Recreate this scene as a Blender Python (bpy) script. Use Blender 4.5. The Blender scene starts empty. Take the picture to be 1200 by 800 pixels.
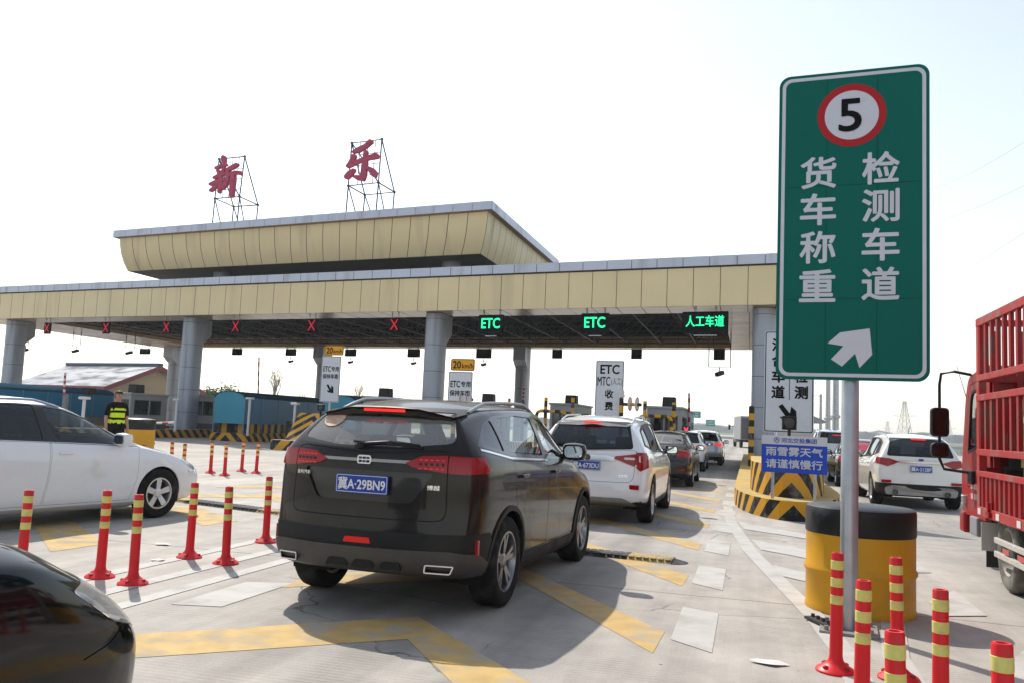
import bpy, bmesh, math, random
from mathutils import Vector, Matrix
from mathutils.bvhtree import BVHTree
random.seed(7)
R = math.radians
SC = bpy.context.scene
COL = SC.collection
CAM_AXES = ((0.963153, 0.265385, 0.043679), (-0.017135, -0.101528, 0.994685), (-0.268409, 0.958782, 0.093240)); CAM_F = 1005.30; CAM_H = 1.5010
# ------------------------------------------------------------------ camera
cam = bpy.data.cameras.new('camera'); camo = bpy.data.objects.new('camera', cam); COL.objects.link(camo)
cr, cu_, cf = CAM_AXES
camo.matrix_world = Matrix(((cr[0], cu_[0], -cf[0], 0), (cr[1], cu_[1], -cf[1], 0), (cr[2], cu_[2], -cf[2], CAM_H), (0, 0, 0, 1)))
cam.sensor_width = 36; cam.lens = CAM_F / 1200 * 36; cam.clip_start = .05; cam.clip_end = 6000
SC.camera = camo
# ------------------------------------------------------------------ light
SUN_EL, SUN_AZ = R(45.5), math.atan2(-.66, .75)      # azimuth from +Y towards +X
sl = bpy.data.lights.new('sun', 'SUN'); sl.energy = 3.7; sl.angle = R(.6); sl.color = (1, .94, .85)
so = bpy.data.objects.new('sun', sl); COL.objects.link(so)
sd = Vector((math.sin(SUN_AZ) * math.cos(SUN_EL), math.cos(SUN_AZ) * math.cos(SUN_EL), math.sin(SUN_EL)))
so.rotation_euler = (-sd).to_track_quat('-Z', 'Y').to_euler(); so.location = sd * 60
W = bpy.data.worlds.new('World'); SC.world = W; W.use_nodes = True
nt = W.node_tree; nt.nodes.clear()
sk = nt.nodes.new('ShaderNodeTexSky'); sk.sky_type = 'NISHITA'; sk.sun_disc = False
sk.sun_elevation = SUN_EL; sk.sun_rotation = SUN_AZ; sk.air_density = 1.2; sk.dust_density = .8; sk.ozone_density = .6
hs = nt.nodes.new('ShaderNodeHueSaturation'); hs.inputs['Saturation'].default_value = .55; hs.inputs['Value'].default_value = 1.0
bg = nt.nodes.new('ShaderNodeBackground'); bg.inputs['Strength'].default_value = .15
wo = nt.nodes.new('ShaderNodeOutputWorld')
nt.links.new(sk.outputs[0], hs.inputs['Color']); nt.links.new(hs.outputs[0], bg.inputs['Color']); nt.links.new(bg.outputs[0], wo.inputs['Surface'])
SC.view_settings.view_transform = 'Standard'; SC.view_settings.look = 'None'; SC.view_settings.gamma = 1
SC.view_settings.use_curve_mapping = False; SC.view_settings.exposure = .42
SC.cycles.max_bounces = 7; SC.cycles.transparent_max_bounces = 12; SC.cycles.caustics_reflective = False; SC.cycles.caustics_refractive = False

# ------------------------------------------------------------------ materials
MATS = {}
def mat(name, col, rough=.5, metal=0, var=0, vscale=8, dirt=None, dscale=2, dmin=.55, bump=0, bscale=40, coat=0, spec=.28, ior=1.5, emit=None, estr=0, stretch=None):
    if name in MATS: return MATS[name]
    m = bpy.data.materials.new(name); m.use_nodes = True; MATS[name] = m
    t = m.node_tree; b = t.nodes['Principled BSDF']
    b.inputs['Base Color'].default_value = (*col, 1); b.inputs['Roughness'].default_value = rough; b.inputs['Metallic'].default_value = metal
    b.inputs['Coat Weight'].default_value = coat; b.inputs['Coat Roughness'].default_value = .04
    b.inputs['Specular IOR Level'].default_value = spec; b.inputs['IOR'].default_value = ior
    if emit: b.inputs['Emission Color'].default_value = (*emit, 1); b.inputs['Emission Strength'].default_value = estr
    tc = None
    def coords():
        nonlocal tc
        if tc is None: tc = t.nodes.new('ShaderNodeTexCoord')
        return tc.outputs['Object']
    def noise(sc, det=4, st=None):
        n = t.nodes.new('ShaderNodeTexNoise'); n.inputs['Scale'].default_value = sc; n.inputs['Detail'].default_value = det
        v = coords()
        if st: mp = t.nodes.new('ShaderNodeMapping'); mp.inputs['Scale'].default_value = st; t.links.new(v, mp.inputs['Vector']); v = mp.outputs[0]
        t.links.new(v, n.inputs['Vector']); return n.outputs['Fac']
    cur = None
    if var:
        mr = t.nodes.new('ShaderNodeMapRange'); mr.inputs['From Min'].default_value = .3; mr.inputs['From Max'].default_value = .7
        mr.inputs['To Min'].default_value = 1 - var; mr.inputs['To Max'].default_value = 1 + var
        t.links.new(noise(vscale), mr.inputs['Value'])
        mx = t.nodes.new('ShaderNodeVectorMath'); mx.operation = 'SCALE'; mx.inputs[0].default_value = col
        t.links.new(mr.outputs[0], mx.inputs['Scale']); cur = mx.outputs[0]
    if dirt:
        rp = t.nodes.new('ShaderNodeMapRange'); rp.inputs['From Min'].default_value = dmin; rp.inputs['From Max'].default_value = dmin + .2
        t.links.new(noise(dscale, 8, stretch), rp.inputs['Value'])
        mi = t.nodes.new('ShaderNodeMix'); mi.data_type = 'RGBA'
        mi.inputs['A'].default_value = (*col, 1); mi.inputs['B'].default_value = (*dirt, 1)
        t.links.new(rp.outputs[0], mi.inputs['Factor'])
        if cur: t.links.new(cur, mi.inputs['A'])
        cur = mi.outputs['Result']
        r2 = t.nodes.new('ShaderNodeMapRange'); r2.inputs['To Min'].default_value = rough; r2.inputs['To Max'].default_value = min(1, rough + .3)
        t.links.new(rp.outputs[0], r2.inputs['Value']); t.links.new(r2.outputs[0], b.inputs['Roughness'])
    if cur: t.links.new(cur, b.inputs['Base Color'])
    if bump:
        bp = t.nodes.new('ShaderNodeBump'); bp.inputs['Strength'].default_value = bump; bp.inputs['Distance'].default_value = .02
        t.links.new(noise(bscale, 6), bp.inputs['Height']); t.links.new(bp.outputs[0], b.inputs['Normal'])
    return m
def glass(name, tint, refl=1.0, rough=.02, dust=0):
    """window glass: tinted see-through + fresnel reflection (+ an even pale film for dust and painted-in brightness)"""
    if name in MATS: return MATS[name]
    m = bpy.data.materials.new(name); m.use_nodes = True; MATS[name] = m
    t = m.node_tree; t.nodes.clear(); o = t.nodes.new('ShaderNodeOutputMaterial')
    tr = t.nodes.new('ShaderNodeBsdfTransparent'); tr.inputs[0].default_value = (*tint, 1)
    gl = t.nodes.new('ShaderNodeBsdfGlossy'); gl.inputs['Roughness'].default_value = rough; gl.inputs['Color'].default_value = (.95, .98, 1, 1)
    fr = t.nodes.new('ShaderNodeFresnel'); ge = t.nodes.new('ShaderNodeNewGeometry'); m1 = t.nodes.new('ShaderNodeMath'); m1.operation = 'MULTIPLY_ADD'; m1.inputs[1].default_value = -2; m1.inputs[2].default_value = 1
    pw = t.nodes.new('ShaderNodeMath'); pw.operation = 'POWER'; pw.inputs[0].default_value = 1.38 + .30 * refl      # a thin pane reflects alike from both sides
    t.links.new(ge.outputs['Backfacing'], m1.inputs[0]); t.links.new(m1.outputs[0], pw.inputs[1]); t.links.new(pw.outputs[0], fr.inputs['IOR'])
    mx = t.nodes.new('ShaderNodeMixShader'); t.links.new(fr.outputs[0], mx.inputs[0]); t.links.new(tr.outputs[0], mx.inputs[1]); t.links.new(gl.outputs[0], mx.inputs[2])
    last = mx
    if dust:
        df = t.nodes.new('ShaderNodeBsdfDiffuse'); df.inputs[0].default_value = (.5, .48, .44, 1)
        m2 = t.nodes.new('ShaderNodeMixShader'); m2.inputs[0].default_value = dust
        t.links.new(mx.outputs[0], m2.inputs[1]); t.links.new(df.outputs[0], m2.inputs[2]); last = m2
    t.links.new(last.outputs[0], o.inputs[0]); return m
def stripes(name, mode, a, b, period=.5, duty=.5, rough=.6):
    """UV-driven two-colour paint: mode 'chev' = diagonal bands mirrored at u=0, 'band' = bands along v, 'diag' = plain diagonals"""
    if name in MATS: return MATS[name]
    m = bpy.data.materials.new(name); m.use_nodes = True; MATS[name] = m
    t = m.node_tree; p = t.nodes['Principled BSDF']; p.inputs['Roughness'].default_value = rough; p.inputs['Specular IOR Level'].default_value = .25
    uv = t.nodes.new('ShaderNodeUVMap'); sx = t.nodes.new('ShaderNodeSeparateXYZ'); t.links.new(uv.outputs[0], sx.inputs[0])
    def mth(op, x, y=None):
        n = t.nodes.new('ShaderNodeMath'); n.operation = op
        for k, v in enumerate((x, y)):
            if v is None: continue
            if isinstance(v, (int, float)): n.inputs[k].default_value = v
            else: t.links.new(v, n.inputs[k])
        return n.outputs[0]
    u, v = sx.outputs[0], sx.outputs[1]
    if mode == 'chev': s = mth('ADD', mth('ABSOLUTE', u), v)
    elif mode == 'diag': s = mth('ADD', u, v)
    elif mode == 'band': s = v
    else: s = u
    f = mth('LESS_THAN', mth('FRACT', mth('DIVIDE', s, period)), duty)
    ns = t.nodes.new('ShaderNodeTexNoise'); ns.inputs['Scale'].default_value = 5; ns.inputs['Detail'].default_value = 7
    tc = t.nodes.new('ShaderNodeTexCoord'); t.links.new(tc.outputs['Object'], ns.inputs['Vector'])
    mi = t.nodes.new('ShaderNodeMix'); mi.data_type = 'RGBA'; mi.inputs['A'].default_value = (*a, 1); mi.inputs['B'].default_value = (*b, 1); t.links.new(f, mi.inputs['Factor'])
    w = t.nodes.new('ShaderNodeMix'); w.data_type = 'RGBA'; w.inputs['B'].default_value = (.3, .28, .24, 1)
    mr = t.nodes.new('ShaderNodeMapRange'); mr.inputs['From Min'].default_value = .5; mr.inputs['From Max'].default_value = .8; mr.inputs['To Max'].default_value = .55
    t.links.new(ns.outputs['Fac'], mr.inputs['Value']); t.links.new(mr.outputs[0], w.inputs['Factor']); t.links.new(mi.outputs['Result'], w.inputs['A'])
    t.links.new(w.outputs['Result'], p.inputs['Base Color']); return m
YEL, BLK, RED = (.64, .32, .012), (.010, .010, .010), (.62, .02, .015)
white_paint = lambda: mat('white_sign_paint', (.62, .62, .64), .45, var=.04, vscale=3)
black_plastic = lambda: mat('black_plastic', (.010, .010, .011), .5, var=.15, spec=.25)
steel = lambda: mat('galvanised_steel', (.42, .44, .46), .42, .75, var=.12, vscale=6)
chrome = lambda: mat('chrome', (.75, .75, .76), .12, 1)
dark_metal = lambda: mat('dark_metal', (.05, .05, .055), .5, .3)

# ------------------------------------------------------------------ mesh helpers
def rotz(a): return Matrix.Rotation(a, 4, 'Z')
def box(bm, c, s, M=None, mi=0, top=None):
    """box centre c size s; top=(sx,sy) scales the upper face"""
    vs = []
    for dz in (-1, 1):
        k = (1, 1) if (dz < 0 or not top) else top
        for dx, dy in ((-1, -1), (1, -1), (1, 1), (-1, 1)):
            v = Vector((c[0] + dx * s[0] / 2 * k[0], c[1] + dy * s[1] / 2 * k[1], c[2] + dz * s[2] / 2))
            vs.append(bm.verts.new(M @ v if M else v))
    fs = []
    for q in ((0, 3, 2, 1), (4, 5, 6, 7), (0, 1, 5, 4), (1, 2, 6, 5), (2, 3, 7, 6), (3, 0, 4, 7)):
        f = bm.faces.new([vs[i] for i in q]); f.material_index = mi; fs.append(f)
    return fs
def tube(bm, p0, p1, r0, r1=None, n=8, mi=0, caps=True):
    p0, p1 = Vector(p0), Vector(p1); r1 = r0 if r1 is None else r1
    d = (p1 - p0).normalized(); a = d.orthogonal().normalized(); b = d.cross(a)
    A = [bm.verts.new(p0 + (a * math.cos(2 * math.pi * i / n) + b * math.sin(2 * math.pi * i / n)) * r0) for i in range(n)]
    B = [bm.verts.new(p1 + (a * math.cos(2 * math.pi * i / n) + b * math.sin(2 * math.pi * i / n)) * r1) for i in range(n)]
    for i in range(n):
        f = bm.faces.new((A[i], A[(i + 1) % n], B[(i + 1) % n], B[i])); f.material_index = mi
    if caps:
        for q in (A[::-1], B): bm.faces.new(q).material_index = mi
def polytube(bm, pts, r, n=8, mi=0):
    pts = [Vector(p) for p in pts]; rings = []
    up = Vector((0, 0, 1))
    for i, p in enumerate(pts):
        d = (pts[min(i + 1, len(pts) - 1)] - pts[max(i - 1, 0)]).normalized()
        a = d.cross(up) if abs(d.z) < .95 else d.cross(Vector((0, 1, 0))); a.normalize(); b = d.cross(a)
        rr = r[i] if isinstance(r, (list, tuple)) else r
        rings.append([bm.verts.new(p + (a * math.cos(2 * math.pi * k / n) + b * math.sin(2 * math.pi * k / n)) * rr) for k in range(n)])
    for A, B in zip(rings, rings[1:]):
        # keep rings from twisting
        k0 = min(range(n), key=lambda k: (A[0].co - B[k].co).length)
        B[:] = B[k0:] + B[:k0]
        for i in range(n): bm.faces.new((A[i], A[(i + 1) % n], B[(i + 1) % n], B[i])).material_index = mi
    bm.faces.new(rings[0][::-1]).material_index = mi; bm.faces.new(rings[-1]).material_index = mi
def lathe(bm, prof, n=32, c=(0, 0, 0), axis='Z', mi=0, close=False, M=None):
    """prof = [(radius, height, optional material)]"""
    rings = []
    for q in prof:
        r, h = q[0], q[1]; ring = []
        for i in range(n):
            a = 2 * math.pi * i / n
            v = {'Z': Vector((r * math.cos(a), r * math.sin(a), h)), 'Y': Vector((r * math.cos(a), h, r * math.sin(a))), 'X': Vector((h, r * math.cos(a), r * math.sin(a)))}[axis] + Vector(c)
            ring.append(bm.verts.new(M @ v if M else v))
        rings.append(ring)
    for j, (A, B) in enumerate(zip(rings, rings[1:])):
        m_ = prof[j][2] if len(prof[j]) > 2 else mi
        for i in range(n): bm.faces.new((A[i], A[(i + 1) % n], B[(i + 1) % n], B[i])).material_index = m_
    if close:
        bm.faces.new(rings[0][::-1]).material_index = prof[0][2] if len(prof[0]) > 2 else mi
        bm.faces.new(rings[-1]).material_index = prof[-1][2] if len(prof[-1]) > 2 else mi
def prism(bm, pts, fn, mi=0, side_mi=None):
    """pts 2-D outline; fn(x, y, k) -> 3-D, k=0 back / 1 front"""
    A = [bm.verts.new(fn(x, y, 0)) for x, y in pts]; B = [bm.verts.new(fn(x, y, 1)) for x, y in pts]; n = len(pts)
    bm.faces.new(A[::-1]).material_index = mi; bm.faces.new(B).material_index = mi
    for i in range(n): bm.faces.new((A[i], A[(i + 1) % n], B[(i + 1) % n], B[i])).material_index = mi if side_mi is None else side_mi
def rrect(w, h, r, n=5, cx=0, cy=0):
    out = []
    for (sx, sy, a0) in ((1, 1, 0), (-1, 1, 90), (-1, -1, 180), (1, -1, 270)):
        for k in range(n + 1):
            a = R(a0 + 90 * k / n); out.append((cx + sx * (w / 2 - r) + r * math.cos(a), cy + sy * (h / 2 - r) + r * math.sin(a)))
    return out
def fillet(poly, r, n=4):
    out = []; N = len(poly)
    for i in range(N):
        p = Vector(poly[i]); a = Vector(poly[i - 1]) - p; b = Vector(poly[(i + 1) % N]) - p
        la, lb = a.length, b.length; rr = r[i] if isinstance(r, (list, tuple)) else r
        rr = min(rr, la * .45, lb * .45)
        if rr < 1e-4: out.append(tuple(p)); continue
        p0, p1 = p + a / la * rr, p + b / lb * rr
        for k in range(n + 1):
            t = k / n; q = p0 * (1 - t) ** 2 + p * 2 * t * (1 - t) + p1 * t * t; out.append((q.x, q.y))
    return out
def area2(p): return sum(p[i - 1][0] * p[i][1] - p[i][0] * p[i - 1][1] for i in range(len(p))) / 2
def inset(poly, d):
    if area2(poly) < 0: poly = poly[::-1]
    out = []; N = len(poly)
    for i in range(N):
        p, a, b = Vector(poly[i]), Vector(poly[i - 1]), Vector(poly[(i + 1) % N])
        e1, e2 = (p - a).normalized(), (b - p).normalized()
        n1, n2 = Vector((-e1.y, e1.x)), Vector((-e2.y, e2.x)); bi = n1 + n2
        k = d / max(.3, 1 + n1.dot(n2)); q = p + bi * k; out.append((q.x, q.y))
    return out
def pip(x, y, poly):
    c = False
    for i in range(len(poly)):
        x1, y1 = poly[i - 1]; x2, y2 = poly[i]
        if (y1 > y) != (y2 > y) and x < (x2 - x1) * (y - y1) / (y2 - y1) + x1: c = not c
    return c
def build(bm, name, mats, parent=None, smooth=None, bevel=0, loc=None):
    if bevel:
        bm.normal_update()
        es = [e for e in bm.edges if len(e.link_faces) == 2 and e.calc_face_angle(0) > R(35)]
        bmesh.ops.bevel(bm, geom=es, offset=bevel, segments=2, profile=.5, affect='EDGES', clamp_overlap=True)
    bmesh.ops.recalc_face_normals(bm, faces=bm.faces[:])
    return link(bm, name, mats, parent, smooth, loc)
def link(bm, name, mats, parent=None, smooth=None, loc=None):
    me = bpy.data.meshes.new(name); bm.to_mesh(me); bm.free()
    for m in (mats if isinstance(mats, (list, tuple)) else [mats]): me.materials.append(m)
    if smooth is not None:
        me.polygons.foreach_set('use_smooth', [True] * len(me.polygons)); me.set_sharp_from_angle(angle=R(smooth))
    o = bpy.data.objects.new(name, me); COL.objects.link(o)
    if parent: o.parent = parent
    if loc: o.location = loc
    return o
def tag(o, label, cat, group=None, kind=None):
    if label: o['label'] = label
    if cat: o['category'] = cat
    if group: o['group'] = group
    if kind: o['kind'] = kind
    return o
def thing(name, label, cat, loc=(0, 0, 0), rz=0, group=None):
    o = bpy.data.objects.new(name, None); COL.objects.link(o); o.empty_display_size = .3
    o.location = loc; o.rotation_euler = (0, 0, rz); return tag(o, label, cat, group)
def structure(name, bm, m, smooth=None):
    o = build(bm, name, m, None, smooth); o['kind'] = 'structure'; return o
def dup(root, loc, rz=None, label=None, group=None, scale=None):
    r = root.copy(); COL.objects.link(r); r.location = loc
    if rz is not None: r.rotation_euler = (0, 0, rz)
    if scale: r.scale = scale
    if label: r['label'] = label
    if group: r['group'] = group
    for ch in list(root.children):
        c = ch.copy(); COL.objects.link(c); c.parent = r
        for g in list(ch.children):
            d = g.copy(); COL.objects.link(d); d.parent = c
    return r
_tc = {}
def text_geo(s, bold=0.0, shear=0.0):
    key = (s, bold, shear)
    if key not in _tc:
        c = bpy.data.curves.new('t', 'FONT'); c.body = s; c.size = 1; c.offset = bold; c.shear = shear; c.resolution_u = 4; c.fill_mode = 'FRONT'
        o = bpy.data.objects.new('t', c); COL.objects.link(o); bpy.context.view_layer.update()
        me = bpy.data.meshes.new_from_object(o.evaluated_get(bpy.context.evaluated_depsgraph_get()))
        vs = [tuple(v.co) for v in me.vertices]; fs = [tuple(p.vertices) for p in me.polygons]
        bpy.data.objects.remove(o); bpy.data.curves.remove(c); bpy.data.meshes.remove(me)
        if vs:
            x0, x1 = min(v[0] for v in vs), max(v[0] for v in vs); y0, y1 = min(v[1] for v in vs), max(v[1] for v in vs)
        else: x0 = x1 = y0 = y1 = 0
        _tc[key] = (vs, fs, x0, x1, y0, y1)
    return _tc[key]
def text(bm, s, cx, cy, w, h, fn, bold=0.0, shear=0.0, mi=0):
    """write s into the box (cx,cy,w,h) of a 2-D plane that fn(x,y) lifts into 3-D; bold thickens the strokes with shifted layers"""
    vs, fs, x0, x1, y0, y1 = text_geo(s, 0, shear)
    if not vs: return
    kx = w / (x1 - x0) if w else None; ky = h / (y1 - y0) if h else kx
    if kx is None: kx = ky
    f0 = fn; fn = lambda x, y: Vector(f0(x, y)); o = fn(0, 0); n = (fn(1, 0) - o).cross(fn(0, 1) - o).normalized(); em = bold * min(kx, ky) * 1.3
    for k, (ox, oy) in enumerate([(0, 0)] + ([(math.cos(q * math.pi / 4), math.sin(q * math.pi / 4)) for q in range(8)] if bold else [])):
        V = [bm.verts.new(fn(cx + (v[0] - (x0 + x1) / 2) * kx + ox * em, cy + (v[1] - (y0 + y1) / 2) * ky + oy * em) + n * .0003 * k) for v in vs]
        for f in fs:
            try: bm.faces.new([V[i] for i in f]).material_index = mi
            except ValueError: pass
def flat(bm, poly, fn, mi=0):
    bm.faces.new([bm.verts.new(fn(x, y)) for x, y in poly]).material_index = mi
def ring2(bm, outer, inner, fn, mi=0):
    A = [bm.verts.new(fn(x, y)) for x, y in outer]; B = [bm.verts.new(fn(x, y)) for x, y in inner]; n = len(A)
    for i in range(n): bm.faces.new((A[i], A[(i + 1) % n], B[(i + 1) % n], B[i])).material_index = mi
def disc2(r, n=40, cx=0, cy=0): return [(cx + r * math.cos(2 * math.pi * i / n), cy + r * math.sin(2 * math.pi * i / n)) for i in range(n)]
def wallstrip(bm, path, z0, z1, closed=True, off=0, in_top=0, mi=0, uvbase=0):
    """vertical strip along a 2-D path with UV (distance, height) for the striped paint"""
    uv = bm.loops.layers.uv.verify(); s = [0]
    n = len(path); m = n if closed else n - 1
    for i in range(m): s.append(s[-1] + math.dist(path[i], path[(i + 1) % n]))
    c = Vector((sum(p[0] for p in path) / n, sum(p[1] for p in path) / n))
    for i in range(m):
        a, b = path[i], path[(i + 1) % n]
        def up(p):
            d = (c - Vector(p)); d.normalize(); return (p[0] + d.x * in_top, p[1] + d.y * in_top)
        ta, tb = up(a), up(b)
        f = bm.faces.new([bm.verts.new(v) for v in ((*a, z0), (*b, z0), (*tb, z1), (*ta, z1))]); f.material_index = mi
        for l, q in zip(f.loops, ((s[i], 0), (s[i + 1], 0), (s[i + 1], z1 - z0), (s[i], z1 - z0))): l[uv].uv = (q[0] - off, q[1] + uvbase)
# ------------------------------------------------------------------ survey helpers: a photo pixel (1200x800) -> a point in the place
CR, CU, CF, CP = Vector(cr), Vector(cu_), Vector(cf), Vector((0, 0, CAM_H))
def ray(x, y): return CF + CR * ((x - 600) / CAM_F) - CU * ((y - 400) / CAM_F)
def at(x, y, D): return CP + ray(x, y) * D                      # at depth D along the view axis
def onz(x, y, z=0): d = ray(x, y); return CP + d * ((z - CAM_H) / d.z)
def onX(x, y, X): d = ray(x, y); return CP + d * (X / d.x)
def onY(x, y, Y): d = ray(x, y); return CP + d * (Y / d.y)
CY0, CT = 33.5, -.174                                           # toll canopy front edge: Y = CY0 + CT*X
def onC(x, y, off=0): d = ray(x, y); return CP + d * ((CY0 + off) / (d.y - CT * d.x))
def wb(bm, name, mats, parent, smooth=None, bevel=0):
    """build from world coordinates under a placed parent"""
    bm.transform(parent.matrix_basis.inverted()); return build(bm, name, mats, parent, smooth, bevel)

# ------------------------------------------------------------------ ground, plaza, markings
bm = bmesh.new(); flat(bm, [(-1900, -300), (1900, -300), (1900, 2300), (-1900, 2300)], lambda x, y: (x, y, -.06))
structure('ground', bm, mat('field_soil', (.13, .135, .085), .95, var=.3, vscale=.05, dirt=(.2, .17, .12), dscale=.02, dmin=.48))
def concrete_mat():
    m = bpy.data.materials.new('grooved_concrete'); m.use_nodes = True; t = m.node_tree; p = t.nodes['Principled BSDF']; p.inputs['Roughness'].default_value = .82
    L = t.links.new; N = t.nodes.new
    tc = N('ShaderNodeTexCoord'); sx = N('ShaderNodeSeparateXYZ'); L(tc.outputs['Object'], sx.inputs[0])
    def mth(op, x, y=None):
        n = N('ShaderNodeMath'); n.operation = op
        for k, v in enumerate((x, y)):
            if v is None: continue
            if isinstance(v, (int, float)): n.inputs[k].default_value = v
            else: L(v, n.inputs[k])
        return n.outputs[0]
    def noise(sc, det, vec=None, w=0):
        n = N('ShaderNodeTexNoise'); n.inputs['Scale'].default_value = sc; n.inputs['Detail'].default_value = det; n.inputs['Roughness'].default_value = .62
        L(vec or tc.outputs['Object'], n.inputs['Vector']); return n.outputs['Fac']
    def rng(v, a, b, c, d):
        n = N('ShaderNodeMapRange'); 
        for k, q in zip(('From Min', 'From Max', 'To Min', 'To Max'), (a, b, c, d)): n.inputs[k].default_value = q
        L(v, n.inputs['Value']); return n.outputs[0]
    X, Y = sx.outputs[0], sx.outputs[1]
    mp = N('ShaderNodeMapping'); mp.inputs['Scale'].default_value = (2.2, .10, 1); L(tc.outputs['Object'], mp.inputs['Vector'])
    streak = rng(noise(1, 5, mp.outputs[0]), .38, .68, 1.06, .80)          # wear running along the lanes
    big = rng(noise(.35, 6), .35, .68, 1.10, .74); mid = rng(noise(3.2, 8), .3, .7, 1.10, .86); fine = rng(noise(70, 4), .3, .7, .88, 1.10)
    # wheel tracks of the queueing lane, oil along its middle
    def track(x0, wdt, amt):
        d = mth('ABSOLUTE', mth('SUBTRACT', X, x0)); return mth('SUBTRACT', 1, mth('MULTIPLY', rng(d, wdt, wdt * .3, 0, 1), mth('MULTIPLY', amt, noise(1.3, 6))))
    tr = mth('MULTIPLY', track(-1.45, .5, .5), track(-3.05, .5, .5)); tr = mth('MULTIPLY', tr, track(-2.3, .35, .5)); tr = mth('MULTIPLY', tr, track(3.6, 1.3, .45))
    # slab joints with a little waviness
    wav = mth('MULTIPLY', mth('SUBTRACT', noise(.8, 2), .5), .12)
    def joint(v, per, off, w):
        f = mth('ABSOLUTE', mth('SUBTRACT', mth('FRACT', mth('DIVIDE', mth('ADD', mth('ADD', v, off), wav), per)), .5)); return mth('GREATER_THAN', f, .5 - w / per)
    jt = joint(Y, 5.2, 2.2, .011)
    # transverse tining, broken up where it has worn off
    gv = mth('SINE', mth('MULTIPLY', mth('ADD', Y, mth('MULTIPLY', noise(1.5, 3), .03)), 2 * math.pi / .052))
    gm = rng(noise(.9, 5), .42, .62, .1, 1); groove = mth('MULTIPLY', mth('MULTIPLY', gv, gm), .10)
    k = mth('MULTIPLY', mth('MULTIPLY', streak, big), mth('MULTIPLY', mid, fine)); k = mth('MULTIPLY', k, tr); k = mth('ADD', k, groove)
    k = mth('MULTIPLY', k, mth('SUBTRACT', 1, mth('MULTIPLY', jt, .62)))
    # hairline cracks and dropped bits of leaf and grit
    vo = N('ShaderNodeTexVoronoi'); vo.feature = 'DISTANCE_TO_EDGE'; vo.inputs['Scale'].default_value = .22
    wv = N('ShaderNodeVectorMath'); wv.operation = 'ADD'; nv = N('ShaderNodeTexNoise'); nv.inputs['Scale'].default_value = .9; nv.inputs['Detail'].default_value = 6; L(tc.outputs['Object'], nv.inputs['Vector']); sv = N('ShaderNodeVectorMath'); sv.operation = 'SCALE'; sv.inputs['Scale'].default_value = 1.1; L(nv.outputs['Color'], sv.inputs[0]); L(tc.outputs['Object'], wv.inputs[0]); L(sv.outputs[0], wv.inputs[1]); L(wv.outputs[0], vo.inputs['Vector'])
    crack = mth('MULTIPLY', rng(vo.outputs['Distance'], .0012, .0032, 1, 0), rng(noise(.5, 3), .50, .56, 0, 1)); k = mth('MULTIPLY', k, mth('SUBTRACT', 1, mth('MULTIPLY', crack, .5)))
    vb = N('ShaderNodeTexVoronoi'); vb.inputs['Scale'].default_value = 2.6; L(tc.outputs['Object'], vb.inputs['Vector']); sc_ = N('ShaderNodeSeparateColor'); L(vb.outputs['Color'], sc_.inputs[0])
    bit = mth('MULTIPLY', mth('LESS_THAN', vb.outputs['Distance'], mth('MULTIPLY', sc_.outputs[1], .042)), mth('GREATER_THAN', sc_.outputs[0], .55)); k = mth('MULTIPLY', k, mth('SUBTRACT', 1, mth('MULTIPLY', bit, .65)))
    # repair patches and tar spots
    spot = rng(noise(2.4, 9), .70, .74, 1, .55); k = mth('MULTIPLY', k, spot)
    cm = N('ShaderNodeVectorMath'); cm.operation = 'SCALE'; cm.inputs[0].default_value = (.41, .378, .335); L(k, cm.inputs['Scale']); L(cm.outputs[0], p.inputs['Base Color'])
    bp = N('ShaderNodeBump'); bp.inputs['Strength'].default_value = .5; bp.inputs['Distance'].default_value = .012
    L(mth('ADD', mth('MULTIPLY', mth('MULTIPLY', gv, gm), .25), mth('SUBTRACT', fine, mth('MULTIPLY', jt, .8))), bp.inputs['Height']); L(bp.outputs[0], p.inputs['Normal'])
    return m
bm = bmesh.new(); flat(bm, [(-130, -60), (45, -60), (45, 74), (16, 110), (10, 420), (-40, 420), (-46, 110), (-130, 74)], lambda x, y: (x, y, 0))
structure('road', bm, concrete_mat())
conc = (.34, .32, .29)
my = mat('yellow_road_paint', (.50, .34, .125), .75, var=.14, vscale=5, dirt=(.37, .33, .27), dscale=3.6, dmin=.47)
mw = mat('white_road_paint', (.46, .445, .415), .75, var=.08, vscale=5, dirt=(.37, .35, .32), dscale=2.6, dmin=.52)
_mz = [0]
def marking(name, polys, m):
    _mz[0] += .0007; z = .002 + _mz[0]; b = bmesh.new()
    for k, p in enumerate(polys): flat(b, p, lambda x, y: (x, y, z))
    structure(name, b, m)
ch = [[(-2.40, 6.27), (-.58, 4.35), (-.58, 3.45), (-2.22, 5.62), (-3.90, 4.18), (-3.90, 4.95)]]
for k in range(1, 9):
    o = 2.62 * k; ch.append([(-2.32, 6.30 + o), (-.58, 4.02 + o), (-.60, 3.36 + o), (-2.18, 5.66 + o), (-3.90, 4.1 + o), (-3.90, 4.85 + o)])
marking('yellow_chevron_marking', ch, my)
ch = []
for k in range(-1, 9):
    o = 2.5 * k; ch.append([(-8.25, 9.2 + o), (-6.68, 7.95 + o), (-6.75, 7.25 + o), (-8.15, 8.5 + o), (-9.9, 7.1 + o), (-9.9, 7.8 + o)])
marking('yellow_chevron_marking', ch, my)
wd = []
for k in range(-2, 8):
    o = 2.4 * k; wd.append([(-.52, 7.62 + o), (-.22, 7.48 + o), (-.22, 6.16 + o), (-.52, 6.42 + o)])
    wd.append([(-4.24, 6.82 + o), (-3.86, 6.98 + o), (-3.86, 5.90 + o), (-4.24, 5.80 + o)])
marking('white_block_marking', wd, mw)
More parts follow.
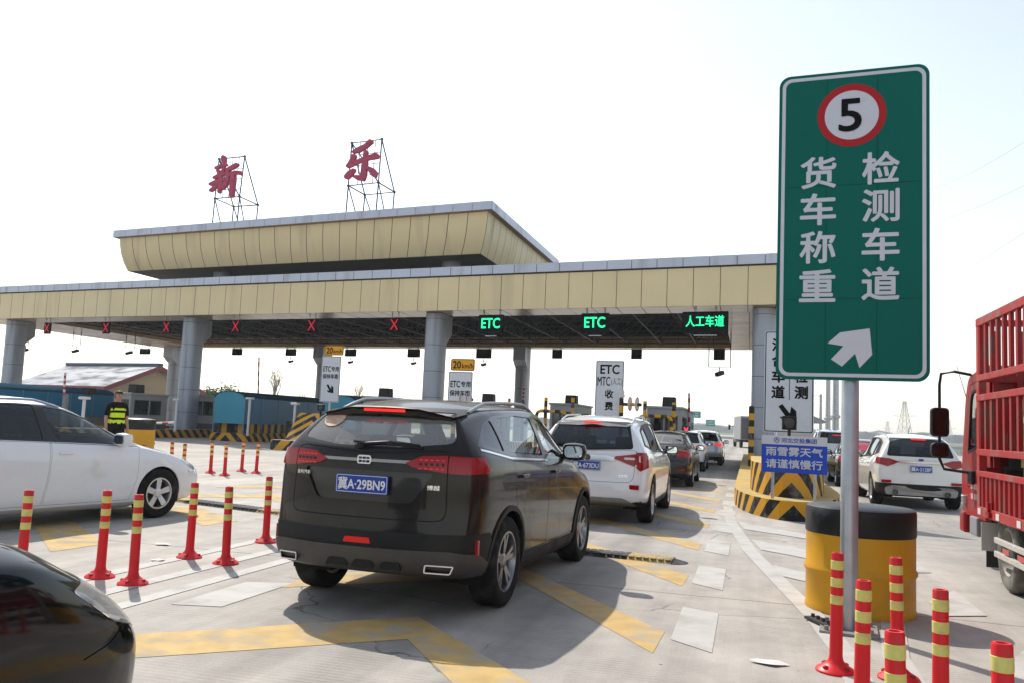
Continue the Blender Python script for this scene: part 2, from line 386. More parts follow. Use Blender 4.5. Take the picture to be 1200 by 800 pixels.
marking('white_lane_line', [[(x - .075, y0), (x + .075, y0), (x + .075, y1), (x - .075, y1)] for x, y0, y1 in ((-5.48, 2.5, 10.2), (-4.95, 2.5, 10.2), (-4.52, 5.5, 9.4))], mw)
cl = [(-.40, 18.2), (-.27, 15), (.03, 11.6), (.33, 9.35), (.55, 7.75), (.66, 6.6), (.72, 4)]
marking('white_lane_line', [[(a[0] - .09, a[1]), (b[0] - .09, b[1]), (b[0] + .09, b[1]), (a[0] + .09, a[1])] for a, b in zip(cl, cl[1:])], mw)
cr2 = [(1.9, 18.2), (1.75, 15), (1.55, 11.6), (1.35, 9.35), (1.15, 7.75), (1.0, 6.6), (.96, 4)]
marking('white_lane_line', [[(a[0] - .09, a[1]), (b[0] - .09, b[1]), (b[0] + .09, b[1]), (a[0] + .09, a[1])] for a, b in zip(cr2, cr2[1:])], mw)
marking('white_hatch_marking', [[(-.16, 15.15), (.86, 13.95), (.86, 13.35), (-.06, 14.05)], [(.05, 12.77), (1.45, 11.4), (1.45, 10.6), (.17, 11.75)], [(.28, 10.47), (1.2, 9.5), (1.2, 8.9), (.36, 9.72)]], mw)
marking('white_block_marking', [[(1.64, 8.96 + o), (2.02, 9.76 + o), (2.02, 8.50 + o), (1.64, 8.3 + o)] for o in (-4.8, -2.4, 0, 2.4, 4.8, 7.2)], mw)

# far land to the right and behind
bm = bmesh.new()
for pts in ([(34, 118), (44, 121), (60, 126), (95, 138), (160, 160), (300, 190)],):
    prof = [(-16, 0), (-6, 3.1), (3, 3.5), (16, 0)]
    rows = []
    for i, (x, y) in enumerate(pts):
        s = .25 if i == 0 else 1
        rows.append([bm.verts.new((x, y + d, -.05 + h * s + random.uniform(-.15, .15) * (h > 0))) for d, h in prof])
    for A, B in zip(rows, rows[1:]):
        for j in range(3): bm.faces.new((A[j], A[j + 1], B[j + 1], B[j]))
structure('hill', bm, mat('embankment_grass', (.075, .15, .05), .95, var=.35, vscale=1.5))
bm = bmesh.new(); random.seed(3)
for k in range(2):
    y = 900 + 500 * k; x = -900
    prev = None
    while x < 1000:
        h = 4 + 5 * random.random() + 5 * k
        a, b = bm.verts.new((x, y, -.1)), bm.verts.new((x, y + 8, h)); c_ = bm.verts.new((x, y + 30, -.1))
        if prev: bm.faces.new((prev[0], a, b, prev[1])); bm.faces.new((prev[1], b, c_, prev[2]))
        prev = (a, b, c_); x += random.uniform(6, 22)
o = structure('distant_wood', bm, mat('far_foliage', (.06, .085, .06), .95, var=.3, vscale=.1)); o['kind'] = 'stuff'

# ------------------------------------------------------------------ toll canopy
def E(X, off, z): return Vector((X, CY0 + CT * X + off, z))
XL, XR, DEP = -46.61, 2.95, 18.45
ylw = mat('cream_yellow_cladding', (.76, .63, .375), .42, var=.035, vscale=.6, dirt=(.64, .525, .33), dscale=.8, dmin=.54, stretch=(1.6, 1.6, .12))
silv = mat('silver_parapet_cladding', (.50, .53, .62), .35, .35, var=.05, vscale=.7, dirt=(.40, .41, .46), dscale=1.5, dmin=.55, stretch=(1, 1, .2))
joint_m = mat('cladding_joint', (.06, .055, .045), .8)
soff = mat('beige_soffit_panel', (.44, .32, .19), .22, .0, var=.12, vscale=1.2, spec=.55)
canopy = thing('toll_canopy', 'long cream yellow toll plaza canopy on round grey columns with a raised upper roof', 'toll canopy', (-21.5, 46, 0))
def panels(bm, P, n0, n1, zs, gap=.012, mi=0):
    """rows of separate cladding panels; P(i, z) gives a point on the run"""
    for i in range(n0, n1):
        for za, zb in zs:
            g = gap / 1.03
            bm.faces.new([bm.verts.new(P(q, z)) for q, z in ((i + g, za), (i + 1 - g, za), (i + 1 - g, zb), (i + g, zb))]).material_index = mi
bm = bmesh.new()
SP = 1.0325
panels(bm, lambda i, z: E(XL + SP * i, -.03, z), 0, 48, [(6.3, 7.80)])
panels(bm, lambda i, z: E(XR + .03 * 1, 0, z) + Vector((0, i * 1.025, 0)), 0, 18, [(6.3, 7.80)])
panels(bm, lambda i, z: E(XL - .03, 0, z) + Vector((0, (18 - i) * 1.025, 0)), 0, 18, [(6.3, 7.80)])
panels(bm, lambda i, z: E(XR - SP * i, DEP + .03, z), 0, 48, [(6.3, 7.80)])
wb(bm, 'fascia_panels', [ylw], canopy)
bm = bmesh.new()
panels(bm, lambda i, z: E(XL - .42 + SP * i, -.12, z), 0, 49, [(7.86, 8.24)], .012)
panels(bm, lambda i, z: E(XR + .12, -.1, z) + Vector((0, i * 1.03, 0)), 0, 18, [(7.86, 8.24)], .012)
panels(bm, lambda i, z: E(XL - .42, 0, z) + Vector((0, (18 - i) * 1.03, 0)), 0, 18, [(7.86, 8.24)], .012)
wb(bm, 'parapet', [silv], canopy)
bm = bmesh.new()       # backing / parapet overhang / roof slab
def slab(bm, x0, x1, o0, o1, z0, z1):
    v = [bm.verts.new(E(x, o, z)) for z in (z0, z1) for x, o in ((x0, o0), (x1, o0), (x1, o1), (x0, o1))]
    for q in ((0, 3, 2, 1), (4, 5, 6, 7), (0, 1, 5, 4), (1, 2, 6, 5), (2, 3, 7, 6), (3, 0, 4, 7)): bm.faces.new([v[i] for i in q])
slab(bm, XL, XR, 0, .3, 6.34, 7.83); slab(bm, XL, XR, DEP - .3, DEP, 6.34, 7.83)
slab(bm, XL, XL + .3, .3, DEP - .3, 6.34, 7.83); slab(bm, XR - .3, XR, .3, DEP - .3, 6.34, 7.83)
slab(bm, XL - .40, XR + .10, -.10, DEP + .1, 7.83, 7.86); slab(bm, XL - .38, XR + .08, -.085, DEP + .08, 7.88, 8.22)
wb(bm, 'roof_slab', [joint_m], canopy)
OX0, OX1, OF, OB = -41.6, -1.1, 2.05, 17.1
bm = bmesh.new()
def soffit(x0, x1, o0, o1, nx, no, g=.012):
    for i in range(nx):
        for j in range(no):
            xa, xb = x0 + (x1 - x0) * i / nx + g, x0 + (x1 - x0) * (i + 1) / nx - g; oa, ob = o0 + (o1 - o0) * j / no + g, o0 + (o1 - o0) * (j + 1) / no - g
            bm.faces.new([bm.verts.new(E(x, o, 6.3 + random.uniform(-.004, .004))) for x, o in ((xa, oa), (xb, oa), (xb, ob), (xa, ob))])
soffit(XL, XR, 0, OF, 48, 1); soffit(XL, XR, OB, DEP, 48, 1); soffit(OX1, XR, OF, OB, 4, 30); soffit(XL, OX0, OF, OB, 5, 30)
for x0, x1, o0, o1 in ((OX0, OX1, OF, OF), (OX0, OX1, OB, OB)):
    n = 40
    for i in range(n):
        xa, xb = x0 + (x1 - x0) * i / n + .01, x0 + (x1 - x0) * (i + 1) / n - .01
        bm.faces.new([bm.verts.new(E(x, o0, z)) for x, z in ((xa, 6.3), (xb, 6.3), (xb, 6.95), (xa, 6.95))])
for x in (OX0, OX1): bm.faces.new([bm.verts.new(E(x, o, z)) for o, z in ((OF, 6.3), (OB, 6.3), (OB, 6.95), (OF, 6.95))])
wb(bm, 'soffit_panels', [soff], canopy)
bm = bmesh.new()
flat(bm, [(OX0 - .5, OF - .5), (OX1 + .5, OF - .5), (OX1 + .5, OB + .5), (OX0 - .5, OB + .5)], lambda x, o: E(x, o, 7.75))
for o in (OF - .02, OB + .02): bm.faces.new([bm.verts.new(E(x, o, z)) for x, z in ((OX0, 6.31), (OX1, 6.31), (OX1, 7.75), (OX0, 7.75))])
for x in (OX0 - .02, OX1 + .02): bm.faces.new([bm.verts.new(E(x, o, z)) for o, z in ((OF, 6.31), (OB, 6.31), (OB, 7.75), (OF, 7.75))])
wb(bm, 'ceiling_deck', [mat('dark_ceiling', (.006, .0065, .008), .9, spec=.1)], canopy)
bm = bmesh.new(); nx, no = 20, 7
lo = lambda i, j: E(OX0 + (OX1 - OX0) * i / nx, OF + (OB - OF) * j / no, 6.55); hi = lambda i, j: E(OX0 + (OX1 - OX0) * (i + .5) / nx, OF + (OB - OF) * (j + .5) / no, 7.5)
for i in range(nx + 1):
    tube(bm, lo(i, 0), lo(i, no), .04, n=5, caps=False)
for j in range(no + 1): tube(bm, lo(0, j), lo(nx, j), .035, n=5, caps=False)
for i in range(nx):
    for j in range(no):
        for a, b in ((0, 0), (1, 0), (1, 1), (0, 1)): tube(bm, lo(i + a, j + b), hi(i, j), .026, n=4, caps=False)
        if i < nx - 1: tube(bm, hi(i, j), hi(i + 1, j), .03, n=4, caps=False)
wb(bm, 'roof_truss', [mat('truss_steel', (.045, .047, .05), .55, .2)], canopy)
# columns: stadium plan with a bracket under the soffit, horizontal cladding joints
colm = mat('grey_column_cladding', (.35, .375, .43), .42, .3, var=.05, vscale=.8, dirt=(.27, .285, .32), dscale=2, dmin=.54, stretch=(2, 2, .15))
def column(X, off, back):
    c = E(X, off, 0); b = bmesh.new(); r = .44
    def plan(rr): return [(c.x + rr * math.cos(R(180 + 180 * k / 14)), c.y + rr * math.sin(R(180 + 180 * k / 14)) * (1 if not back else 1)) for k in range(15)] + [(c.x + rr * math.cos(R(180 * k / 14)), c.y + .35 + rr * math.sin(R(180 * k / 14))) for k in range(15)]
    z = .1
    while z < 6.29:
        z1 = min(z + 1.19, 6.3); prism(b, plan(r), lambda x, y, k, z=z, z1=z1: Vector((x, y, (z, z1 - .02)[k])))
        z = z1
    prism(b, plan(r - .02), lambda x, y, k: Vector((x, y, (0, 6.29)[k])), 1)
    s = -1 if back else 1
    prism(b, [(0, 6.28), (0, 4.95), (.25, 5.1), (.72, 5.45), (.72, 6.28)], lambda x, zz, k: Vector((c.x + (-.4, .4)[k], c.y + (.5 if not back else -.15) + s * x, zz)))
    wb(b, 'column', [colm, joint_m], canopy, smooth=30)
for X in (-43.3, -28.95, -14.05, .48): column(X, 1.0, False)
for X in (-44.2, onC(378, 440, 17.3).x, onC(611.5, 440, 17.3).x, .5): column(X, 17.3, True)
# upper roof: flared fascia curving inwards to its foot
UX0, UX1, UO, UD = -36.0, -11.95, 2.0, 14.0
prof = [(0, 11.24), (.04, 10.8), (.12, 10.3), (.26, 9.8), (.46, 9.34)]
bm = bmesh.new()
def ring(d, z): return [E(UX0 + d, UO + d, z), E(UX1 - d, UO + d, z), E(UX1 - d, UO + UD - d, z), E(UX0 + d, UO + UD - d, z)]
for s in range(4):
    n = 23 if s % 2 == 0 else 13
    for i in range(n):
        for (d0, z0), (d1, z1) in zip(prof, prof[1:]):
            A, B = ring(d0, z0), ring(d1, z1); g = .016
            def P(Rg, f): return Rg[s].lerp(Rg[(s + 1) % 4], f)
            bm.faces.new([bm.verts.new(v) for v in (P(B, (i + g) / n), P(B, (i + 1 - g) / n), P(A, (i + 1 - g) / n), P(A, (i + g) / n))])
bmesh.ops.remove_doubles(bm, verts=bm.verts[:], dist=.004)
wb(bm, 'upper_fascia_panels', [ylw], canopy, smooth=40)
bm = bmesh.new()
for (d0, z0), (d1, z1) in zip(prof, prof[1:]):
    A, B = ring(d0 + .04, z0), ring(d1 + .04, z1)
    for s in range(4): bm.faces.new([bm.verts.new(v) for v in (B[s], B[(s + 1) % 4], A[(s + 1) % 4], A[s])])
wb(bm, 'upper_fascia_backing', [joint_m], canopy)
bm = bmesh.new()
for s in range(4):
    n = 24 if s % 2 == 0 else 14; A, B = ring(-.28, 11.26), ring(-.28, 11.66)
    for i in range(n):
        g = .012; bm.faces.new([bm.verts.new(v) for v in (A[s].lerp(A[(s + 1) % 4], (i + g) / n), A[s].lerp(A[(s + 1) % 4], (i + 1 - g) / n), B[s].lerp(B[(s + 1) % 4], (i + 1 - g) / n), B[s].lerp(B[(s + 1) % 4], (i + g) / n))])
wb(bm, 'upper_parapet', [silv], canopy)
bm = bmesh.new(); slab(bm, UX0 - .26, UX1 + .26, UO - .26, UO + UD + .26, 11.25, 11.64); wb(bm, 'upper_roof_slab', [mat('roof_edge', (.33, .25, .17), .6)], canopy)
bm = bmesh.new(); bm.faces.new([bm.verts.new(v) for v in ring(.46, 9.345)]); wb(bm, 'upper_soffit', [mat('upper_soffit_panel', (.20, .19, .18), .5)], canopy)
for X in (-29.6, -14.6):
    for off in (4.2, 13.6):
        bm = bmesh.new(); c = E(X, off, 0); lathe(bm, [(.5, 8.2), (.5, 9.36)], 24, (c.x, c.y, 0), close=True); wb(bm, 'upper_roof_post', [colm], canopy, smooth=40)

# ------------------------------------------------------------------ rooftop characters on scaffold frames
rcm = mat('maroon_letter_paint', (.42, .05, .11), .5, var=.08)
pole_m = mat('dark_scaffold_tube', (.05, .055, .065), .5, .4)
def brush(bm, pts, fn):
    """one brush stroke: pts = [(x, y, half width)] -> flat ribbon with thickness"""
    P = [Vector((p[0], p[1])) for p in pts]; Lf, Rt = [], []
    for i, p in enumerate(P):
        d = (P[min(i + 1, len(P) - 1)] - P[max(i - 1, 0)]).normalized(); n = Vector((-d.y, d.x)) * pts[i][2]
        Lf.append(tuple(p + n)); Rt.append(tuple(p - n))
    d0 = (P[0] - P[1]).normalized() * pts[0][2] * .6; d1 = (P[-1] - P[-2]).normalized() * pts[-1][2] * .6
    prism(bm, Lf + [tuple(P[-1] + d1)] + Rt[::-1] + [tuple(P[0] + d0)], fn)
# stroke points in the 640x800 crop of each character (y down)
XIN = [[(268, 112, 17), (270, 150, 22), (276, 182, 12)], [(195, 228, 15), (240, 205, 15), (298, 190, 12)], [(215, 245, 14), (228, 275, 14), (232, 285, 10)], [(275, 215, 12), (262, 262, 13), (250, 282, 10)],
       [(178, 318, 14), (235, 290, 16), (290, 272, 12)], [(140, 378, 13), (205, 350, 17), (285, 325, 13)], [(243, 290, 15), (238, 380, 17), (228, 455, 12)], [(225, 345, 12), (190, 400, 15), (145, 440, 13)],
       [(245, 360, 10), (262, 400, 18), (270, 420, 12)], [(400, 188, 16), (350, 218, 18), (305, 240, 14)], [(312, 240, 15), (312, 320, 17), (290, 385, 14), (250, 420, 10)],
       [(322, 290, 13), (380, 265, 17), (430, 270, 18), (435, 290, 8)], [(362, 275, 18), (352, 380, 19), (345, 490, 18)]]
LE = [[(372, 130, 22), (320, 178, 20), (250, 215, 24), (200, 238, 12)], [(212, 265, 22), (190, 320, 22), (150, 372, 14)], [(148, 370, 18), (250, 322, 18), (340, 290, 20), (428, 268, 28)],
      [(322, 222, 16), (312, 330, 24), (300, 440, 26), (290, 490, 24)], [(215, 398, 14), (170, 440, 28), (135, 475, 22)], [(205, 462, 10), (250, 475, 24), (300, 488, 18)], [(335, 372, 10), (375, 405, 28), (400, 440, 32), (408, 470, 10)]]
def roof_char(ox, oy, strokes, frame, label):
    """ox,oy: crop origin in the photo; the letter stands 3 m behind the canopy edge, upright and parallel to it"""
    base = onC(ox + frame[0][0] / 8, oy + 88, 3.0); base.z = 11.65
    root = thing('roof_character', label, 'roof lettering', base, math.atan(CT), 'maroon rooftop characters on scaffold frames')
    Mi = root.matrix_basis.inverted()
    def L(px, py, d=0): v = onC(ox + px / 8, oy + py / 8, 3.0); v = Mi @ v; v.y += d; return v
    b = bmesh.new()
    for k, s in enumerate(strokes): brush(b, s, lambda x, y, kk, k=k: L(x, y, (.0, -.16 - .003 * k)[kk]))
    build(b, 'lettering', [rcm], root)
    b = bmesh.new(); (tl, tr, bl, br) = [L(*q) for q in frame]
    for v in (tl, tr, bl, br): v.y = .08
    rb, rbr = bl + Vector((0, 1.5, -.1)), br + Vector((0, 1.5, -.1))
    for p, q in ((tl, tr), (tl, bl), (tr, br), (bl, br), (tl, rb), (tr, rbr), (bl, rb), (br, rbr), (rb, rbr), (tl, br)): tube(b, p, q, .035, n=6)
    for v in (bl, br, rb, rbr): tube(b, v, (v.x - .05, v.y, 0), .035, n=6)
    tube(b, bl, (bl.x + .7, bl.y, 0), .03, n=6); tube(b, rb, (rb.x + .8, rb.y, 0), .03, n=6); tube(b, br, (br.x + .55, br.y, 0), .03, n=6)
    for f in (.3, .55, .8): 
        tube(b, tl.lerp(bl, f), tr.lerp(br, f), .018, n=5); tube(b, tl.lerp(tr, f), bl.lerp(br, f), .018, n=5)
    for v in (tl, tr, bl, br, rb, rbr): bmesh.ops.create_icosphere(b, subdivisions=1, radius=.09, matrix=Matrix.Translation(v))
    build(b, 'scaffold_frame', [pole_m], root)
roof_char(230, 170, XIN, [(205, 130), (445, 105), (165, 500), (397, 483)], 'maroon brush style character 新 on a scaffold frame, left one on the upper canopy roof')
roof_char(390, 150, LE, [(170, 138), (452, 102), (137, 540), (420, 510)], 'maroon brush style character 乐 on a scaffold frame, right one on the upper canopy roof')

# ------------------------------------------------------------------ lane signals under the front edge
led_box = mat('led_cabinet', (.006, .006, .007), .8, spec=.08)
led_r = mat('led_red', (.5, .01, .02), .5, emit=(1, .01, .04), estr=.32)
led_g = mat('led_green', (.02, .5, .3), .5, emit=(.01, .9, .30), estr=1.3)
ORD = ['leftmost', 'second from left', 'third from left', 'fourth from left', 'rightmost']
for k, x in enumerate((55, 124, 195, 276, 365, 462)):
    p = onC(x, 383 - .005 * x, .45); a = math.atan(CT)
    lab = ('red cross lane signal under the canopy, ' + ['leftmost one, beside the leftmost column', 'second from the left', 'third, just left of the second column', 'fourth, just right of the second column', 'fifth, above the left yellow speed plate', 'last before the green ETC signs'][k])
    t = thing('lane_signal', lab, 'lane signal', (p.x, p.y, 5.25), a, 'red cross lane signals under the canopy')
    b = bmesh.new(); box(b, (0, .06, .50), (.50, .12, .66)); build(b, 'cabinet', [led_box], t, bevel=.015)
    for s in (-1, 1):
        b = bmesh.new(); box(b, (s * .18, .06, .94), (.04, .04, .22)); build(b, 'hanger', [steel()], t)
    b = bmesh.new(); 
    for s in (-1, 1):
        n = Vector((.23, .28 * s)).normalized(); q = Vector((-n.y, n.x)) * .026
        c = [Vector((-.19, -.25 * s)) + q, Vector((.19, .25 * s)) + q, Vector((.19, .25 * s)) - q, Vector((-.19, -.25 * s)) - q]
        flat(b, [tuple(v) for v in c], lambda x, y, s=s: (x, -.006 - .002 * s, .5 + y))
    build(b, 'led_cross', [led_r], t)
for x, y, s, w in ((575, 379, 'ETC', .9), (697, 378, 'ETC', .9), (826, 376.5, '人工车道', 1.5)):
    p = onC(x, y, .45); t = thing('lane_signal', 'lit green %s lane sign hanging under the canopy %s' % (s, 'above the right yellow speed plate' if x == 575 else 'above the tall ETC MTC sign' if x == 697 else 'near its right end'), 'lane signal', (p.x, p.y, 5.25), math.atan(CT), 'green lane signs under the canopy')
    b = bmesh.new(); box(b, (0, .06, .47), (w + .3, .12, .84)); build(b, 'cabinet', [led_box], t, bevel=.015)
    for q in (-.4, .4): b = bmesh.new(); box(b, (q, .1, .965), (.06, .06, .17)); build(b, 'hanger', [steel()], t)
    b = bmesh.new(); box(b, (0, .1, -.035), (w * .6, .1, .03)); build(b, 'bottom_rail', [steel()], t)
    b = bmesh.new(); text(b, s, 0, p.z - 5.25, w, .44, lambda x, y: (x, -.006, y), .012); build(b, 'led_lettering', [led_g], t)
# dark cabinets along the rear edge, seen from the front, some with a small camera below
camm = mat('dark_camera_body', (.03, .03, .033), .45)
RG = 'dark signal cabinets along the rear edge of the canopy'
NB = ['leftmost of its row', 'right of the second front column', 'left of the left yellow speed plate', 'right of the left yellow speed plate', 'left of the third front column', 'right of the right yellow speed plate', 'right of the rear column', 'right of the tall ETC MTC sign', 'above the hanging camera at the right end']
for k, (x, y, w, h) in enumerate(((170, 411.5, 1.0, .45), (278, 412, .85, .5), (341, 412.5, .85, .5), (411, 413, .85, .5), (485, 413.5, .9, .55), (567, 414, 1.05, .6), (653, 414.5, .62, .55), (746, 414.5, .62, .58), (843, 415, .62, .62))):
    p = onC(x, y, 17.9); t = thing('rear_signal_cabinet', 'dark cabinet hanging at the rear canopy edge, ' + NB[k], 'signal cabinet', (p.x, p.y, p.z - h / 2), math.atan(CT), RG)
    b = bmesh.new(); box(b, (0, 0, h / 2), (w, .25, h)); build(b, 'cabinet', [led_box], t, bevel=.015)
    for s in (-1, 1): b = bmesh.new(); box(b, (s * w * .4, 0, h + .14), (.05, .06, .28)); build(b, 'hanger', [steel()], t)
    b = bmesh.new(); box(b, (0, -.05, -.012), (w * 1.05, .05, .025)); build(b, 'bottom_rail', [steel()], t)
    if x in (341, 411, 485, 567):
        b = bmesh.new(); tube(b, (0, 0, -.05), (0, 0, -.28), .03, n=6); box(b, (.05, -.1, -.40), (.20, .34, .17), Matrix.Rotation(R(22), 4, 'X') @ rotz(R(-25))); build(b, 'camera', [camm], t)
for x, y, off, w, lab in ((30, 410, 6, .35, 'beside the leftmost column'), (89, 411, 7, .62, 'second from the left under the canopy'), (152, 413, 8, .72, 'third from the left under the canopy'), (843, 437, 10, 1.05, 'at the right end of the canopy')):
    p = onC(x, y, off); t = thing('hanging_camera', 'security camera on a thin hanging U bracket ' + lab, 'camera', (p.x, p.y, p.z), 0, 'cameras hanging on U brackets')
    b = bmesh.new(); H = 6.5 - p.z
    polytube(b, [(-w / 2, 0, H), (-w / 2, 0, .3), (w / 2, 0, .3), (w / 2, 0, H)], .028, 6); tube(b, (0, 0, .3), (0, 0, .1), .025, n=6); build(b, 'bracket', [pole_m], t)
    b = bmesh.new(); box(b, (.06, -.05, 0), (.24, .46, .2), rotz(R(-40)) @ Matrix.Rotation(R(18), 4, 'X')); build(b, 'camera_body', [camm], t, bevel=.02)
# ------------------------------------------------------------------ car bodies: lofted control cage -> subdivided shell -> panels cut out of it
def table(tb):
    xs = [a for a, _ in tb]; ys = [b for _, b in tb]; n = len(xs)
    d = [(ys[i + 1] - ys[i]) / (xs[i + 1] - xs[i]) for i in range(n - 1)]
    m = [d[0]] + [0 if d[i - 1] * d[i] <= 0 else 2 * d[i - 1] * d[i] / (d[i - 1] + d[i]) for i in range(1, n - 1)] + [d[-1]]
    def f(x):
        if x <= xs[0]: return ys[0]
        if x >= xs[-1]: return ys[-1]
        i = max(k for k in range(n - 1) if xs[k] <= x); h = xs[i + 1] - xs[i]; t = (x - xs[i]) / h
        return (ys[i] * (1 + 2 * t) * (1 - t) ** 2 + m[i] * h * t * (1 - t) ** 2 + ys[i + 1] * t * t * (3 - 2 * t) + m[i + 1] * h * t * t * (t - 1))
    return f
def shell(S):
    fn = {k: table(S[k]) for k in ('top', 'zs', 'w', 'wr', 'zb', 'rear', 'front', 'edge')}
    xr, xf = S['top'][0][0], S['top'][-1][0]; L = xf - xr
    st = [xr, xr + .03, xr + .09, xr + .2, xr + .36]
    x = xr + .56
    while x < xf - .5: st.append(x); x += .19
    st += [xf - .36, xf - .2, xf - .09, xf - .03, xf]
    NC = 9; NR = 12
    bow_r, bow_f = S.get('bow', (.13, .16))
    def warp(x, y, z):
        F = .95; q = abs(y) / S['w'][len(S['w']) // 2][1]
        dr = max(0, 1 - (x - xr) / F); df = max(0, 1 - (xf - x) / F)
        return Vector((x + fn['rear'](z) * dr + bow_r * q ** 2.6 * dr ** 2 - fn['front'](z) * df - bow_f * q ** 2.4 * df ** 2, y, z))
    bm = bmesh.new(); V = {}
    for j, x in enumerate(st):
        zt, w, wr, zb, ed = fn['top'](x), fn['w'](x), fn['wr'](x), fn['zb'](x), fn['edge'](x)
        zr = zt - ed; zs = min(fn['zs'](x), zr - .055)
        rows = [(.90 * w, zb), (.965 * w, zb + .10 * (zs - zb)), (.985 * w, zb + .28 * (zs - zb)), (.995 * w, zb + .5 * (zs - zb)), (w, zb + .74 * (zs - zb)), (.99 * w, zb + .9 * (zs - zb)), (.965 * w, zs)]
        y0, z0 = min(.945 * w, max(wr + .01, .945 * w)), zs + .025
        rows.append((y0, z0))
        for t, bl in ((.3, .012), (.62, .016), (.88, .008)): rows.append((y0 + (wr - y0) * t + bl, z0 + (zr - z0) * t))
        rows.append((wr, zr))
        for s in (1, -1):
            for r, (y, z) in enumerate(rows): V['s', j, s, r] = bm.verts.new(warp(x, s * y, z))
        for c in range(1, NC - 1):
            u = 1 - 2 * c / (NC - 1)
            V['t', j, c] = bm.verts.new(warp(x, wr * u, zr + ed * (1 - abs(u) ** 2.3)))
            V['b', j, c] = bm.verts.new(warp(x, rows[0][0] * u, zb))
        for k, r in (('t', NR - 1), ('b', 0)):
            V[k, j, 0] = V['s', j, 1, r]; V[k, j, NC - 1] = V['s', j, -1, r]
    J = len(st)
    for j in range(J - 1):
        for r in range(NR - 1):
            bm.faces.new((V['s', j, 1, r], V['s', j, 1, r + 1], V['s', j + 1, 1, r + 1], V['s', j + 1, 1, r]))
            bm.faces.new((V['s', j, -1, r], V['s', j + 1, -1, r], V['s', j + 1, -1, r + 1], V['s', j, -1, r + 1]))
        for c in range(NC - 1):
            bm.faces.new((V['t', j, c], V['t', j, c + 1], V['t', j + 1, c + 1], V['t', j + 1, c]))
            bm.faces.new((V['b', j, c], V['b', j + 1, c], V['b', j + 1, c + 1], V['b', j, c + 1]))
    for e, j in ((0, 0), (1, J - 1)):
        x = st[j]; G = {}
        zt = fn['top'](x); ed = fn['edge'](x)
        for r in range(NR):
            yl, zl = V['s', j, 1, r].co.y, V['s', j, 1, r].co.z
            for c in range(NC):
                if c == 0: G[r, c] = V['s', j, 1, r]
                elif c == NC - 1: G[r, c] = V['s', j, -1, r]
                elif r == 0: G[r, c] = V['b', j, c]
                elif r == NR - 1: G[r, c] = V['t', j, c]
                else:
                    u = 1 - 2 * c / (NC - 1); k = max(0, (r - 6) / (NR - 7)); z = zl + ed * (1 - abs(u) ** 2.3) * k
                    G[r, c] = bm.verts.new(warp(x, yl * u, z))
        for r in range(NR - 1):
            for c in range(NC - 1): bm.faces.new((G[r, c], G[r, c + 1], G[r + 1, c + 1], G[r + 1, c]))
    bmesh.ops.recalc_face_normals(bm, faces=bm.faces[:])
    me = bpy.data.meshes.new('t'); bm.to_mesh(me); bm.free(); o = bpy.data.objects.new('t', me); COL.objects.link(o)
    md = o.modifiers.new('s', 'SUBSURF'); md.levels = S.get('sub', 2); bpy.context.view_layer.update()
    m2 = bpy.data.meshes.new_from_object(o.evaluated_get(bpy.context.evaluated_depsgraph_get()))
    out = bmesh.new(); out.from_mesh(m2); bpy.data.objects.remove(o); bpy.data.meshes.remove(me); bpy.data.meshes.remove(m2)
    out.normal_update(); return out
AX = {'y': (0, 2, 1), 'x': (1, 2, 0), 'z': (0, 1, 2)}
def cut(bm, poly, axis='y', side=1, flange=0, lim=.12, extra=None):
    """cut the outline (projected along an axis onto the shell's outer face) out of bm and return it as a new bmesh"""
    i, j, k = AX[axis]; bm.normal_update()
    X0, X1 = min(p[0] for p in poly) - .002, max(p[0] for p in poly) + .002; Y0, Y1 = min(p[1] for p in poly) - .002, max(p[1] for p in poly) + .002
    def fb(f):
        a = [v.co[i] for v in f.verts]; b = [v.co[j] for v in f.verts]; return min(a), max(a), min(b), max(b)
    cand = {}
    for f in bm.faces:
        if f.normal[k] * side > lim:
            if extra and not extra(f.calc_center_median()): continue
            b = fb(f)
            if b[1] > X0 and b[0] < X1 and b[3] > Y0 and b[2] < Y1: cand[f] = b
    N = len(poly)
    for q in range(N):
        a, b = poly[q], poly[(q + 1) % N]
        if math.dist(a, b) < 1e-6: continue
        ex0, ex1, ey0, ey1 = min(a[0], b[0]) - 1e-4, max(a[0], b[0]) + 1e-4, min(a[1], b[1]) - 1e-4, max(a[1], b[1]) + 1e-4
        reg = [f for f, bb in cand.items() if bb[1] > ex0 and bb[0] < ex1 and bb[3] > ey0 and bb[2] < ey1]
        if not reg: continue
        co = [0, 0, 0]; co[i], co[j] = a; no = [0, 0, 0]; no[i], no[j] = b[1] - a[1], a[0] - b[0]
        vs = set(); es = set()
        for f in reg: vs.update(f.verts); es.update(f.edges)
        for f in reg: del cand[f]
        res = bmesh.ops.bisect_plane(bm, geom=list(vs) + list(es) + reg, dist=1e-5, plane_co=co, plane_no=no)
        got = set(f for f in reg if f.is_valid); got.update(g for g in res['geom'] if isinstance(g, bmesh.types.BMFace) and g.is_valid)
        for f in got: cand[f] = fb(f)
    ins = []
    for f in cand:
        if not f.is_valid: continue
        c = f.calc_center_median()
        if pip(c[i], c[j], poly): ins.append(f)
    out = bmesh.new(); vm = {}
    for f in ins:
        for v in f.verts:
            if v not in vm: vm[v] = out.verts.new(v.co)
        try: out.faces.new([vm[v] for v in f.verts])
        except ValueError: pass
    bmesh.ops.delete(bm, geom=ins, context='FACES'); out.normal_update()
    return out
def join(a, b):
    vm = {v: a.verts.new(v.co) for v in b.verts}
    for f in b.faces: a.faces.new([vm[v] for v in f.verts]).material_index = f.material_index
    b.free(); a.normal_update(); return a
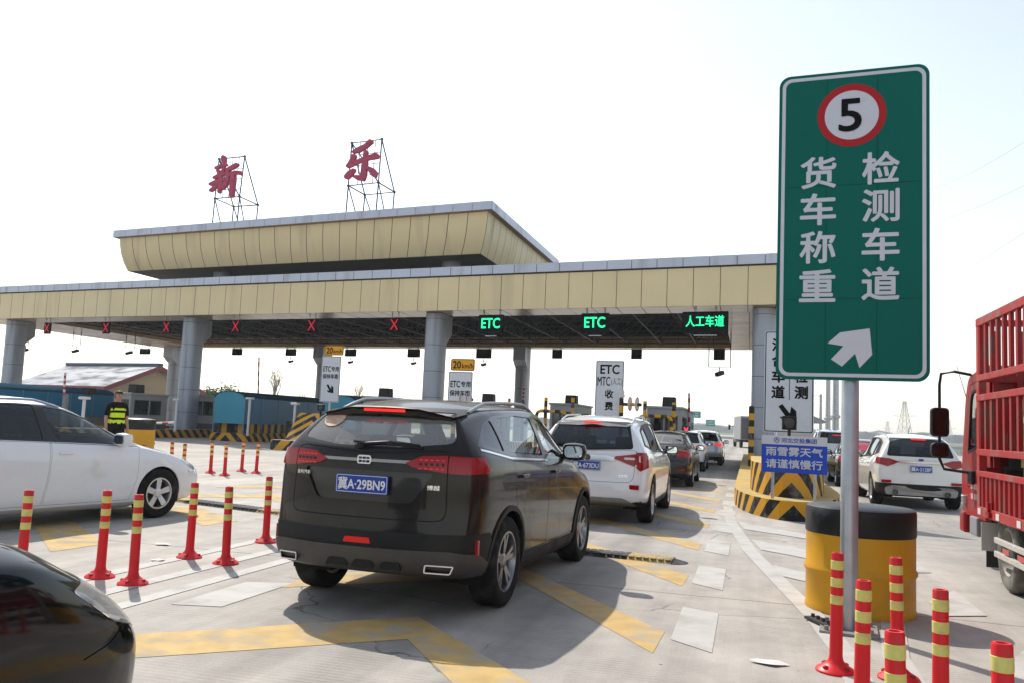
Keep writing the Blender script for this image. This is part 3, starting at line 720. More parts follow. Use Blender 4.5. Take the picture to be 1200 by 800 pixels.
def raise_(bm, off=0, thick=.012):
    """move a cut panel along its normals and give it an edge"""
    bm.normal_update()
    if off:
        for v, n in [(v, v.normal.copy()) for v in bm.verts]: v.co += n * off
    if thick:
        be = [e for e in bm.edges if len(e.link_faces) == 1]
        vn = {v: v.normal.copy() for e in be for v in e.verts}; new = {v: bm.verts.new(v.co - n * thick) for v, n in vn.items()}
        for e in be:
            a, b = e.verts; bm.faces.new((a, b, new[b], new[a]))
    return bm
def part(bm, name, m, parent, off=0, thick=.012, smooth=40):
    raise_(bm, off, thick); bmesh.ops.recalc_face_normals(bm, faces=bm.faces[:])
    # outward check: panels are convex-ish around the car's axis
    return link(bm, name, m, parent, smooth)
def mir(poly): return [(-x, y) for x, y in poly]
tyre_m = mat('tyre_rubber', (.012, .0115, .011), .85, var=.3, vscale=14, dirt=(.05, .045, .038), dscale=6, dmin=.52, spec=.2)
alloy = mat('alloy_rim', (.55, .56, .58), .3, .85, var=.05)
dark_alloy = mat('dark_alloy', (.10, .10, .105), .35, .8)
disc_m = mat('brake_disc', (.16, .15, .14), .5, .8)
under_m = mat('underbody_black', (.008, .008, .008), .9)
seat_m = mat('car_seat_cloth', (.035, .034, .033), .8)
lamp_red = mat('tail_lamp_red', (.24, .004, .007), .12, spec=.4, emit=(1, .02, .02), estr=.025)
lamp_lit = mat('lit_brake_lamp', (.5, .01, .01), .2, emit=(1, .03, .02), estr=.7)
lamp_clear = mat('clear_lamp_cover', (.55, .56, .58), .08, .4, coat=1)
plate_blue = mat('plate_blue', (.015, .055, .33), .4)
plate_white = mat('plate_white', (.75, .75, .78), .5)
def wheel(root, x, y, r, w, style, n, side, rim=alloy, rr=.66):
    t = bpy.data.objects.new('wheel', None); COL.objects.link(t); t.parent = root; t.location = (x, y, r)
    s = side
    b = bmesh.new(); R_ = r * rr
    lathe(b, [(R_, -w * .46 * s), (R_ + .02, -w * .5 * s), (r * .93, -w * .5 * s), (r * .985, -w * .42 * s), (r, -w * .3 * s), (r, w * .3 * s), (r * .985, w * .42 * s), (r * .93, w * .5 * s), (r * .85, w * .515 * s), (R_ + .025, w * .5 * s), (R_, w * .45 * s)], 44, axis='Y')
    for k in range(3):
        pass
    build(b, 'tyre', [tyre_m], t, 50)
    b = bmesh.new()
    lathe(b, [(R_ + .004, w * .47 * s), (R_ - .012, w * .475 * s), (R_ - .02, w * .40 * s), (R_ - .03, -w * .3 * s), (R_ - .03, -w * .42 * s), (R_ + .002, -w * .45 * s)], 44, axis='Y')
    yo = w * .40 * s
    def rad(a, q, yy): return Vector((q * math.cos(a), yy, q * math.sin(a)))
    for k in range(n):
        a = 2 * math.pi * k / n + .3
        sub = ((0, style[0], style[1]),) if style[2] == 0 else ((-style[2], style[0], style[1]), (style[2], style[0], style[1]))
        for da, w0, w1 in sub:
            q0, q1 = .045, R_ - .015; e = Vector((-math.sin(a), 0, math.cos(a))); e2 = Vector((-math.sin(a + da), 0, math.cos(a + da)))
            A, B = rad(a, q0, yo * .86), rad(a + da, q1, yo * 1.04); dp = Vector((0, -.03 * s, 0))
            vs = [b.verts.new(v) for v in (A - e * w0, A + e * w0, B + e2 * w1, B - e2 * w1, A - e * w0 + dp, A + e * w0 + dp, B + e2 * w1 + dp * .8, B - e2 * w1 + dp * .8)]
            for q in ((0, 1, 2, 3), (0, 4, 5, 1), (3, 2, 6, 7), (0, 3, 7, 4), (1, 5, 6, 2)): b.faces.new([vs[i] for i in q])
    lathe(b, [(.002, yo * .98), (.032, yo * .98), (.06, yo * .9), (.072, yo * .78), (.07, yo * .4)], 24, axis='Y')
    build(b, 'rim', [rim], t, 35)
    b = bmesh.new(); lathe(b, [(.002, 0), (r * .45, 0), (r * .45, -.02 * s), (.002, -.02 * s)], 32, axis='Y'); build(b, 'brake_disc', [disc_m], t, 30)
    b = bmesh.new(); lathe(b, [(.002, -w * .34 * s), (R_ - .02, -w * .34 * s)], 24, axis='Y'); build(b, 'wheel_backing', [under_m], t)
    return t
def plate(root, s, c, tilt=0, w=.44, h=.14, axis=-1):
    """blue number plate facing the rear (-x)"""
    t = bmesh.new(); fn = lambda y, z, d=0: Vector((c[0] - d - z * math.sin(tilt) * -1, c[1] - y, c[2] + z))
    prism(t, rrect(w, h, .012), lambda y, z, k: fn(y, z, (.0, .012)[k])); o = build(t, 'number_plate', [plate_blue], root)
    t = bmesh.new(); ring2(t, rrect(w - .012, h - .012, .01), rrect(w - .02, h - .02, .008), lambda y, z: fn(y, z, .0135))
    text(t, s, 0, 0, w * .9, h * .66, lambda y, z: fn(y, z, .014), .018); o2 = link(t, 'plate_lettering', [plate_white], o)
    return o
def mirror(root, x, y, z, s, paint, sc=1, parent=True):
    m = bmesh.new(); bmesh.ops.create_cube(m, size=1)
    bmesh.ops.subdivide_edges(m, edges=m.edges[:], cuts=3, use_grid_fill=True)
    for v in m.verts:
        d = v.co.normalized(); v.co = v.co.lerp(d * .62, .55); v.co.x *= .15 * (1.15 if v.co.x > 0 else .8); v.co.y *= .23; v.co.z *= .165
        v.co *= sc
    for v in m.verts: v.co += Vector((x, y + s * .13 * sc, z + .06 * sc))
    tube(m, (x + .02, y - s * .05, z), (x + .02, y + s * .1, z + .03), .035, .03, n=8, mi=1)
    o = build(m, 'mirror', [paint, black_plastic()], root, 50)
    m = bmesh.new(); prism(m, rrect(.185 * sc, .115 * sc, .04 * sc), lambda a, b_, k: Vector((x - (.066 + .004 * k) * sc, y + s * .135 * sc + a, z + .06 * sc + b_))); build(m, 'mirror_glass', [mat('mirror_silver', (.8, .85, .86), .03, 1)], o)
    return o
def seats(root, y0=.36, x0=(-.05, -.95), zf=.55, col=None):
    b = bmesh.new()
    for (x, y, w) in ((x0[0], y0, .5), (x0[0], -y0, .5), (x0[1], 0, 1.25)):
        box(b, (x + .2, y, zf), (.5, w, .2)); M = Matrix.Translation((x - .08, y, zf + .30)) @ Matrix.Rotation(R(-14), 4, 'Y'); box(b, (0, 0, 0), (.15, w * .94, .66), M)
        for hy in ((0,) if w < 1 else (-.38, .38)): M = Matrix.Translation((x - .2, y + hy, zf + .70)) @ Matrix.Rotation(R(-10), 4, 'Y'); box(b, (0, 0, 0), (.09, .26, .18), M)
    build(b, 'seats', [seat_m], root, bevel=.035, smooth=50)
    b = bmesh.new(); box(b, (.95, 0, .84), (.5, 1.4, .2)); box(b, (0, 0, .36), (3.0, 1.45, .06)); build(b, 'dashboard', [seat_m], root, bevel=.03)
def rail(root, x0, x1, y, zf, m=None):
    for s in (1, -1):
        b = bmesh.new(); n = 10; pts = []
        for k in range(n + 1):
            t = k / n; x = x0 + (x1 - x0) * t; pts.append((x, s * y(x), zf(x) + .045 * min(1, 5 * min(t, 1 - t))))
        polytube(b, pts, .016, 8); build(b, 'roof_rail', [m or alloy], root, 60)
class Car:
    def __init__(s, name, label, S, paint, loc, head, group=None):
        s.root = thing(name, label, S['cat'], loc, head, group); s.S = S; s.paint = paint; s.bm = shell(S)
        s.tree = BVHTree.FromBMesh(s.bm); s.wb = S['wb']
    def y(s, x, z, side=-1):
        h = s.tree.ray_cast(Vector((x, side * 3, z)), Vector((0, -side, 0))); return h[0].y if h[0] else side * .9
    def x(s, y, z, end=-1):
        h = s.tree.ray_cast(Vector((end * 6, y, z)), Vector((-end, 0, 0))); return h[0].x if h[0] else end * 2.2
    def z(s, x, y=0):
        h = s.tree.ray_cast(Vector((x, y, 5)), Vector((0, 0, -1))); return h[0].z if h[0] else 1
    def arches(s, r, clad=0, cm=None, drop=0):
        rt = s.root
        for xc in (-s.wb / 2, s.wb / 2):
            for sd in (1, -1):
                ex = lambda c, xc=xc: abs(c.x - xc) < 1.0
                if clad:
                    p = cut(s.bm, disc2(r + clad, 36, xc, s.S['r'] - drop), 'y', sd, lim=.02, extra=ex); cut(p, disc2(r, 36, xc, s.S['r'] - drop), 'y', sd, lim=.02).free(); part(p, 'wheel_arch_trim', [cm], rt, .012, .03)
                else:
                    cut(s.bm, disc2(r, 36, xc, s.S['r'] - drop), 'y', sd, lim=.02, extra=ex).free()
                b = bmesh.new(); yw = s.S['w'][len(s.S['w']) // 2][1] - .02
                n = 18; A = []
                for k in range(n + 1):
                    a = R(-20 + 220 * k / n); A.append((xc + (r + .004) * math.cos(a), s.S['r'] - drop + (r + .004) * math.sin(a)))
                o_ = [b.verts.new((x, sd * (yw - .04), z)) for x, z in A]; i_ = [b.verts.new((x, sd * .5, z)) for x, z in A]
                for k in range(n): b.faces.new((o_[k], o_[k + 1], i_[k + 1], i_[k]))
                b.faces.new(i_); build(b, 'wheel_well', [under_m], rt)
    def wheels(s, style, n, rim=alloy, w=.23, track=None, rr=.66):
        t = track or (s.S['w'][len(s.S['w']) // 2][1] - w / 2 - .012)
        for xc in (-s.wb / 2, s.wb / 2):
            for sd in (1, -1): wheel(s.root, xc, sd * t, s.S['r'], w, style, n, sd, rim, rr)
    def windows(s, outer, panes, gm, sides=(1, -1), trim=None):
        for sd in sides:
            t = cut(s.bm, outer, 'y', sd)
            for p in panes:
                g = cut(t, p, 'y', sd); part(g, 'window', [gm if not isinstance(gm, dict) else gm[panes.index(p)]], s.root, -.006, 0)
            part(t, 'window_trim', [trim or black_plastic()], s.root, .002, .012)
    def screen(s, outer, inner, gm, end, name, extra=None, trim=None):
        t = cut(s.bm, outer, 'x', end, lim=.08, extra=extra); g = cut(t, inner, 'x', end, lim=.05); part(t, name + '_trim', [trim or black_plastic()], s.root, .001, .01); return part(g, name, [gm], s.root, -.004, 0)
    def door(s, poly, sides=(1, -1), handle=None, hm=None, label=None):
        for sd in sides:
            d = cut(s.bm, poly, 'y', sd); i = cut(d, inset(poly, .005), 'y', sd)
            part(d, 'door_gap', [under_m], s.root, -.006, 0); o = part(i, 'door', [s.paint], s.root, 0, .02)
            if handle:
                hx, hz = handle; y = s.y(hx, hz, sd); b = bmesh.new()
                box(b, (hx, y + sd * .022, hz), (.19, .022, .032)); box(b, (hx - .075, y + sd * .008, hz), (.03, .03, .026)); box(b, (hx + .075, y + sd * .008, hz), (.03, .03, .026))
                build(b, 'door_handle', [hm or s.paint], o, 40, bevel=.008)
    def panel(s, poly, axis, side, name, m, off=0, thick=.012, lim=.12, extra=None, gap=0):
        p = cut(s.bm, poly, axis, side, lim=lim, extra=extra)
        if gap:
            i = cut(p, inset(poly, gap), axis, side, lim=lim - .05); part(p, name + '_gap', [under_m], s.root, -.006, 0); p = i
        return part(p, name, [m], s.root, off, thick)
    def line(s, pts, wd, axis, side, name, m, off=.003):
        P = [Vector(p) for p in pts]; A, B = [], []
        for k, p in enumerate(P):
            d = (P[min(k + 1, len(P) - 1)] - P[max(k - 1, 0)]).normalized(); n = Vector((-d.y, d.x)) * wd / 2; A.append(tuple(p + n)); B.append(tuple(p - n))
        return s.panel(A + B[::-1], axis, side, name, m, off, .006)
    def done(s):
        # dark underside on the floor pan
        for f in s.bm.faces:
            f.material_index = 1 if f.normal.z < -.75 else 0
        be = [e for e in s.bm.edges if len(e.link_faces) == 1]; s.bm.normal_update()
        vn = {v: v.normal.copy() for e in be for v in e.verts}; new = {v: s.bm.verts.new(v.co - n * .018) for v, n in vn.items()}
        for e in be:
            a, b = e.verts; s.bm.faces.new((a, b, new[b], new[a]))
        return link(s.bm, 'body', [s.paint, under_m], s.root, 50)
def suv(L=4.52, W=1.83, H=1.69, wb=2.67, r=.364, **k):
    h = L / 2; w = W / 2; z = H / 1.69
    S = dict(cat='SUV', wb=wb, r=r,
        top=[(-h, 1.585 * z), (-1.7, 1.635 * z), (-.9, 1.68 * z), (-.2, H), (.25, 1.665 * z), (.42, 1.615 * z), (.8, 1.38 * z), (1.16, 1.13 * z), (1.3, 1.085 * z), (1.75, 1.02 * z), (h - .2, .94 * z), (h, .80 * z)],
        zs=[(-h, 1.10 * z), (-1.2, 1.085 * z), (0, 1.045 * z), (1.1, 1.01 * z), (1.5, .97 * z), (h, .72 * z)],
        w=[(-h, w - .10), (-h + .09, w - .055), (-h + .3, w - .018), (-1.2, w), (0, w), (1.2, w), (h - .35, w - .04), (h - .1, w - .12), (h, w - .2)],
        wr=[(-h, .60 * w / .915), (-1.4, .635 * w / .915), (0, .65 * w / .915), (.42, .635 * w / .915), (1.1, .73 * w / .915), (1.35, .78 * w / .915), (h - .3, .72 * w / .915), (h, .6 * w / .915)],
        zb=[(-h, .36), (-1.8, .27), (-.9, .2), (.9, .2), (1.8, .24), (h, .28)],
        rear=[(.2, .14), (.34, .06), (.48, .0), (.66, .0), (.72, .03), (.95, .045), (1.1, .06), (1.18, .10), (1.4, .28), (1.52, .40), (1.62, .5)],
        front=[(.2, .1), (.5, .0), (.75, .03), (.95, .16)],
        edge=[(-h, .085), (-1, .075), (.4, .07), (1.1, .075), (1.5, .06), (h, .05)])
    S.update(k); return S
def sedan(L=4.6, W=1.75, H=1.46, wb=2.62, r=.315, **k):
    h = L / 2; w = W / 2
    S = dict(cat='sedan', wb=wb, r=r,
        top=[(-h, .99), (-h + .12, 1.035), (-1.75, 1.065), (-1.5, 1.10), (-1.05, 1.33), (-.75, 1.41), (-.3, H - .005), (0, H), (.3, H - .04), (.6, 1.28), (1.02, 1.04), (1.2, .985), (1.7, .92), (h - .2, .80), (h, .68)],
        zs=[(-h, .90), (-1.2, .93), (0, .90), (1.1, .87), (1.5, .83), (h, .62)],
        w=[(-h, w - .12), (-h + .09, w - .07), (-h + .3, w - .025), (-1.2, w), (0, w), (1.2, w), (h - .35, w - .05), (h - .1, w - .13), (h, w - .22)],
        wr=[(-h, .62), (-1.6, .66), (-1.3, .60), (-.8, .575), (0, .59), (.35, .58), (1.0, .68), (1.25, .73), (h - .3, .68), (h, .55)],
        zb=[(-h, .33), (-1.8, .24), (-.9, .17), (.9, .17), (1.8, .2), (h, .24)],
        rear=[(.2, .1), (.4, .0), (.62, .0), (.68, .03), (.9, .05), (1.05, .1)],
        front=[(.2, .1), (.45, .0), (.65, .03), (.85, .16)],
        edge=[(-h, .05), (-1.5, .06), (-.8, .085), (0, .08), (.4, .075), (1.1, .06), (h, .05)])
    S.update(k); return S
CARS = {}
def interior_dark(c): seats(c.root)
# ---- the brown SUV in front of the camera
brown = mat('dark_brown_metallic', (.021, .017, .0145), .2, .3, coat=.35, var=.02, spec=.12, dirt=(.045, .039, .032), dscale=1.6, dmin=.58)
dusty = glass('dusty_brightened_glass', (.84, .90, .89), 1.5, .05, .30)  # dust film, thickened to paint in the pale brightness of the glass
clear = glass('side_glass', (.84, .90, .88), .6)
priv = glass('dark_glass', (.045, .052, .06), .8)
clad = mat('black_cladding', (.010, .010, .011), .55, var=.2, spec=.25, dirt=(.035, .031, .026), dscale=3, dmin=.5)
skid = mat('grey_skid_plate', (.075, .07, .066), .45, .3, var=.1, spec=.3)
HS = -.0446
rear_ax = Vector((-2.794, 6.963, 0)); fw = Vector((-math.sin(HS), math.cos(HS), 0))
def hero():
    c = Car('suv', 'dark brown SUV in the foreground queueing for the toll lane with a dusty rear window', suv(bow=(.24, .2), zs=[(-2.26, 1.22), (-1.2, 1.18), (0, 1.13), (1.1, 1.07), (1.5, 1.0), (2.26, .74)], rear=[(.2, .14), (.34, .05), (.48, .0), (.70, .0), (.76, .03), (1.02, .04), (1.2, .06), (1.28, .11), (1.42, .26), (1.53, .39), (1.62, .5)]), brown, rear_ax + fw * 1.335, HS + math.pi / 2)
    rt = c.root
    c.arches(.415, .04, clad, .0)
    # lower cladding along the sills
    for sd in (1, -1): c.panel([(-.93, .1), (.93, .1), (.93, .36), (-.93, .36)], 'y', sd, 'sill_trim', clad, .012, .02, lim=.02)
    outer = fillet([(-1.88, 1.30), (-1.25, 1.215), (0, 1.165), (1.02, 1.115), (.92, 1.18), (.45, 1.47), (.1, 1.575), (-.6, 1.585), (-1.25, 1.545), (-1.55, 1.47)], [.02, .02, .02, .05, .05, .12, .1, .1, .1, .05])
    panes = [fillet([(-1.74, 1.31), (-1.36, 1.255), (-1.34, 1.51), (-1.58, 1.455)], .03), fillet([(-1.24, 1.245), (-.24, 1.20), (-.22, 1.55), (-.65, 1.56), (-1.2, 1.525)], .035), fillet([(-.12, 1.195), (.86, 1.15), (.40, 1.45), (.05, 1.545), (-.12, 1.55)], .03)]
    c.windows(outer, panes, {0: priv, 1: clear, 2: clear}, trim=mat('gloss_black_trim', (.02, .02, .021), .15, coat=.5))
    c.screen(fillet([(-.70, 1.285), (0, 1.235), (.70, 1.285), (.58, 1.59), (-.58, 1.59)], .06), fillet([(-.67, 1.32), (-.3, 1.275), (.3, 1.275), (.67, 1.32), (.55, 1.555), (-.55, 1.555)], .07), dusty, -1, 'rear_window')
    c.screen([(-.62, 1.16), (.62, 1.16), (.58, 1.6), (-.58, 1.6)], [(-.6, 1.17), (.6, 1.17), (.56, 1.585), (-.56, 1.585)], clear, 1, 'windscreen', extra=lambda p: p.x < 1.3)
    for x0, x1, hx in ((-1.22, -.18, -1.02), (-.16, .95, .05)):
        z1 = 1.15
        poly = [(x0 + (.18 if x0 < -1 else 0), .38), (x1, .38), (x1 + (.0 if x0 < -1 else .02), .8), (x1, z1 + (0 if x0 < -1 else -.02)), (x0, z1 + .03), (x0, .95), (x0 + (.06 if x0 < -1 else 0), .78)]
        c.door(poly, handle=(hx + .02, 1.045))
    # belt chrome line
    for sd in (1, -1): c.line([(-1.86, 1.275), (-1.25, 1.198), (0, 1.148), (.98, 1.10)], .018, 'y', sd, 'chrome_strip', chrome(), .006)
    # tailgate with its number plate recess
    tg = fillet([(-.66, .735), (.66, .735), (.645, 1.245), (.60, 1.262), (0, 1.225), (-.60, 1.262), (-.645, 1.245)], [.09, .09, .01, .01, .01, .01, .01])
    p = cut(c.bm, tg, 'x', -1); i = cut(p, inset(tg, .006), 'x', -1); part(p, 'tailgate_gap', [under_m], rt, -.006, 0)
    # lamps: inner half on the tailgate, outer half round the corner
    for sd in (1, -1):
        li = [(.33 * sd, 1.16), (.39 * sd, 1.13), (.643 * sd, 1.095), (.638 * sd, 1.225), (.45 * sd, 1.213)]
        q = cut(i, li, 'x', -1); a = part(q, 'tail_lamp', [lamp_red], rt, .012, .03)
    rec = fillet([(-.40, .86), (.40, .86), (.55, 1.09), (-.55, 1.09)], .04)
    q = cut(i, rec, 'x', -1); part(q, 'plate_recess', [mat('dark_recess', (.022, .02, .019), .35, .2, coat=.6)], rt, -.018, 0)
    cs = [(-.36, 1.155), (.36, 1.155), (.39, 1.178), (-.39, 1.178)]
    q = cut(i, cs, 'x', -1); part(q, 'chrome_strip', [mat('dark_chrome', (.30, .27, .23), .15, 1)], rt, .008, .02)
    part(i, 'tailgate', [brown], rt, 0, .02)
    for sd in (1, -1):
        lo = [(.655 * sd, 1.095), (.75 * sd, 1.09), (.95 * sd, 1.10), (.95 * sd, 1.215), (.648 * sd, 1.222)]
        q = cut(c.bm, lo, 'x', -1, lim=.15); 
        lt = [(-2.35, 1.10), (-1.86, 1.105), (-1.78, 1.12), (-1.86, 1.17), (-2.0, 1.20), (-2.35, 1.215)]
        q2 = cut(c.bm, lt, 'y', sd, lim=.1); join(q, q2); bmesh.ops.remove_doubles(q, verts=q.verts[:], dist=.0015)
        o = part(q, 'tail_lamp', [lamp_red], rt, .012, .03)
        b = bmesh.new()                                   # light-guide bars and led dots inside the lamp
        for zz in (1.125, 1.158, 1.19):
            for yy in (.45, .49, .53, .57, .61):
                x = c.x(sd * yy, zz); box(b, (x - .0135, sd * yy, zz), (.004, .028, .007 if zz != 1.158 else .02), mi=0 if zz != 1.158 else 1)
        build(b, 'lamp_reflector', [mat('lamp_inner_red', (.6, .02, .02), .25, emit=(1, .03, .02), estr=.3), mat('lamp_smoke', (.05, .02, .02), .2)], o)
    # bumper: gloss black band, reflectors, skid plate with exhaust trims
    sk = fillet([(-.88, .34), (-.62, .31), (.62, .31), (.88, .34), (.86, .50), (.70, .525), (-.70, .525), (-.86, .50)], .03)
    q = cut(c.bm, sk, 'x', -1, lim=.05); part(q, 'skid_plate', [skid], rt, .022, .03)
    c.panel([(-1, .20), (1, .20), (1, .645), (-1, .645)], 'x', -1, 'rear_bumper', clad, .006, .02, lim=.3)
    for sd in (1, -1): c.panel([(-2.4, .20), (-1.72, .20), (-1.70, .52), (-1.78, .645), (-2.4, .645)], 'y', sd, 'rear_bumper', clad, .006, .02, lim=.05)
    b = bmesh.new()
    for yy in (-.28, -.06, .16, .38)[:3]:
        x = c.x(yy, .42) - .018; prism(b, fillet([(-.095, -.028), (.095, -.028), (.07, .03), (-.07, .03)], .02), lambda a, z, k, x=x, yy=yy: Vector((x - .012 * k, yy + a, .40 + z)))
    build(b, 'skid_ribs', [clad], rt)
    for sd in (1, -1):
        b = bmesh.new(); o_ = fillet([(-.105, .030), (.10, .038), (.105, -.026), (-.08, -.034)], .015)
        sx_ = [c.x(sd * (.64 - a), .40) for a in (-.11, 0, .11)]
        def fx(a, z, d): k = (a + .11) / .22; return Vector((sx_[0] * (1 - k) + sx_[2] * k - .030 - d, sd * (.64 - a), .39 + z))
        if area2(o_) < 0: o_ = o_[::-1]
        i_ = inset(o_, .010); ring2(b, o_, i_, lambda a, z: fx(a, z, .02))
        for k in range(len(o_)):
            a0, a1 = o_[k], o_[(k + 1) % len(o_)]; b.faces.new([b.verts.new(v) for v in (fx(*a0, .02), fx(*a1, .02), fx(*a1, -.08), fx(*a0, -.08))])
        flat(b, i_, lambda a, z: fx(a, z, -.005), 1); build(b, 'exhaust_trim', [chrome(), under_m], rt, 30)
        b = bmesh.new(); x = c.x(sd * .84, .55); box(b, (x + .028, sd * .862, .545), (.04, .03, .12)); build(b, 'reflector', [lamp_red], rt, bevel=.008)
    b = bmesh.new(); x = c.x(0, .57); prism(b, fillet([(-.115, -.02), (.115, -.02), (.10, .022), (-.10, .022)], .012), lambda a, z, k: Vector((x - .004 - .012 * k, a, .572 + z))); build(b, 'fog_lamp', [mat('lit_fog_lamp', (.5, .01, .01), .2, emit=(1, .03, .02), estr=.10)], rt)
    plate(rt, '冀A·29BN9', (c.x(0, .98) - .008, 0, .985))
    # spoiler lip with the high brake lamp
    b = bmesh.new(); z0 = 1.60
    pts = [(-.60, -1.62), (-.57, -1.86), (-.3, -1.915), (0, -1.93), (.3, -1.915), (.57, -1.86), (.60, -1.62)]
    T = [b.verts.new((x, y, c.z(max(x, -1.80), y * .97) + .012 - max(0, -1.80 - x) * .12)) for y, x in pts]; U = [b.verts.new((x + (.02 if x < -1.7 else 0), y * .98, v.co.z - .055)) for (y, x), v in zip(pts, T)]
    b.faces.new(T); b.faces.new(U[::-1])
    for k in range(len(pts)): n = (k + 1) % len(pts); b.faces.new((T[k], T[n], U[n], U[k]))
    build(b, 'spoiler', [brown], rt, bevel=.01, smooth=50)
    b = bmesh.new(); box(b, (-1.918, 0, T[3].co.z - .032 if False else c.z(-1.8, 0) - .028), (.03, .36, .022)); build(b, 'brake_lamp', [lamp_lit], rt, bevel=.004)
    # wiper, badge, lettering, antenna fin, rails, mirrors
    b = bmesh.new(); p0 = Vector((c.x(.06, 1.28) - .02, .06, 1.28)); p1 = Vector((c.x(-.40, 1.30) - .03, -.42, 1.295))
    polytube(b, [p0, p0.lerp(p1, .5) + Vector((-.015, 0, .028)), p1], [.02, .014, .008], 6); tube(b, p0 + Vector((.03, 0, 0)), p0 - Vector((.015, 0, 0)), .028, n=12)
    q0 = Vector((c.x(.12, 1.30) - .014, .14, 1.305)); q1 = Vector((c.x(-.42, 1.285) - .014, -.44, 1.28)); tube(b, q0, q1, .011, n=6); build(b, 'rear_wiper', [black_plastic()], rt, 50)
    b = bmesh.new(); x = c.x(0, 1.17) - .008
    prism(b, fillet([(-.055, -.03), (.055, -.03), (.062, .0), (.055, .036), (-.055, .036), (-.062, 0)], .018), lambda a, z, k: Vector((x - .012 * k, a, 1.168 + z)))
    for r_ in range(2):
        for q_ in range(3): prism(b, rrect(.026, .018, .004, 2, -.032 + .032 * q_, -.011 + .026 * r_), lambda a, z, k: Vector((x - .012 - .003 * k, a, 1.168 + z)), 1 if (r_ + q_) % 2 else 2)
    build(b, 'badge', [chrome(), mat('badge_blue', (.02, .06, .3), .2), under_m], rt)
    b = bmesh.new(); fnL = lambda a, z: Vector((c.x(-a, z) - .004, -a, z))
    text(b, '吉利汽车', -.56, 1.045, .14, .032, fnL, .006); text(b, '博越', .555, .985, .09, .036, fnL, .006); link(b, 'badge_lettering', [chrome()], rt)
    rail(rt, -1.55, .30, lambda x: .575, lambda x: c.z(x, .575), mat('grey_roof_rail', (.25, .25, .25), .3, .8))
    for sd in (1, -1): mirror(rt, .58, sd * (abs(c.y(.62, 1.15)) - .02), 1.165, sd, brown)
    # round sticker low in the rear window, seats
    seats(rt)
    b = bmesh.new(); ce = 0
    flat(b, [(.45 + .10 * math.cos(t), 1.47 + .062 * math.sin(t)) for t in [k * math.pi / 12 for k in range(24)]], lambda y, z: Vector((c.x(y, z) - .004, y, z)))
    link(b, 'window_sticker', [mat('faded_sticker', (.55, .36, .25), .6, var=.2, vscale=20)], rt)
    c.done(); c.wheels((.021, .016, .17), 5, w=.225, rim=mat('smoked_alloy_rim', (.26, .26, .27), .28, .85))
    return c
hero()

# ---- the other cars
white_p = mat('white_car_paint', (.78, .78, .80), .28, coat=1, var=.015, dirt=(.52, .50, .47), dscale=1.4, dmin=.62)
pearl = mat('pearl_white_paint', (.72, .71, .68), .28, coat=1, var=.015, dirt=(.48, .45, .41), dscale=1.4, dmin=.62)
black_p = mat('black_car_paint', (.005, .005, .006), .07, coat=.0, spec=.32, var=.05, dirt=(.02, .019, .017), dscale=1.2, dmin=.66)
dark_p = mat('dark_grey_paint', (.014, .0135, .0135), .18, .2, coat=.3, spec=.4, dirt=(.035, .032, .029), dscale=1.4, dmin=.58)
silver_p = mat('silver_car_paint', (.42, .43, .45), .3, .6, coat=1)
SUV_OUT = fillet([(-1.86, 1.22), (-1.15, 1.115), (0, 1.085), (1.06, 1.055), (.98, 1.13), (.45, 1.47), (.1, 1.575), (-.6, 1.585), (-1.3, 1.545), (-1.62, 1.46)], [.02, .02, .02, .05, .05, .12, .1, .1, .1, .05])
SUV_PANES = [fillet([(-1.72, 1.24), (-1.28, 1.16), (-1.24, 1.50), (-1.56, 1.44)], .03), fillet([(-1.15, 1.15), (-.14, 1.12), (-.12, 1.55), (-.6, 1.56), (-1.12, 1.52)], .035), fillet([(-.02, 1.12), (.93, 1.09), (.42, 1.44), (.08, 1.545), (-.02, 1.55)], .03)]
def sc2(p, kx=1, kz=1, z0=0): return [(x * kx, z0 + (z - z0) * kz) for x, z in p]
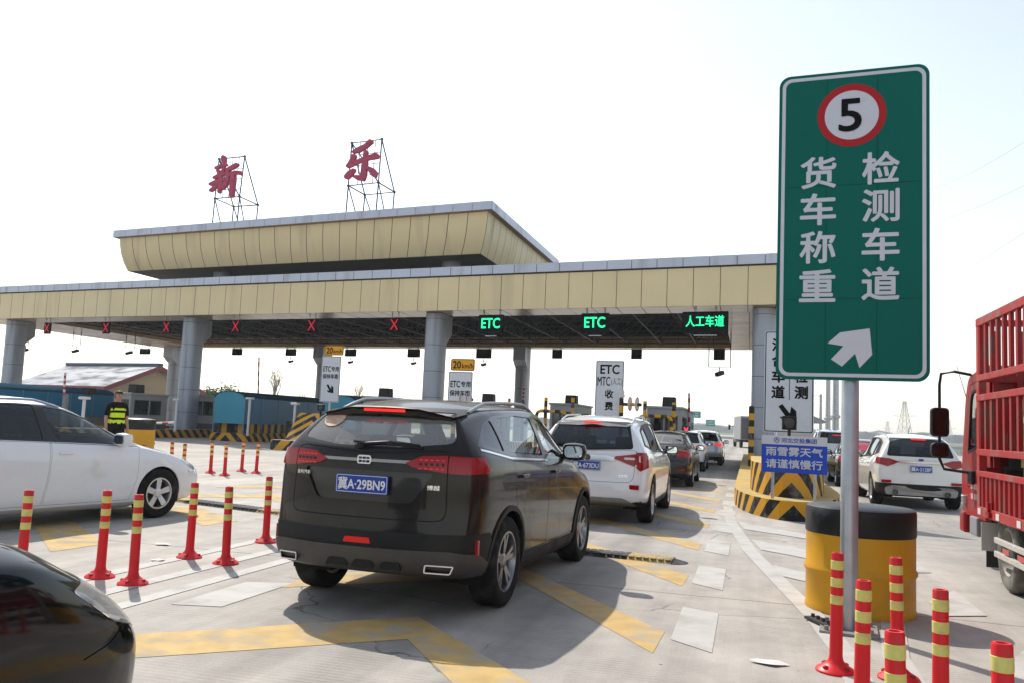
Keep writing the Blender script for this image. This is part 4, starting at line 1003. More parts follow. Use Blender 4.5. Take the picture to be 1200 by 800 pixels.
def white_suv():
    c = Car('suv', 'white SUV with dark rear glass queueing right ahead of the brown SUV', suv(L=4.64, W=1.855, H=1.70, wb=2.70, r=.365), white_p, (-2.38, 15.42, 0), math.pi / 2 - .005)
    rt = c.root; gm = mat('grey_bumper_trim', (.25, .24, .22), .5, var=.08)
    c.arches(.42)
    c.windows(SUV_OUT, SUV_PANES, {0: priv, 1: priv, 2: clear})
    c.screen(fillet([(-.69, 1.17), (0, 1.13), (.69, 1.17), (.57, 1.585), (-.57, 1.585)], .06), fillet([(-.66, 1.20), (-.3, 1.165), (.3, 1.165), (.66, 1.20), (.53, 1.55), (-.53, 1.55)], .08), glass('blue_tinted_glass', (.05, .06, .085), .75), -1, 'rear_window')
    c.screen([(-.62, 1.16), (.62, 1.16), (.58, 1.6), (-.58, 1.6)], [(-.6, 1.17), (.6, 1.17), (.56, 1.585), (-.56, 1.585)], clear, 1, 'windscreen', extra=lambda p: p.x < 1.3)
    for x0, x1, hx in ((-1.15, -.08, -.95), (-.06, .98, .16)):
        c.door([(x0 + (.2 if x0 < -1 else 0), .36), (x1, .36), (x1, 1.07), (x0, 1.09), (x0, .95), (x0 + (.06 if x0 < -1 else 0), .78)], handle=(hx, .975), hm=chrome())
    for sd in (1, -1):
        c.panel([(-1.9, .1), (1.9, .1), (1.9, .34), (-1.9, .34)], 'y', sd, 'sill_trim', clad, .01, .02, lim=.02)
    tg = fillet([(-.70, .66), (.70, .66), (.74, 1.145), (.68, 1.160), (0, 1.122), (-.68, 1.160), (-.74, 1.145)], [.12, .12, .01, .01, .01, .01, .01])
    p = cut(c.bm, tg, 'x', -1); i = cut(p, inset(tg, .006), 'x', -1); part(p, 'tailgate_gap', [under_m], rt, -.006, 0)
    for sd in (1, -1):
        li = [(.40 * sd, 1.02), (.735 * sd, .90), (.738 * sd, 1.10), (.43 * sd, 1.055)]
        q = cut(i, li, 'x', -1); o = part(q, 'tail_lamp', [lamp_red], rt, .012, .03)
        lo = [(.745 * sd, .885), (.80 * sd, .84), (1 * sd, .95), (1 * sd, 1.12), (.745 * sd, 1.105)]
        q = cut(c.bm, lo, 'x', -1, lim=.15); q2 = cut(c.bm, [(-2.4, .88), (-2.0, 1.0), (-1.95, 1.06), (-2.05, 1.12), (-2.4, 1.12)], 'y', sd, lim=.1); join(q, q2); o = part(q, 'tail_lamp', [lamp_red], rt, .012, .03)
        b = bmesh.new()
        for (y0, y1, z0, z1) in ((.78, .855, .98, 1.075), (.56, .72, 1.01, 1.045)):
            ym = (y0 + y1) / 2; x = c.x(sd * ym, (z0 + z1) / 2) - .016; prism(b, rrect(y1 - y0, z1 - z0, .015, 3, sd * ym, (z0 + z1) / 2), lambda y, z, k, x=x: Vector((c.x(y, z) - .016 - .006 * k, y, z)))
        build(b, 'lamp_lens', [mat('pale_lamp_lens', (.72, .62, .62), .15)], o)
        b = bmesh.new(); x = c.x(sd * .72, .60); box(b, (x - .004, sd * .72, .60), (.03, .15, .07)); build(b, 'reflector', [lamp_red], rt, bevel=.008)
    q = cut(i, fillet([(-.40, .985), (.40, .985), (.43, 1.035), (.30, 1.062), (-.30, 1.062), (-.43, 1.035)], .02), 'x', -1); part(q, 'chrome_strip', [mat('satin_chrome', (.6, .6, .62), .22, 1)], rt, .02, .03)
    part(i, 'tailgate', [white_p], rt, 0, .02)
    c.panel(fillet([(-.75, .22), (.75, .22), (.70, .36), (.55, .43), (-.55, .43), (-.70, .36)], .04), 'x', -1, 'skid_plate', gm, .008, .02, lim=.05)
    c.panel([(-1, .1), (1, .1), (1, .36), (-1, .36)], 'x', -1, 'rear_bumper', clad, .004, .02, lim=.1)
    plate(rt, '冀A·673DU', (c.x(0, .90) - .01, .02, .90))
    b = bmesh.new(); x = c.x(0, 1.03) - .026
    prism(b, disc2(.045, 20, 0, 1.025), lambda y, z, k: Vector((x - .008 * k, y, z))); build(b, 'badge', [dark_metal()], rt)
    b = bmesh.new(); text(b, 'V', 0, 1.022, .06, .05, lambda y, z: Vector((x - .0095, -y, z)), .03); text(b, 'CS75', .55, .76, .13, .035, lambda y, z: Vector((c.x(-y, z) - .004, -y, z)), .02); link(b, 'badge_lettering', [chrome()], rt)
    b = bmesh.new(); pts = [(-.60, -1.68), (-.57, -1.90), (0, -1.965), (.57, -1.90), (.60, -1.68)]
    T = [b.verts.new((xx, y, c.z(max(xx, -1.84), y * .97) + .012 - max(0, -1.84 - xx) * .12)) for y, xx in pts]; U = [b.verts.new((v.co.x + .02, v.co.y * .98, v.co.z - .06)) for v in T]
    b.faces.new(T); b.faces.new(U[::-1])
    for k in range(5): n = (k + 1) % 5; b.faces.new((T[k], T[n], U[n], U[k]))
    zc = T[2].co.z; build(b, 'spoiler', [white_p], rt, bevel=.01, smooth=50)
    b = bmesh.new(); box(b, (-1.957, 0, zc - .032), (.03, .26, .022)); build(b, 'brake_lamp', [lamp_lit], rt)
    b = bmesh.new(); polytube(b, [(c.x(.1, 1.2) - .02, .1, 1.19), (c.x(.3, 1.2) - .03, .32, 1.215), (c.x(.55, 1.22) - .02, .56, 1.21)], [.022, .018, .01], 6); build(b, 'rear_wiper', [black_plastic()], rt, 50)
    rail(rt, -1.6, .25, lambda x: .575, lambda x: c.z(x, .575))
    for sd in (1, -1): mirror(rt, .80, sd * abs(c.y(.86, 1.06)), 1.065, sd, black_p)
    seats(rt); c.done(); c.wheels((.03, .03, 0), 7, w=.225)
white_suv()
def plain_suv(name, label, paint, loc, S, gm, rear_poly=None, lamp=None, plate_s=None, lit=True, group=None, wheels=((.03, .03, 0), 7), kx=1, kz=1, low=.42):
    """SUV or hatchback seen from behind at some distance"""
    c = Car(name, label, S, paint, loc, math.pi / 2, group); rt = c.root; H = S['top'][3][1] / 1.69
    c.arches(S['r'] + .05)
    c.windows(sc2(SUV_OUT, kx, H), [sc2(p, kx, H) for p in SUV_PANES], gm)
    c.screen(sc2(fillet([(-.68, 1.17), (.68, 1.17), (.56, 1.585), (-.56, 1.585)], .06), 1, H), sc2(fillet([(-.65, 1.20), (.65, 1.20), (.52, 1.555), (-.52, 1.555)], .07), 1, H), gm, -1, 'rear_window')
    c.screen(sc2([(-.62, 1.16), (.62, 1.16), (.58, 1.6), (-.58, 1.6)], 1, H), sc2([(-.6, 1.17), (.6, 1.17), (.56, 1.585), (-.56, 1.585)], 1, H), clear, 1, 'windscreen', extra=lambda p: p.x < 1.3)
    for x0, x1, hx in ((-1.15, -.08, -.95), (-.06, .98, .16)):
        c.door(sc2([(x0 + (.2 if x0 < -1 else 0), .38), (x1, .38), (x1, 1.07), (x0, 1.09), (x0, .95), (x0 + (.06 if x0 < -1 else 0), .78)], kx, H), sides=(-1,) if loc[0] < 0 else (1,), handle=(hx, .975 * H))
    lp = lamp or [(.50, 1.03), (.74, .93), (1, .95), (1, 1.10), (.6, 1.09)]
    for sd in (1, -1):
        q = cut(c.bm, [(y * sd, z * H) for y, z in lp], 'x', -1, lim=.12); o = part(q, 'tail_lamp', [lamp_lit if lit else lamp_red], rt, .012, .03)
    c.panel(sc2([(-1, .1), (1, .1), (1, low), (-1, low)], 1, H), 'x', -1, 'rear_bumper', clad, .004, .02, lim=.1)
    if plate_s: plate(rt, plate_s, (c.x(0, .9 * H) - .012, 0, .9 * H))
    b = bmesh.new(); x = -S['top'][-1][0] + .36; box(b, (x, 0, c.z(x + .1, 0) - .03), (.04, .3, .025)); build(b, 'brake_lamp', [lamp_lit], rt)
    rail(rt, -1.5, .25, lambda x: .57, lambda x: c.z(x, .57))
    for sd in (1, -1): mirror(rt, .8 * kx, sd * abs(c.y(.86 * kx, 1.06 * H)), 1.065 * H, sd, paint)
    seats(rt); c.done(); c.wheels(wheels[0], wheels[1])
    return c
def plain_sedan(name, label, paint, loc, S, gm, plate_s=None, lit=False, rear_gm=None):
    c = Car(name, label, S, paint, loc, math.pi / 2); rt = c.root
    c.arches(S['r'] + .045)
    out = fillet([(-1.45, 1.03), (-1.0, .985), (0, .955), (.95, .925), (.82, 1.03), (.42, 1.29), (.1, 1.375), (-.5, 1.385), (-.95, 1.30)], [.02, .02, .02, .04, .05, .1, .1, .1, .08])
    pn = [fillet([(-1.32, 1.05), (-.98, 1.02), (-.93, 1.275), (-1.02, 1.26)], .02), fillet([(-.9, 1.01), (-.08, .985), (-.06, 1.36), (-.5, 1.365), (-.87, 1.29)], .03), fillet([(.02, .98), (.84, .955), (.40, 1.26), (.1, 1.35), (.02, 1.355)], .03)]
    c.windows(out, pn, gm)
    c.screen(fillet([(-.62, 1.105), (.62, 1.105), (.52, 1.385), (-.52, 1.385)], .05), fillet([(-.59, 1.12), (.59, 1.12), (.50, 1.365), (-.50, 1.365)], .06), rear_gm or gm, -1, 'rear_window', extra=lambda p: p.x > -1.75)
    c.screen([(-.6, 1.05), (.6, 1.05), (.54, 1.39), (-.54, 1.39)], [(-.58, 1.06), (.58, 1.06), (.52, 1.375), (-.52, 1.375)], clear, 1, 'windscreen', extra=lambda p: p.x < 1.15)
    for x0, x1, hx in ((-1.1, -.06, -.85), (-.04, .95, .2)):
        c.door([(x0 + (.2 if x0 < -1 else 0), .30), (x1, .30), (x1, .94), (x0, .965), (x0, .8), (x0 + (.08 if x0 < -1 else 0), .66)], sides=(-1,) if loc[0] < 0 else (1,), handle=(hx, .86))
    for sd in (1, -1):
        q = cut(c.bm, [(.48 * sd, .80), (1 * sd, .77), (1 * sd, .955), (.50 * sd, .965)], 'x', -1, lim=.12); part(q, 'tail_lamp', [lamp_lit if lit else lamp_red], rt, .012, .03)
        b = bmesh.new(); x = c.x(sd * .6, .45); box(b, (x, sd * .62, .47), (.03, .16, .04)); build(b, 'reflector', [lamp_red], rt)
    c.line([(-.66, .70), (.66, .70)], .012, 'x', -1, 'boot_gap', under_m, -.004)
    if plate_s: plate(rt, plate_s, (c.x(0, .84) - .012, 0, .84))
    for sd in (1, -1): mirror(rt, .74, sd * abs(c.y(.8, .95)), .94, sd, paint, .95)
    seats(rt, zf=.45); c.done(); c.wheels((.035, .03, 0), 5, w=.205)
    return c
plain_sedan('sedan', 'dark grey sedan behind the white SUV in the toll queue with a pale rear window', dark_p, (-2.28, 24.95, 0), sedan(W=1.74), glass('pale_rear_glass', (.55, .66, .66), 1.3, .04, .28))
plain_suv('hatchback', 'white hatchback with lit brake lamps between the dark sedan and the silver car', white_p, (-2.42, 34.2, 0), suv(L=4.3, H=1.50, W=1.75, wb=2.58, r=.32, cat='hatchback'), priv)
plain_suv('hatchback', 'silver hatchback at the head of the toll queue with lit brake lamps', silver_p, (-2.0, 41.0, 0), suv(L=4.2, H=1.53, W=1.76, wb=2.56, r=.32, cat='hatchback'), priv)
def kuga():
    c = plain_suv('suv', 'pearl white SUV with its number plate in view left of the red truck', pearl, (3.6, 22.7, 0), suv(L=4.52, W=1.84, H=1.64, wb=2.69, r=.355), priv, lamp=[(.42, 1.045), (.66, .93), (.92, 1.0), (.92, 1.13), (.62, 1.11)], plate_s='冀A·212BF', lit=False, low=.56)
    rt = c.root; x = -2.26
    b = bmesh.new(); prism(b, fillet([(-.42, 1.0), (.42, 1.0), (.45, 1.04), (-.45, 1.04)], .012), lambda y, z, k: Vector((x + .06 - .03 * k, y, z))); build(b, 'chrome_strip', [chrome()], rt)
    b = bmesh.new(); prism(b, [(.055 * math.cos(t), 1.075 + .024 * math.sin(t)) for t in [k * math.pi / 10 for k in range(20)]], lambda y, z, k: Vector((x + .055 - .03 * k, y, z))); build(b, 'badge', [mat('badge_blue', (.02, .06, .3), .2)], rt)
    b = bmesh.new(); prism(b, fillet([(-.70, .30), (.70, .30), (.74, .44), (.6, .50), (-.6, .50), (-.74, .44)], .04), lambda y, z, k: Vector((x + .04 + .08 * (abs(y) / .8) ** 2 - .07 * k, y, z))); build(b, 'skid_plate', [mat('silver_skid', (.30, .29, .28), .45, .3, var=.1)], rt)
    for s in (1, -1):
        b = bmesh.new(); lathe(b, [(.045, 0), (.05, .004), (.05, .14), (.04, .14)], 20, (x - .055, s * .52, .36), 'X'); build(b, 'exhaust_pipe', [dark_metal()], rt, 40)
        b = bmesh.new(); yy = s * .70; box(b, (c.x(yy, .58, -1) - .005 if False else x + .04, yy, .585), (.05, .2, .06)); build(b, 'reflector', [lamp_red], rt, bevel=.006)
    b = bmesh.new(); tube(b, (-1.55, .15, 1.63), (-1.72, .15, 1.80), .008, .004, n=5); build(b, 'aerial', [black_plastic()], rt)
kuga()
plain_sedan('sedan', 'black sedan with a red reflection in its rear window right of the blue notice board', black_p, (3.42, 29.4, 0), sedan(W=1.78), priv, rear_gm=mat('painted_red_reflection', (.42, .03, .05), .2, coat=.5))  # rear window's red reflection is painted on as opaque red
plain_suv('suv', 'white SUV with dark rear glass ahead of the black sedan behind the sign pole', white_p, (3.3, 38.0, 0), suv(L=4.7, W=1.86, H=1.78, wb=2.75, r=.37), priv)
# ---- white estate car on the left, its right side towards the camera
def estate():
    S = sedan(L=4.54, W=1.79, H=1.56, wb=2.68, r=.332, zs=[(-2.27, 1.0), (-1.2, .99), (0, .96), (1.1, .93), (1.5, .88), (2.27, .62)], cat='estate car',
        top=[(-2.27, 1.44), (-1.6, 1.51), (-1.0, 1.55), (-.5, 1.56), (-.15, 1.54), (.1, 1.49), (.5, 1.30), (1.0, 1.07), (1.2, 1.005), (1.7, .91), (2.07, .79), (2.27, .66)],
        wr=[(-2.26, .58), (-1.4, .61), (-.1, .61), (.2, .59), (1.0, .68), (1.25, .73), (1.96, .68), (2.26, .55)], edge=[(-2.26, .08), (-1, .085), (0, .085), (.4, .075), (1.1, .06), (2.26, .05)])
    c = Car('estate_car', 'white estate car with roof rails driving along the left side of the photo', S, white_p, (-8.86, 9.0, 0), math.pi / 2 - .21); rt = c.root
    c.arches(.365)
    out = fillet([(-2.05, 1.10), (-1.0, 1.05), (0, 1.015), (1.0, .975), (.84, 1.08), (.40, 1.32), (-.05, 1.44), (-.6, 1.475), (-1.3, 1.46), (-1.8, 1.38)], [.03, .02, .02, .03, .05, .1, .1, .1, .1, .08])
    pn = [fillet([(-1.90, 1.13), (-1.3, 1.09), (-1.28, 1.425), (-1.72, 1.36)], .04), fillet([(-1.2, 1.08), (-.37, 1.05), (-.42, 1.45), (-.7, 1.455), (-1.2, 1.435)], .025), fillet([(-.22, 1.045), (.85, 1.005), (.38, 1.295), (-.05, 1.415), (-.30, 1.44)], .025)]
    c.windows(out, pn, {0: priv, 1: priv, 2: glass('grey_green_glass', (.30, .35, .35), .7)}, trim=mat('gloss_black_trim', (.02, .02, .021), .15))
    c.screen(fillet([(-.6, 1.1), (.6, 1.1), (.53, 1.44), (-.53, 1.44)], .05), fillet([(-.57, 1.12), (.57, 1.12), (.5, 1.42), (-.5, 1.42)], .06), priv, -1, 'rear_window')
    c.screen([(-.6, 1.08), (.6, 1.08), (.54, 1.48), (-.54, 1.48)], [(-.58, 1.09), (.58, 1.09), (.52, 1.465), (-.52, 1.465)], clear, 1, 'windscreen', extra=lambda p: p.x < 1.15)
    c.door([(-1.05, .27), (-.36, .27), (-.31, .6), (-.29, 1.02), (-1.22, 1.048), (-1.22, .82), (-1.05, .6)], handle=(-1.02, .90), hm=white_p)
    c.door([(-.345, .27), (.86, .27), (.96, .55), (.97, .965), (-.275, 1.015), (-.295, .6)], handle=(-.10, .89), hm=white_p)
    for sd in (1, -1):
        c.line([(-2.0, 1.085), (-1.0, 1.035), (0, 1.0), (1.0, .96)], .014, 'y', sd, 'window_moulding', mat('satin_chrome', (.6, .6, .62), .22, 1), .004)
        hl = fillet([(2.30, .62), (2.10, .60), (1.82, .70), (1.70, .775), (1.98, .765), (2.30, .74)], .03)
        q = cut(c.bm, hl, 'y', sd, lim=.05); q2 = cut(c.bm, [(.45 * sd, .60), (.95 * sd, .60), (.95 * sd, .76), (.5 * sd, .72)], 'x', 1, lim=.05, extra=lambda p: p.x > 1.85); join(q, q2); o = part(q, 'headlight', [lamp_clear], rt, .004, .02)
        c.panel([(1.10, .26), (1.62, .26), (1.62, .265), (1.10, .265)], 'y', sd, 'sill_line', under_m, 0, .004) if False else None
        c.panel([(-1, .1), (.95, .1), (.95, .245), (-1, .245)], 'y', sd, 'sill_trim', mat('shaded_sill', (.40, .40, .41), .4), .006, .01, lim=.02)  # shade along the sill, painted as a greyer strip of the white body
        mirror(rt, .66, sd * (abs(c.y(.7, 1.0)) - .02), 1.0, sd, white_p, .95)
    c.panel([(-.6, .28), (.6, .28), (.62, .5), (-.62, .5)], 'x', 1, 'grille', black_plastic(), -.01, .01)
    rail(rt, -1.75, -.05, lambda x: .575, lambda x: c.z(x, .575), mat('blue_grey_rail', (.35, .38, .48), .3, .7))
    seats(rt, zf=.45); c.done(); c.wheels((.032, .042, 0), 5, w=.205, rr=.62)
estate()
# ---- black car cut off by the lower left corner of the photo
def black_car():
    S = sedan(L=4.8, W=1.86, H=1.50, wb=2.42, r=.335, top=[(-2.4, 1.03), (-2.28, 1.07), (-1.75, 1.10), (-1.5, 1.13), (-1.05, 1.36), (-.75, 1.44), (-.3, 1.49), (0, 1.5), (.3, 1.46), (.6, 1.34), (1.02, 1.16), (1.2, 1.14), (1.7, 1.08), (2.1, .94), (2.3, .82), (2.4, .69)],
        zs=[(-2.4, .94), (-1.2, .97), (0, .94), (1.1, .98), (1.6, .95), (2.1, .81), (2.4, .60)], front=[(.2, .1), (.40, .0), (.58, .0), (.68, .05), (.80, .14), (.92, .26)])
    c = Car('sedan', 'glossy black sedan cut off at the near left, only its bonnet and headlight in view', S, black_p, (-3.06, .74, 0), math.pi / 2 + .02); rt = c.root
    c.arches(.37)
    out = fillet([(-1.45, 1.03), (-1.0, .985), (0, .955), (.95, .925), (.82, 1.03), (.42, 1.29), (.1, 1.375), (-.5, 1.385), (-.95, 1.30)], [.02, .02, .02, .04, .05, .1, .1, .1, .08])
    pn = [fillet([(-.9, 1.01), (-.08, .985), (-.06, 1.36), (-.5, 1.365), (-.87, 1.29)], .03), fillet([(.02, .98), (.84, .955), (.40, 1.26), (.1, 1.35), (.02, 1.355)], .03)]
    c.windows(out, pn, clear)
    c.screen([(-.6, 1.17), (.6, 1.17), (.54, 1.39), (-.54, 1.39)], [(-.58, 1.18), (.58, 1.18), (.52, 1.375), (-.52, 1.375)], clear, 1, 'windscreen', extra=lambda p: p.x < 1.15)
    for x0, x1, hx in ((-1.1, -.06, -.80), (-.04, .78, .2)):
        c.door([(x0 + (.28 if x0 < -1 else 0), .30), (x1, .30), (x1, .94), (x0, .965), (x0, .8), (x0 + (.2 if x0 < -1 else 0), .70)], handle=(hx, .86))
    for sd in (1, -1):
        hl = fillet([(2.45, .65), (2.22, .64), (1.98, .71), (1.74, .86), (1.98, .905), (2.45, .86)], .03)
        q = cut(c.bm, hl, 'y', sd, lim=.05); q2 = cut(c.bm, [(.46 * sd, .635), (.95 * sd, .64), (.95 * sd, .86), (.52 * sd, .80)], 'x', 1, lim=.05, extra=lambda p: p.x > 2.2); join(q, q2); o = part(q, 'headlight', [glass('headlight_cover', (.8, .83, .85), .5, .03, .42)], rt, .004, .0)
        b = bmesh.new(); box(b, (1.93, sd * .62, .735), (.26, .22, .12), rotz(0)); build(b, 'headlight_bowl', [mat('headlight_bowl', (.62, .63, .65), .3, .3)], o, bevel=.05, smooth=60)
        b = bmesh.new(); lathe(b, [(.05, 0), (.055, .03), (.04, .05), (.002, .056)], 20, (2.03, sd * .60, .735), 'X'); build(b, 'headlight_lens', [chrome()], o, 50)
        c.line([(1.80, .62), (1.95, .64), (2.12, .71)], .006, 'y', sd, 'bumper_gap', under_m, -.004)
        p = [(1.22, .74 * sd), (1.5, .72 * sd), (1.74, .69 * sd)]
        c.line([(x, y) for x, y in p], .007, 'z', 1, 'bonnet_gap', under_m, -.004)
        mirror(rt, .74, sd * abs(c.y(.8, .95)), .94, sd, black_p, .95)
    c.panel(fillet([(-.62, .5), (.62, .5), (.66, .64), (-.66, .64)], .03), 'x', 1, 'grille', dark_metal(), -.012, .01)
    seats(rt, zf=.45); c.done(); c.wheels((.03, .03, 0), 7, w=.215)
black_car()
# ------------------------------------------------------------------ big green sign on a pole
green = mat('green_sign_sheeting', (.0, .12, .092), .5, var=.05, vscale=.7, spec=.15)
refl_w = mat('white_sheeting', (.58, .61, .67), .42, var=.03)
sred, sblk = mat('sign_red', (.40, .006, .010), .45), mat('sign_black', (.006, .006, .007), .6, spec=.1)
t = thing('road_sign', 'big green sign with the speed 5 roundel and white arrow on a steel pole', 'road sign', (.77, 7.33, 0), -.10)
b = bmesh.new(); lathe(b, [(.066, .0), (.066, 4.2), (.05, 4.22)], 28, close=True); build(b, 'pole', [steel()], t, 40)
b = bmesh.new(); box(b, (0, 0, .012), (.42, .42, .02))
for q in range(4):
    M = rotz(R(45 + 90 * q)); prism(b, [(.06, .02), (.18, .02), (.06, .16)], lambda x, z, k: M @ Vector((x, -.005 + .01 * k, z)))
for sx in (-1, 1):
    for sy in (-1, 1): tube(b, (sx * .16, sy * .16, .02), (sx * .16, sy * .16, .055), .018, n=6)
build(b, 'base_plate', [mat('weathered_steel', (.28, .28, .27), .6, .5, var=.2)], t)
SW, SZ0, SZ1 = 1.137, 1.947, 4.475; SH = SZ1 - SZ0; zc = (SZ0 + SZ1) / 2
F = lambda d: (lambda x, z: Vector((x, -.095 - d, zc + z)))
b = bmesh.new(); prism(b, rrect(SW, SH, .09, 8), lambda x, z, k: Vector((x, -.083 - .012 * k, zc + z))); build(b, 'panel', [green, mat('sign_back_aluminium', (.45, .45, .46), .5, .6)], t)
b = bmesh.new()
for z in (-.9, 0, .9): box(b, (0, -.072, zc + z), (SW * .9, .02, .06))
build(b, 'rear_rails', [steel()], t)
b = bmesh.new()
for x in (-.19, .19): box(b, (x, -.0962, zc - .0), (.0035, .0016, SH - .12))
for z in (-.62, .31): box(b, (0, -.0962, zc + z), (SW - .12, .0016, .003))
build(b, 'sheeting_seams', [mat('green_seam', (.0, .055, .04), .6, spec=.1)], t)
b = bmesh.new(); ring2(b, rrect(SW - .05, SH - .05, .075, 8), rrect(SW - .105, SH - .105, .055, 8), F(.002)); build(b, 'border', [refl_w], t)
b = bmesh.new(); ctr = (-.005, SH / 2 - .375); flat(b, disc2(.262, 56, *ctr), F(.0025)); build(b, 'roundel_rim', [sred], t)
b = bmesh.new(); flat(b, disc2(.205, 48, *ctr), F(.0045)); build(b, 'roundel_face', [refl_w], t)
b = bmesh.new(); text(b, '5', ctr[0] - .01, ctr[1], .165, .265, F(.0065), .012); link(b, 'roundel_numeral', [sblk], t)
b = bmesh.new()
for col, xs in (('货车称重', -.255), ('检测车道', .215)):
    for k, chx in enumerate(col): text(b, chx, xs, [.405, .10, -.215, -.53][k] + (.02 if xs < 0 else .03), .265, .255, F(.0025), .017)
link(b, 'lettering', [refl_w], t)
b = bmesh.new(); ax, az = 0, -SH / 2 + .25
P = [(974, 401), (988, 388), (1021, 383), (1024, 414), (1010, 430), (1005, 413), (990.5, 428.5), (978, 420), (992, 404)]
flat(b, [((x - 1000) * .0066, az - (y - 407) * .0066) for x, y in P][::-1], F(.0028)); link(b, 'arrow', [refl_w], t)
# anchor bolts / rubber block beside the pole foot
tag(build((lambda b: (box(b, (0, 0, .012), (.30, .12, .02)), [tube(b, (x, 0, .02), (x, 0, .045), .016, n=6) for x in (-.12, -.04, .04, .12)], b)[-1])(bmesh.new()), 'bolt_plate', [dark_metal()], None, None, 0, (.575, 7.48, .012)), 'old bolted steel foot plate on the concrete left of the big sign pole', 'plate').rotation_euler = (0, 0, R(115))

# ------------------------------------------------------------------ white rectangular lane signs
def lane_sign(name_label, w, h, p, z0, rz, draw, post=True, speed=None, group=None):
    t = thing('lane_sign', name_label, 'road sign', (p.x, p.y, 0), rz, group)
    b = bmesh.new(); tube(b, (0, .06, .05), (0, .06, z0 + h), .055, n=14); build(b, 'pole', [steel()], t, 40)
    b = bmesh.new(); prism(b, rrect(w, h, .04, 5), lambda x, z, k: Vector((x, .0 - .012 * k, z0 + h / 2 + z))); build(b, 'panel', [refl_w], t)
    fn = lambda x, z: Vector((x, -.0145, z0 + h / 2 + z))
    b = bmesh.new(); ring2(b, rrect(w - .03, h - .03, .035, 5), rrect(w - .065, h - .065, .025, 5), fn); build(b, 'border', [sblk], t)
    b = bmesh.new(); draw(b, fn); link(b, 'lettering', [sblk], t); b = bmesh.new(); flat(b, ARW.pop(), fn); link(b, 'arrow', [sblk], t)
    if speed:
        z = z0 + h + .24; am = mat('amber_sign', (.72, .33, .01), .45)
        b = bmesh.new(); prism(b, rrect(w * 1.0, .42, .07, 5), lambda x, zz, k: Vector((x + speed, -.012 * k, z + zz))); o = build(b, 'speed_plate', [am], t)
        f2 = lambda x, zz: Vector((x + speed, -.0145, z + zz)); b = bmesh.new(); ring2(b, rrect(w - .03, .39, .06, 5), rrect(w - .075, .345, .05, 5), f2)
        text(b, '20', -.22, .0, .30, .25, f2, .02); text(b, 'km/h', .19, -.035, .42, .17, f2, .012); link(b, 'speed_lettering', [sblk], o)
    return t
ARW = []
def arrow_pts(s, x, z):       # down-right arrow
    P = [(-.42, .30), (-.30, .42), (.10, .02), (.02, .42), (.22, .22), (.42, -.38), (-.30, -.14), (-.12, -.34), (-.02, -.10)]
    P = [(-.45, .33), (-.28, .45), (.06, .02), (.12, .34), (.34, .14), (.38, -.42), (-.22, -.34), (-.40, -.14), (-.10, -.16)]
    return [(x + a * s, z + c * s) for a, c in P][::-1]
def d_etc(b, fn):
    text(b, 'ETC', -.19, .43, .36, .22, fn, .022); text(b, '专用', .21, .43, .36, .20, fn, .022); text(b, '保持车距', 0, .12, .78, .19, fn, .022)
    ARW.append(arrow_pts(.44, .03, -.40))
a_ = at(387.5, 440, 36.0); lane_sign('white ETC sign with amber 20 km/h plate, its arrow visible', .95, 1.93, a_, 2.0, -.12, d_etc, speed=.10, group='ETC lane signs with amber speed plates')
a_ = at(540, 440, 29.8); lane_sign('white ETC sign with amber 20 km/h plate partly behind the brown SUV', .92, 1.72, a_, 1.45, -.12, d_etc, speed=.06, group='ETC lane signs with amber speed plates')
def d_mtc(b, fn):
    text(b, 'ETC', 0, .98, .62, .28, fn, .02); text(b, 'MTC', -.19, .60, .42, .28, fn, .014); text(b, '(人工)', .24, .59, .36, .26, fn, .0)
    text(b, '收', 0, .20, .26, .26, fn, .025); text(b, '费', 0, -.18, .26, .26, fn, .025); ARW.append(arrow_pts(.46, 0, -.66))
a_ = at(714, 460, 27.2); lane_sign('tall white ETC MTC toll sign with a down arrow above the white SUV', .93, 2.5, a_, 1.08, -.15, d_mtc)
def d_mix(b, fn):
    for k, chx in enumerate('混合车道'): text(b, chx, -.20, [.72, .42, .11, -.20][k], .235, .235, fn, .026)
    for k, chx in enumerate('检测'): text(b, chx, .23, [.11, -.20][k], .235, .235, fn, .026)
    box(b, (.01, -.016, 1.5 + .98 + .0), (.012, .002, .6)) if False else flat(b, [(.005, -.35), (.018, -.35), (.018, .28), (.005, .28)], fn)
    ARW.append(arrow_pts(.42, .0, -.62))
a_ = at(924.5, 450, 16.75); lane_sign('white mixed lane sign 混合车道 half hidden behind the big green sign', .93, 1.98, a_, 1.53, -.12, d_mix)

# ------------------------------------------------------------------ toll islands
isl_top = mat('island_yellow_top', (.50, .34, .08), .75, var=.12, vscale=3, dirt=(.35, .31, .24), dscale=2, dmin=.5)
isl_conc = mat('island_concrete', (.30, .285, .26), .85, var=.12, vscale=2)
chev = stripes('chevron_paint', 'chev', YEL, BLK, .56, .5); chev2 = stripes('chevron_paint_small', 'chev', YEL, BLK, .44, .5); diag = stripes('diagonal_paint', 'diag', YEL, BLK, .62, .5); vert = stripes('vertical_paint', 'u', YEL, BLK, .62, .5); band = stripes('banded_paint', 'band', YEL, BLK, .5, .5)
def nose(cx, y0, y1, hw, tip, n=7):
    """plan of an island: rounded point at y0, square back; starts at the tip and runs round the right side"""
    right = [(cx + hw * math.sin(R(90 * k / n)), y0 + tip * (1 - math.cos(R(90 * k / n))) ** 1.0) for k in range(n + 1)]
    left = [(2 * cx - x, y) for x, y in right]
    return right + [(cx + hw, y1), (cx - hw, y1)] + left[:0:-1]
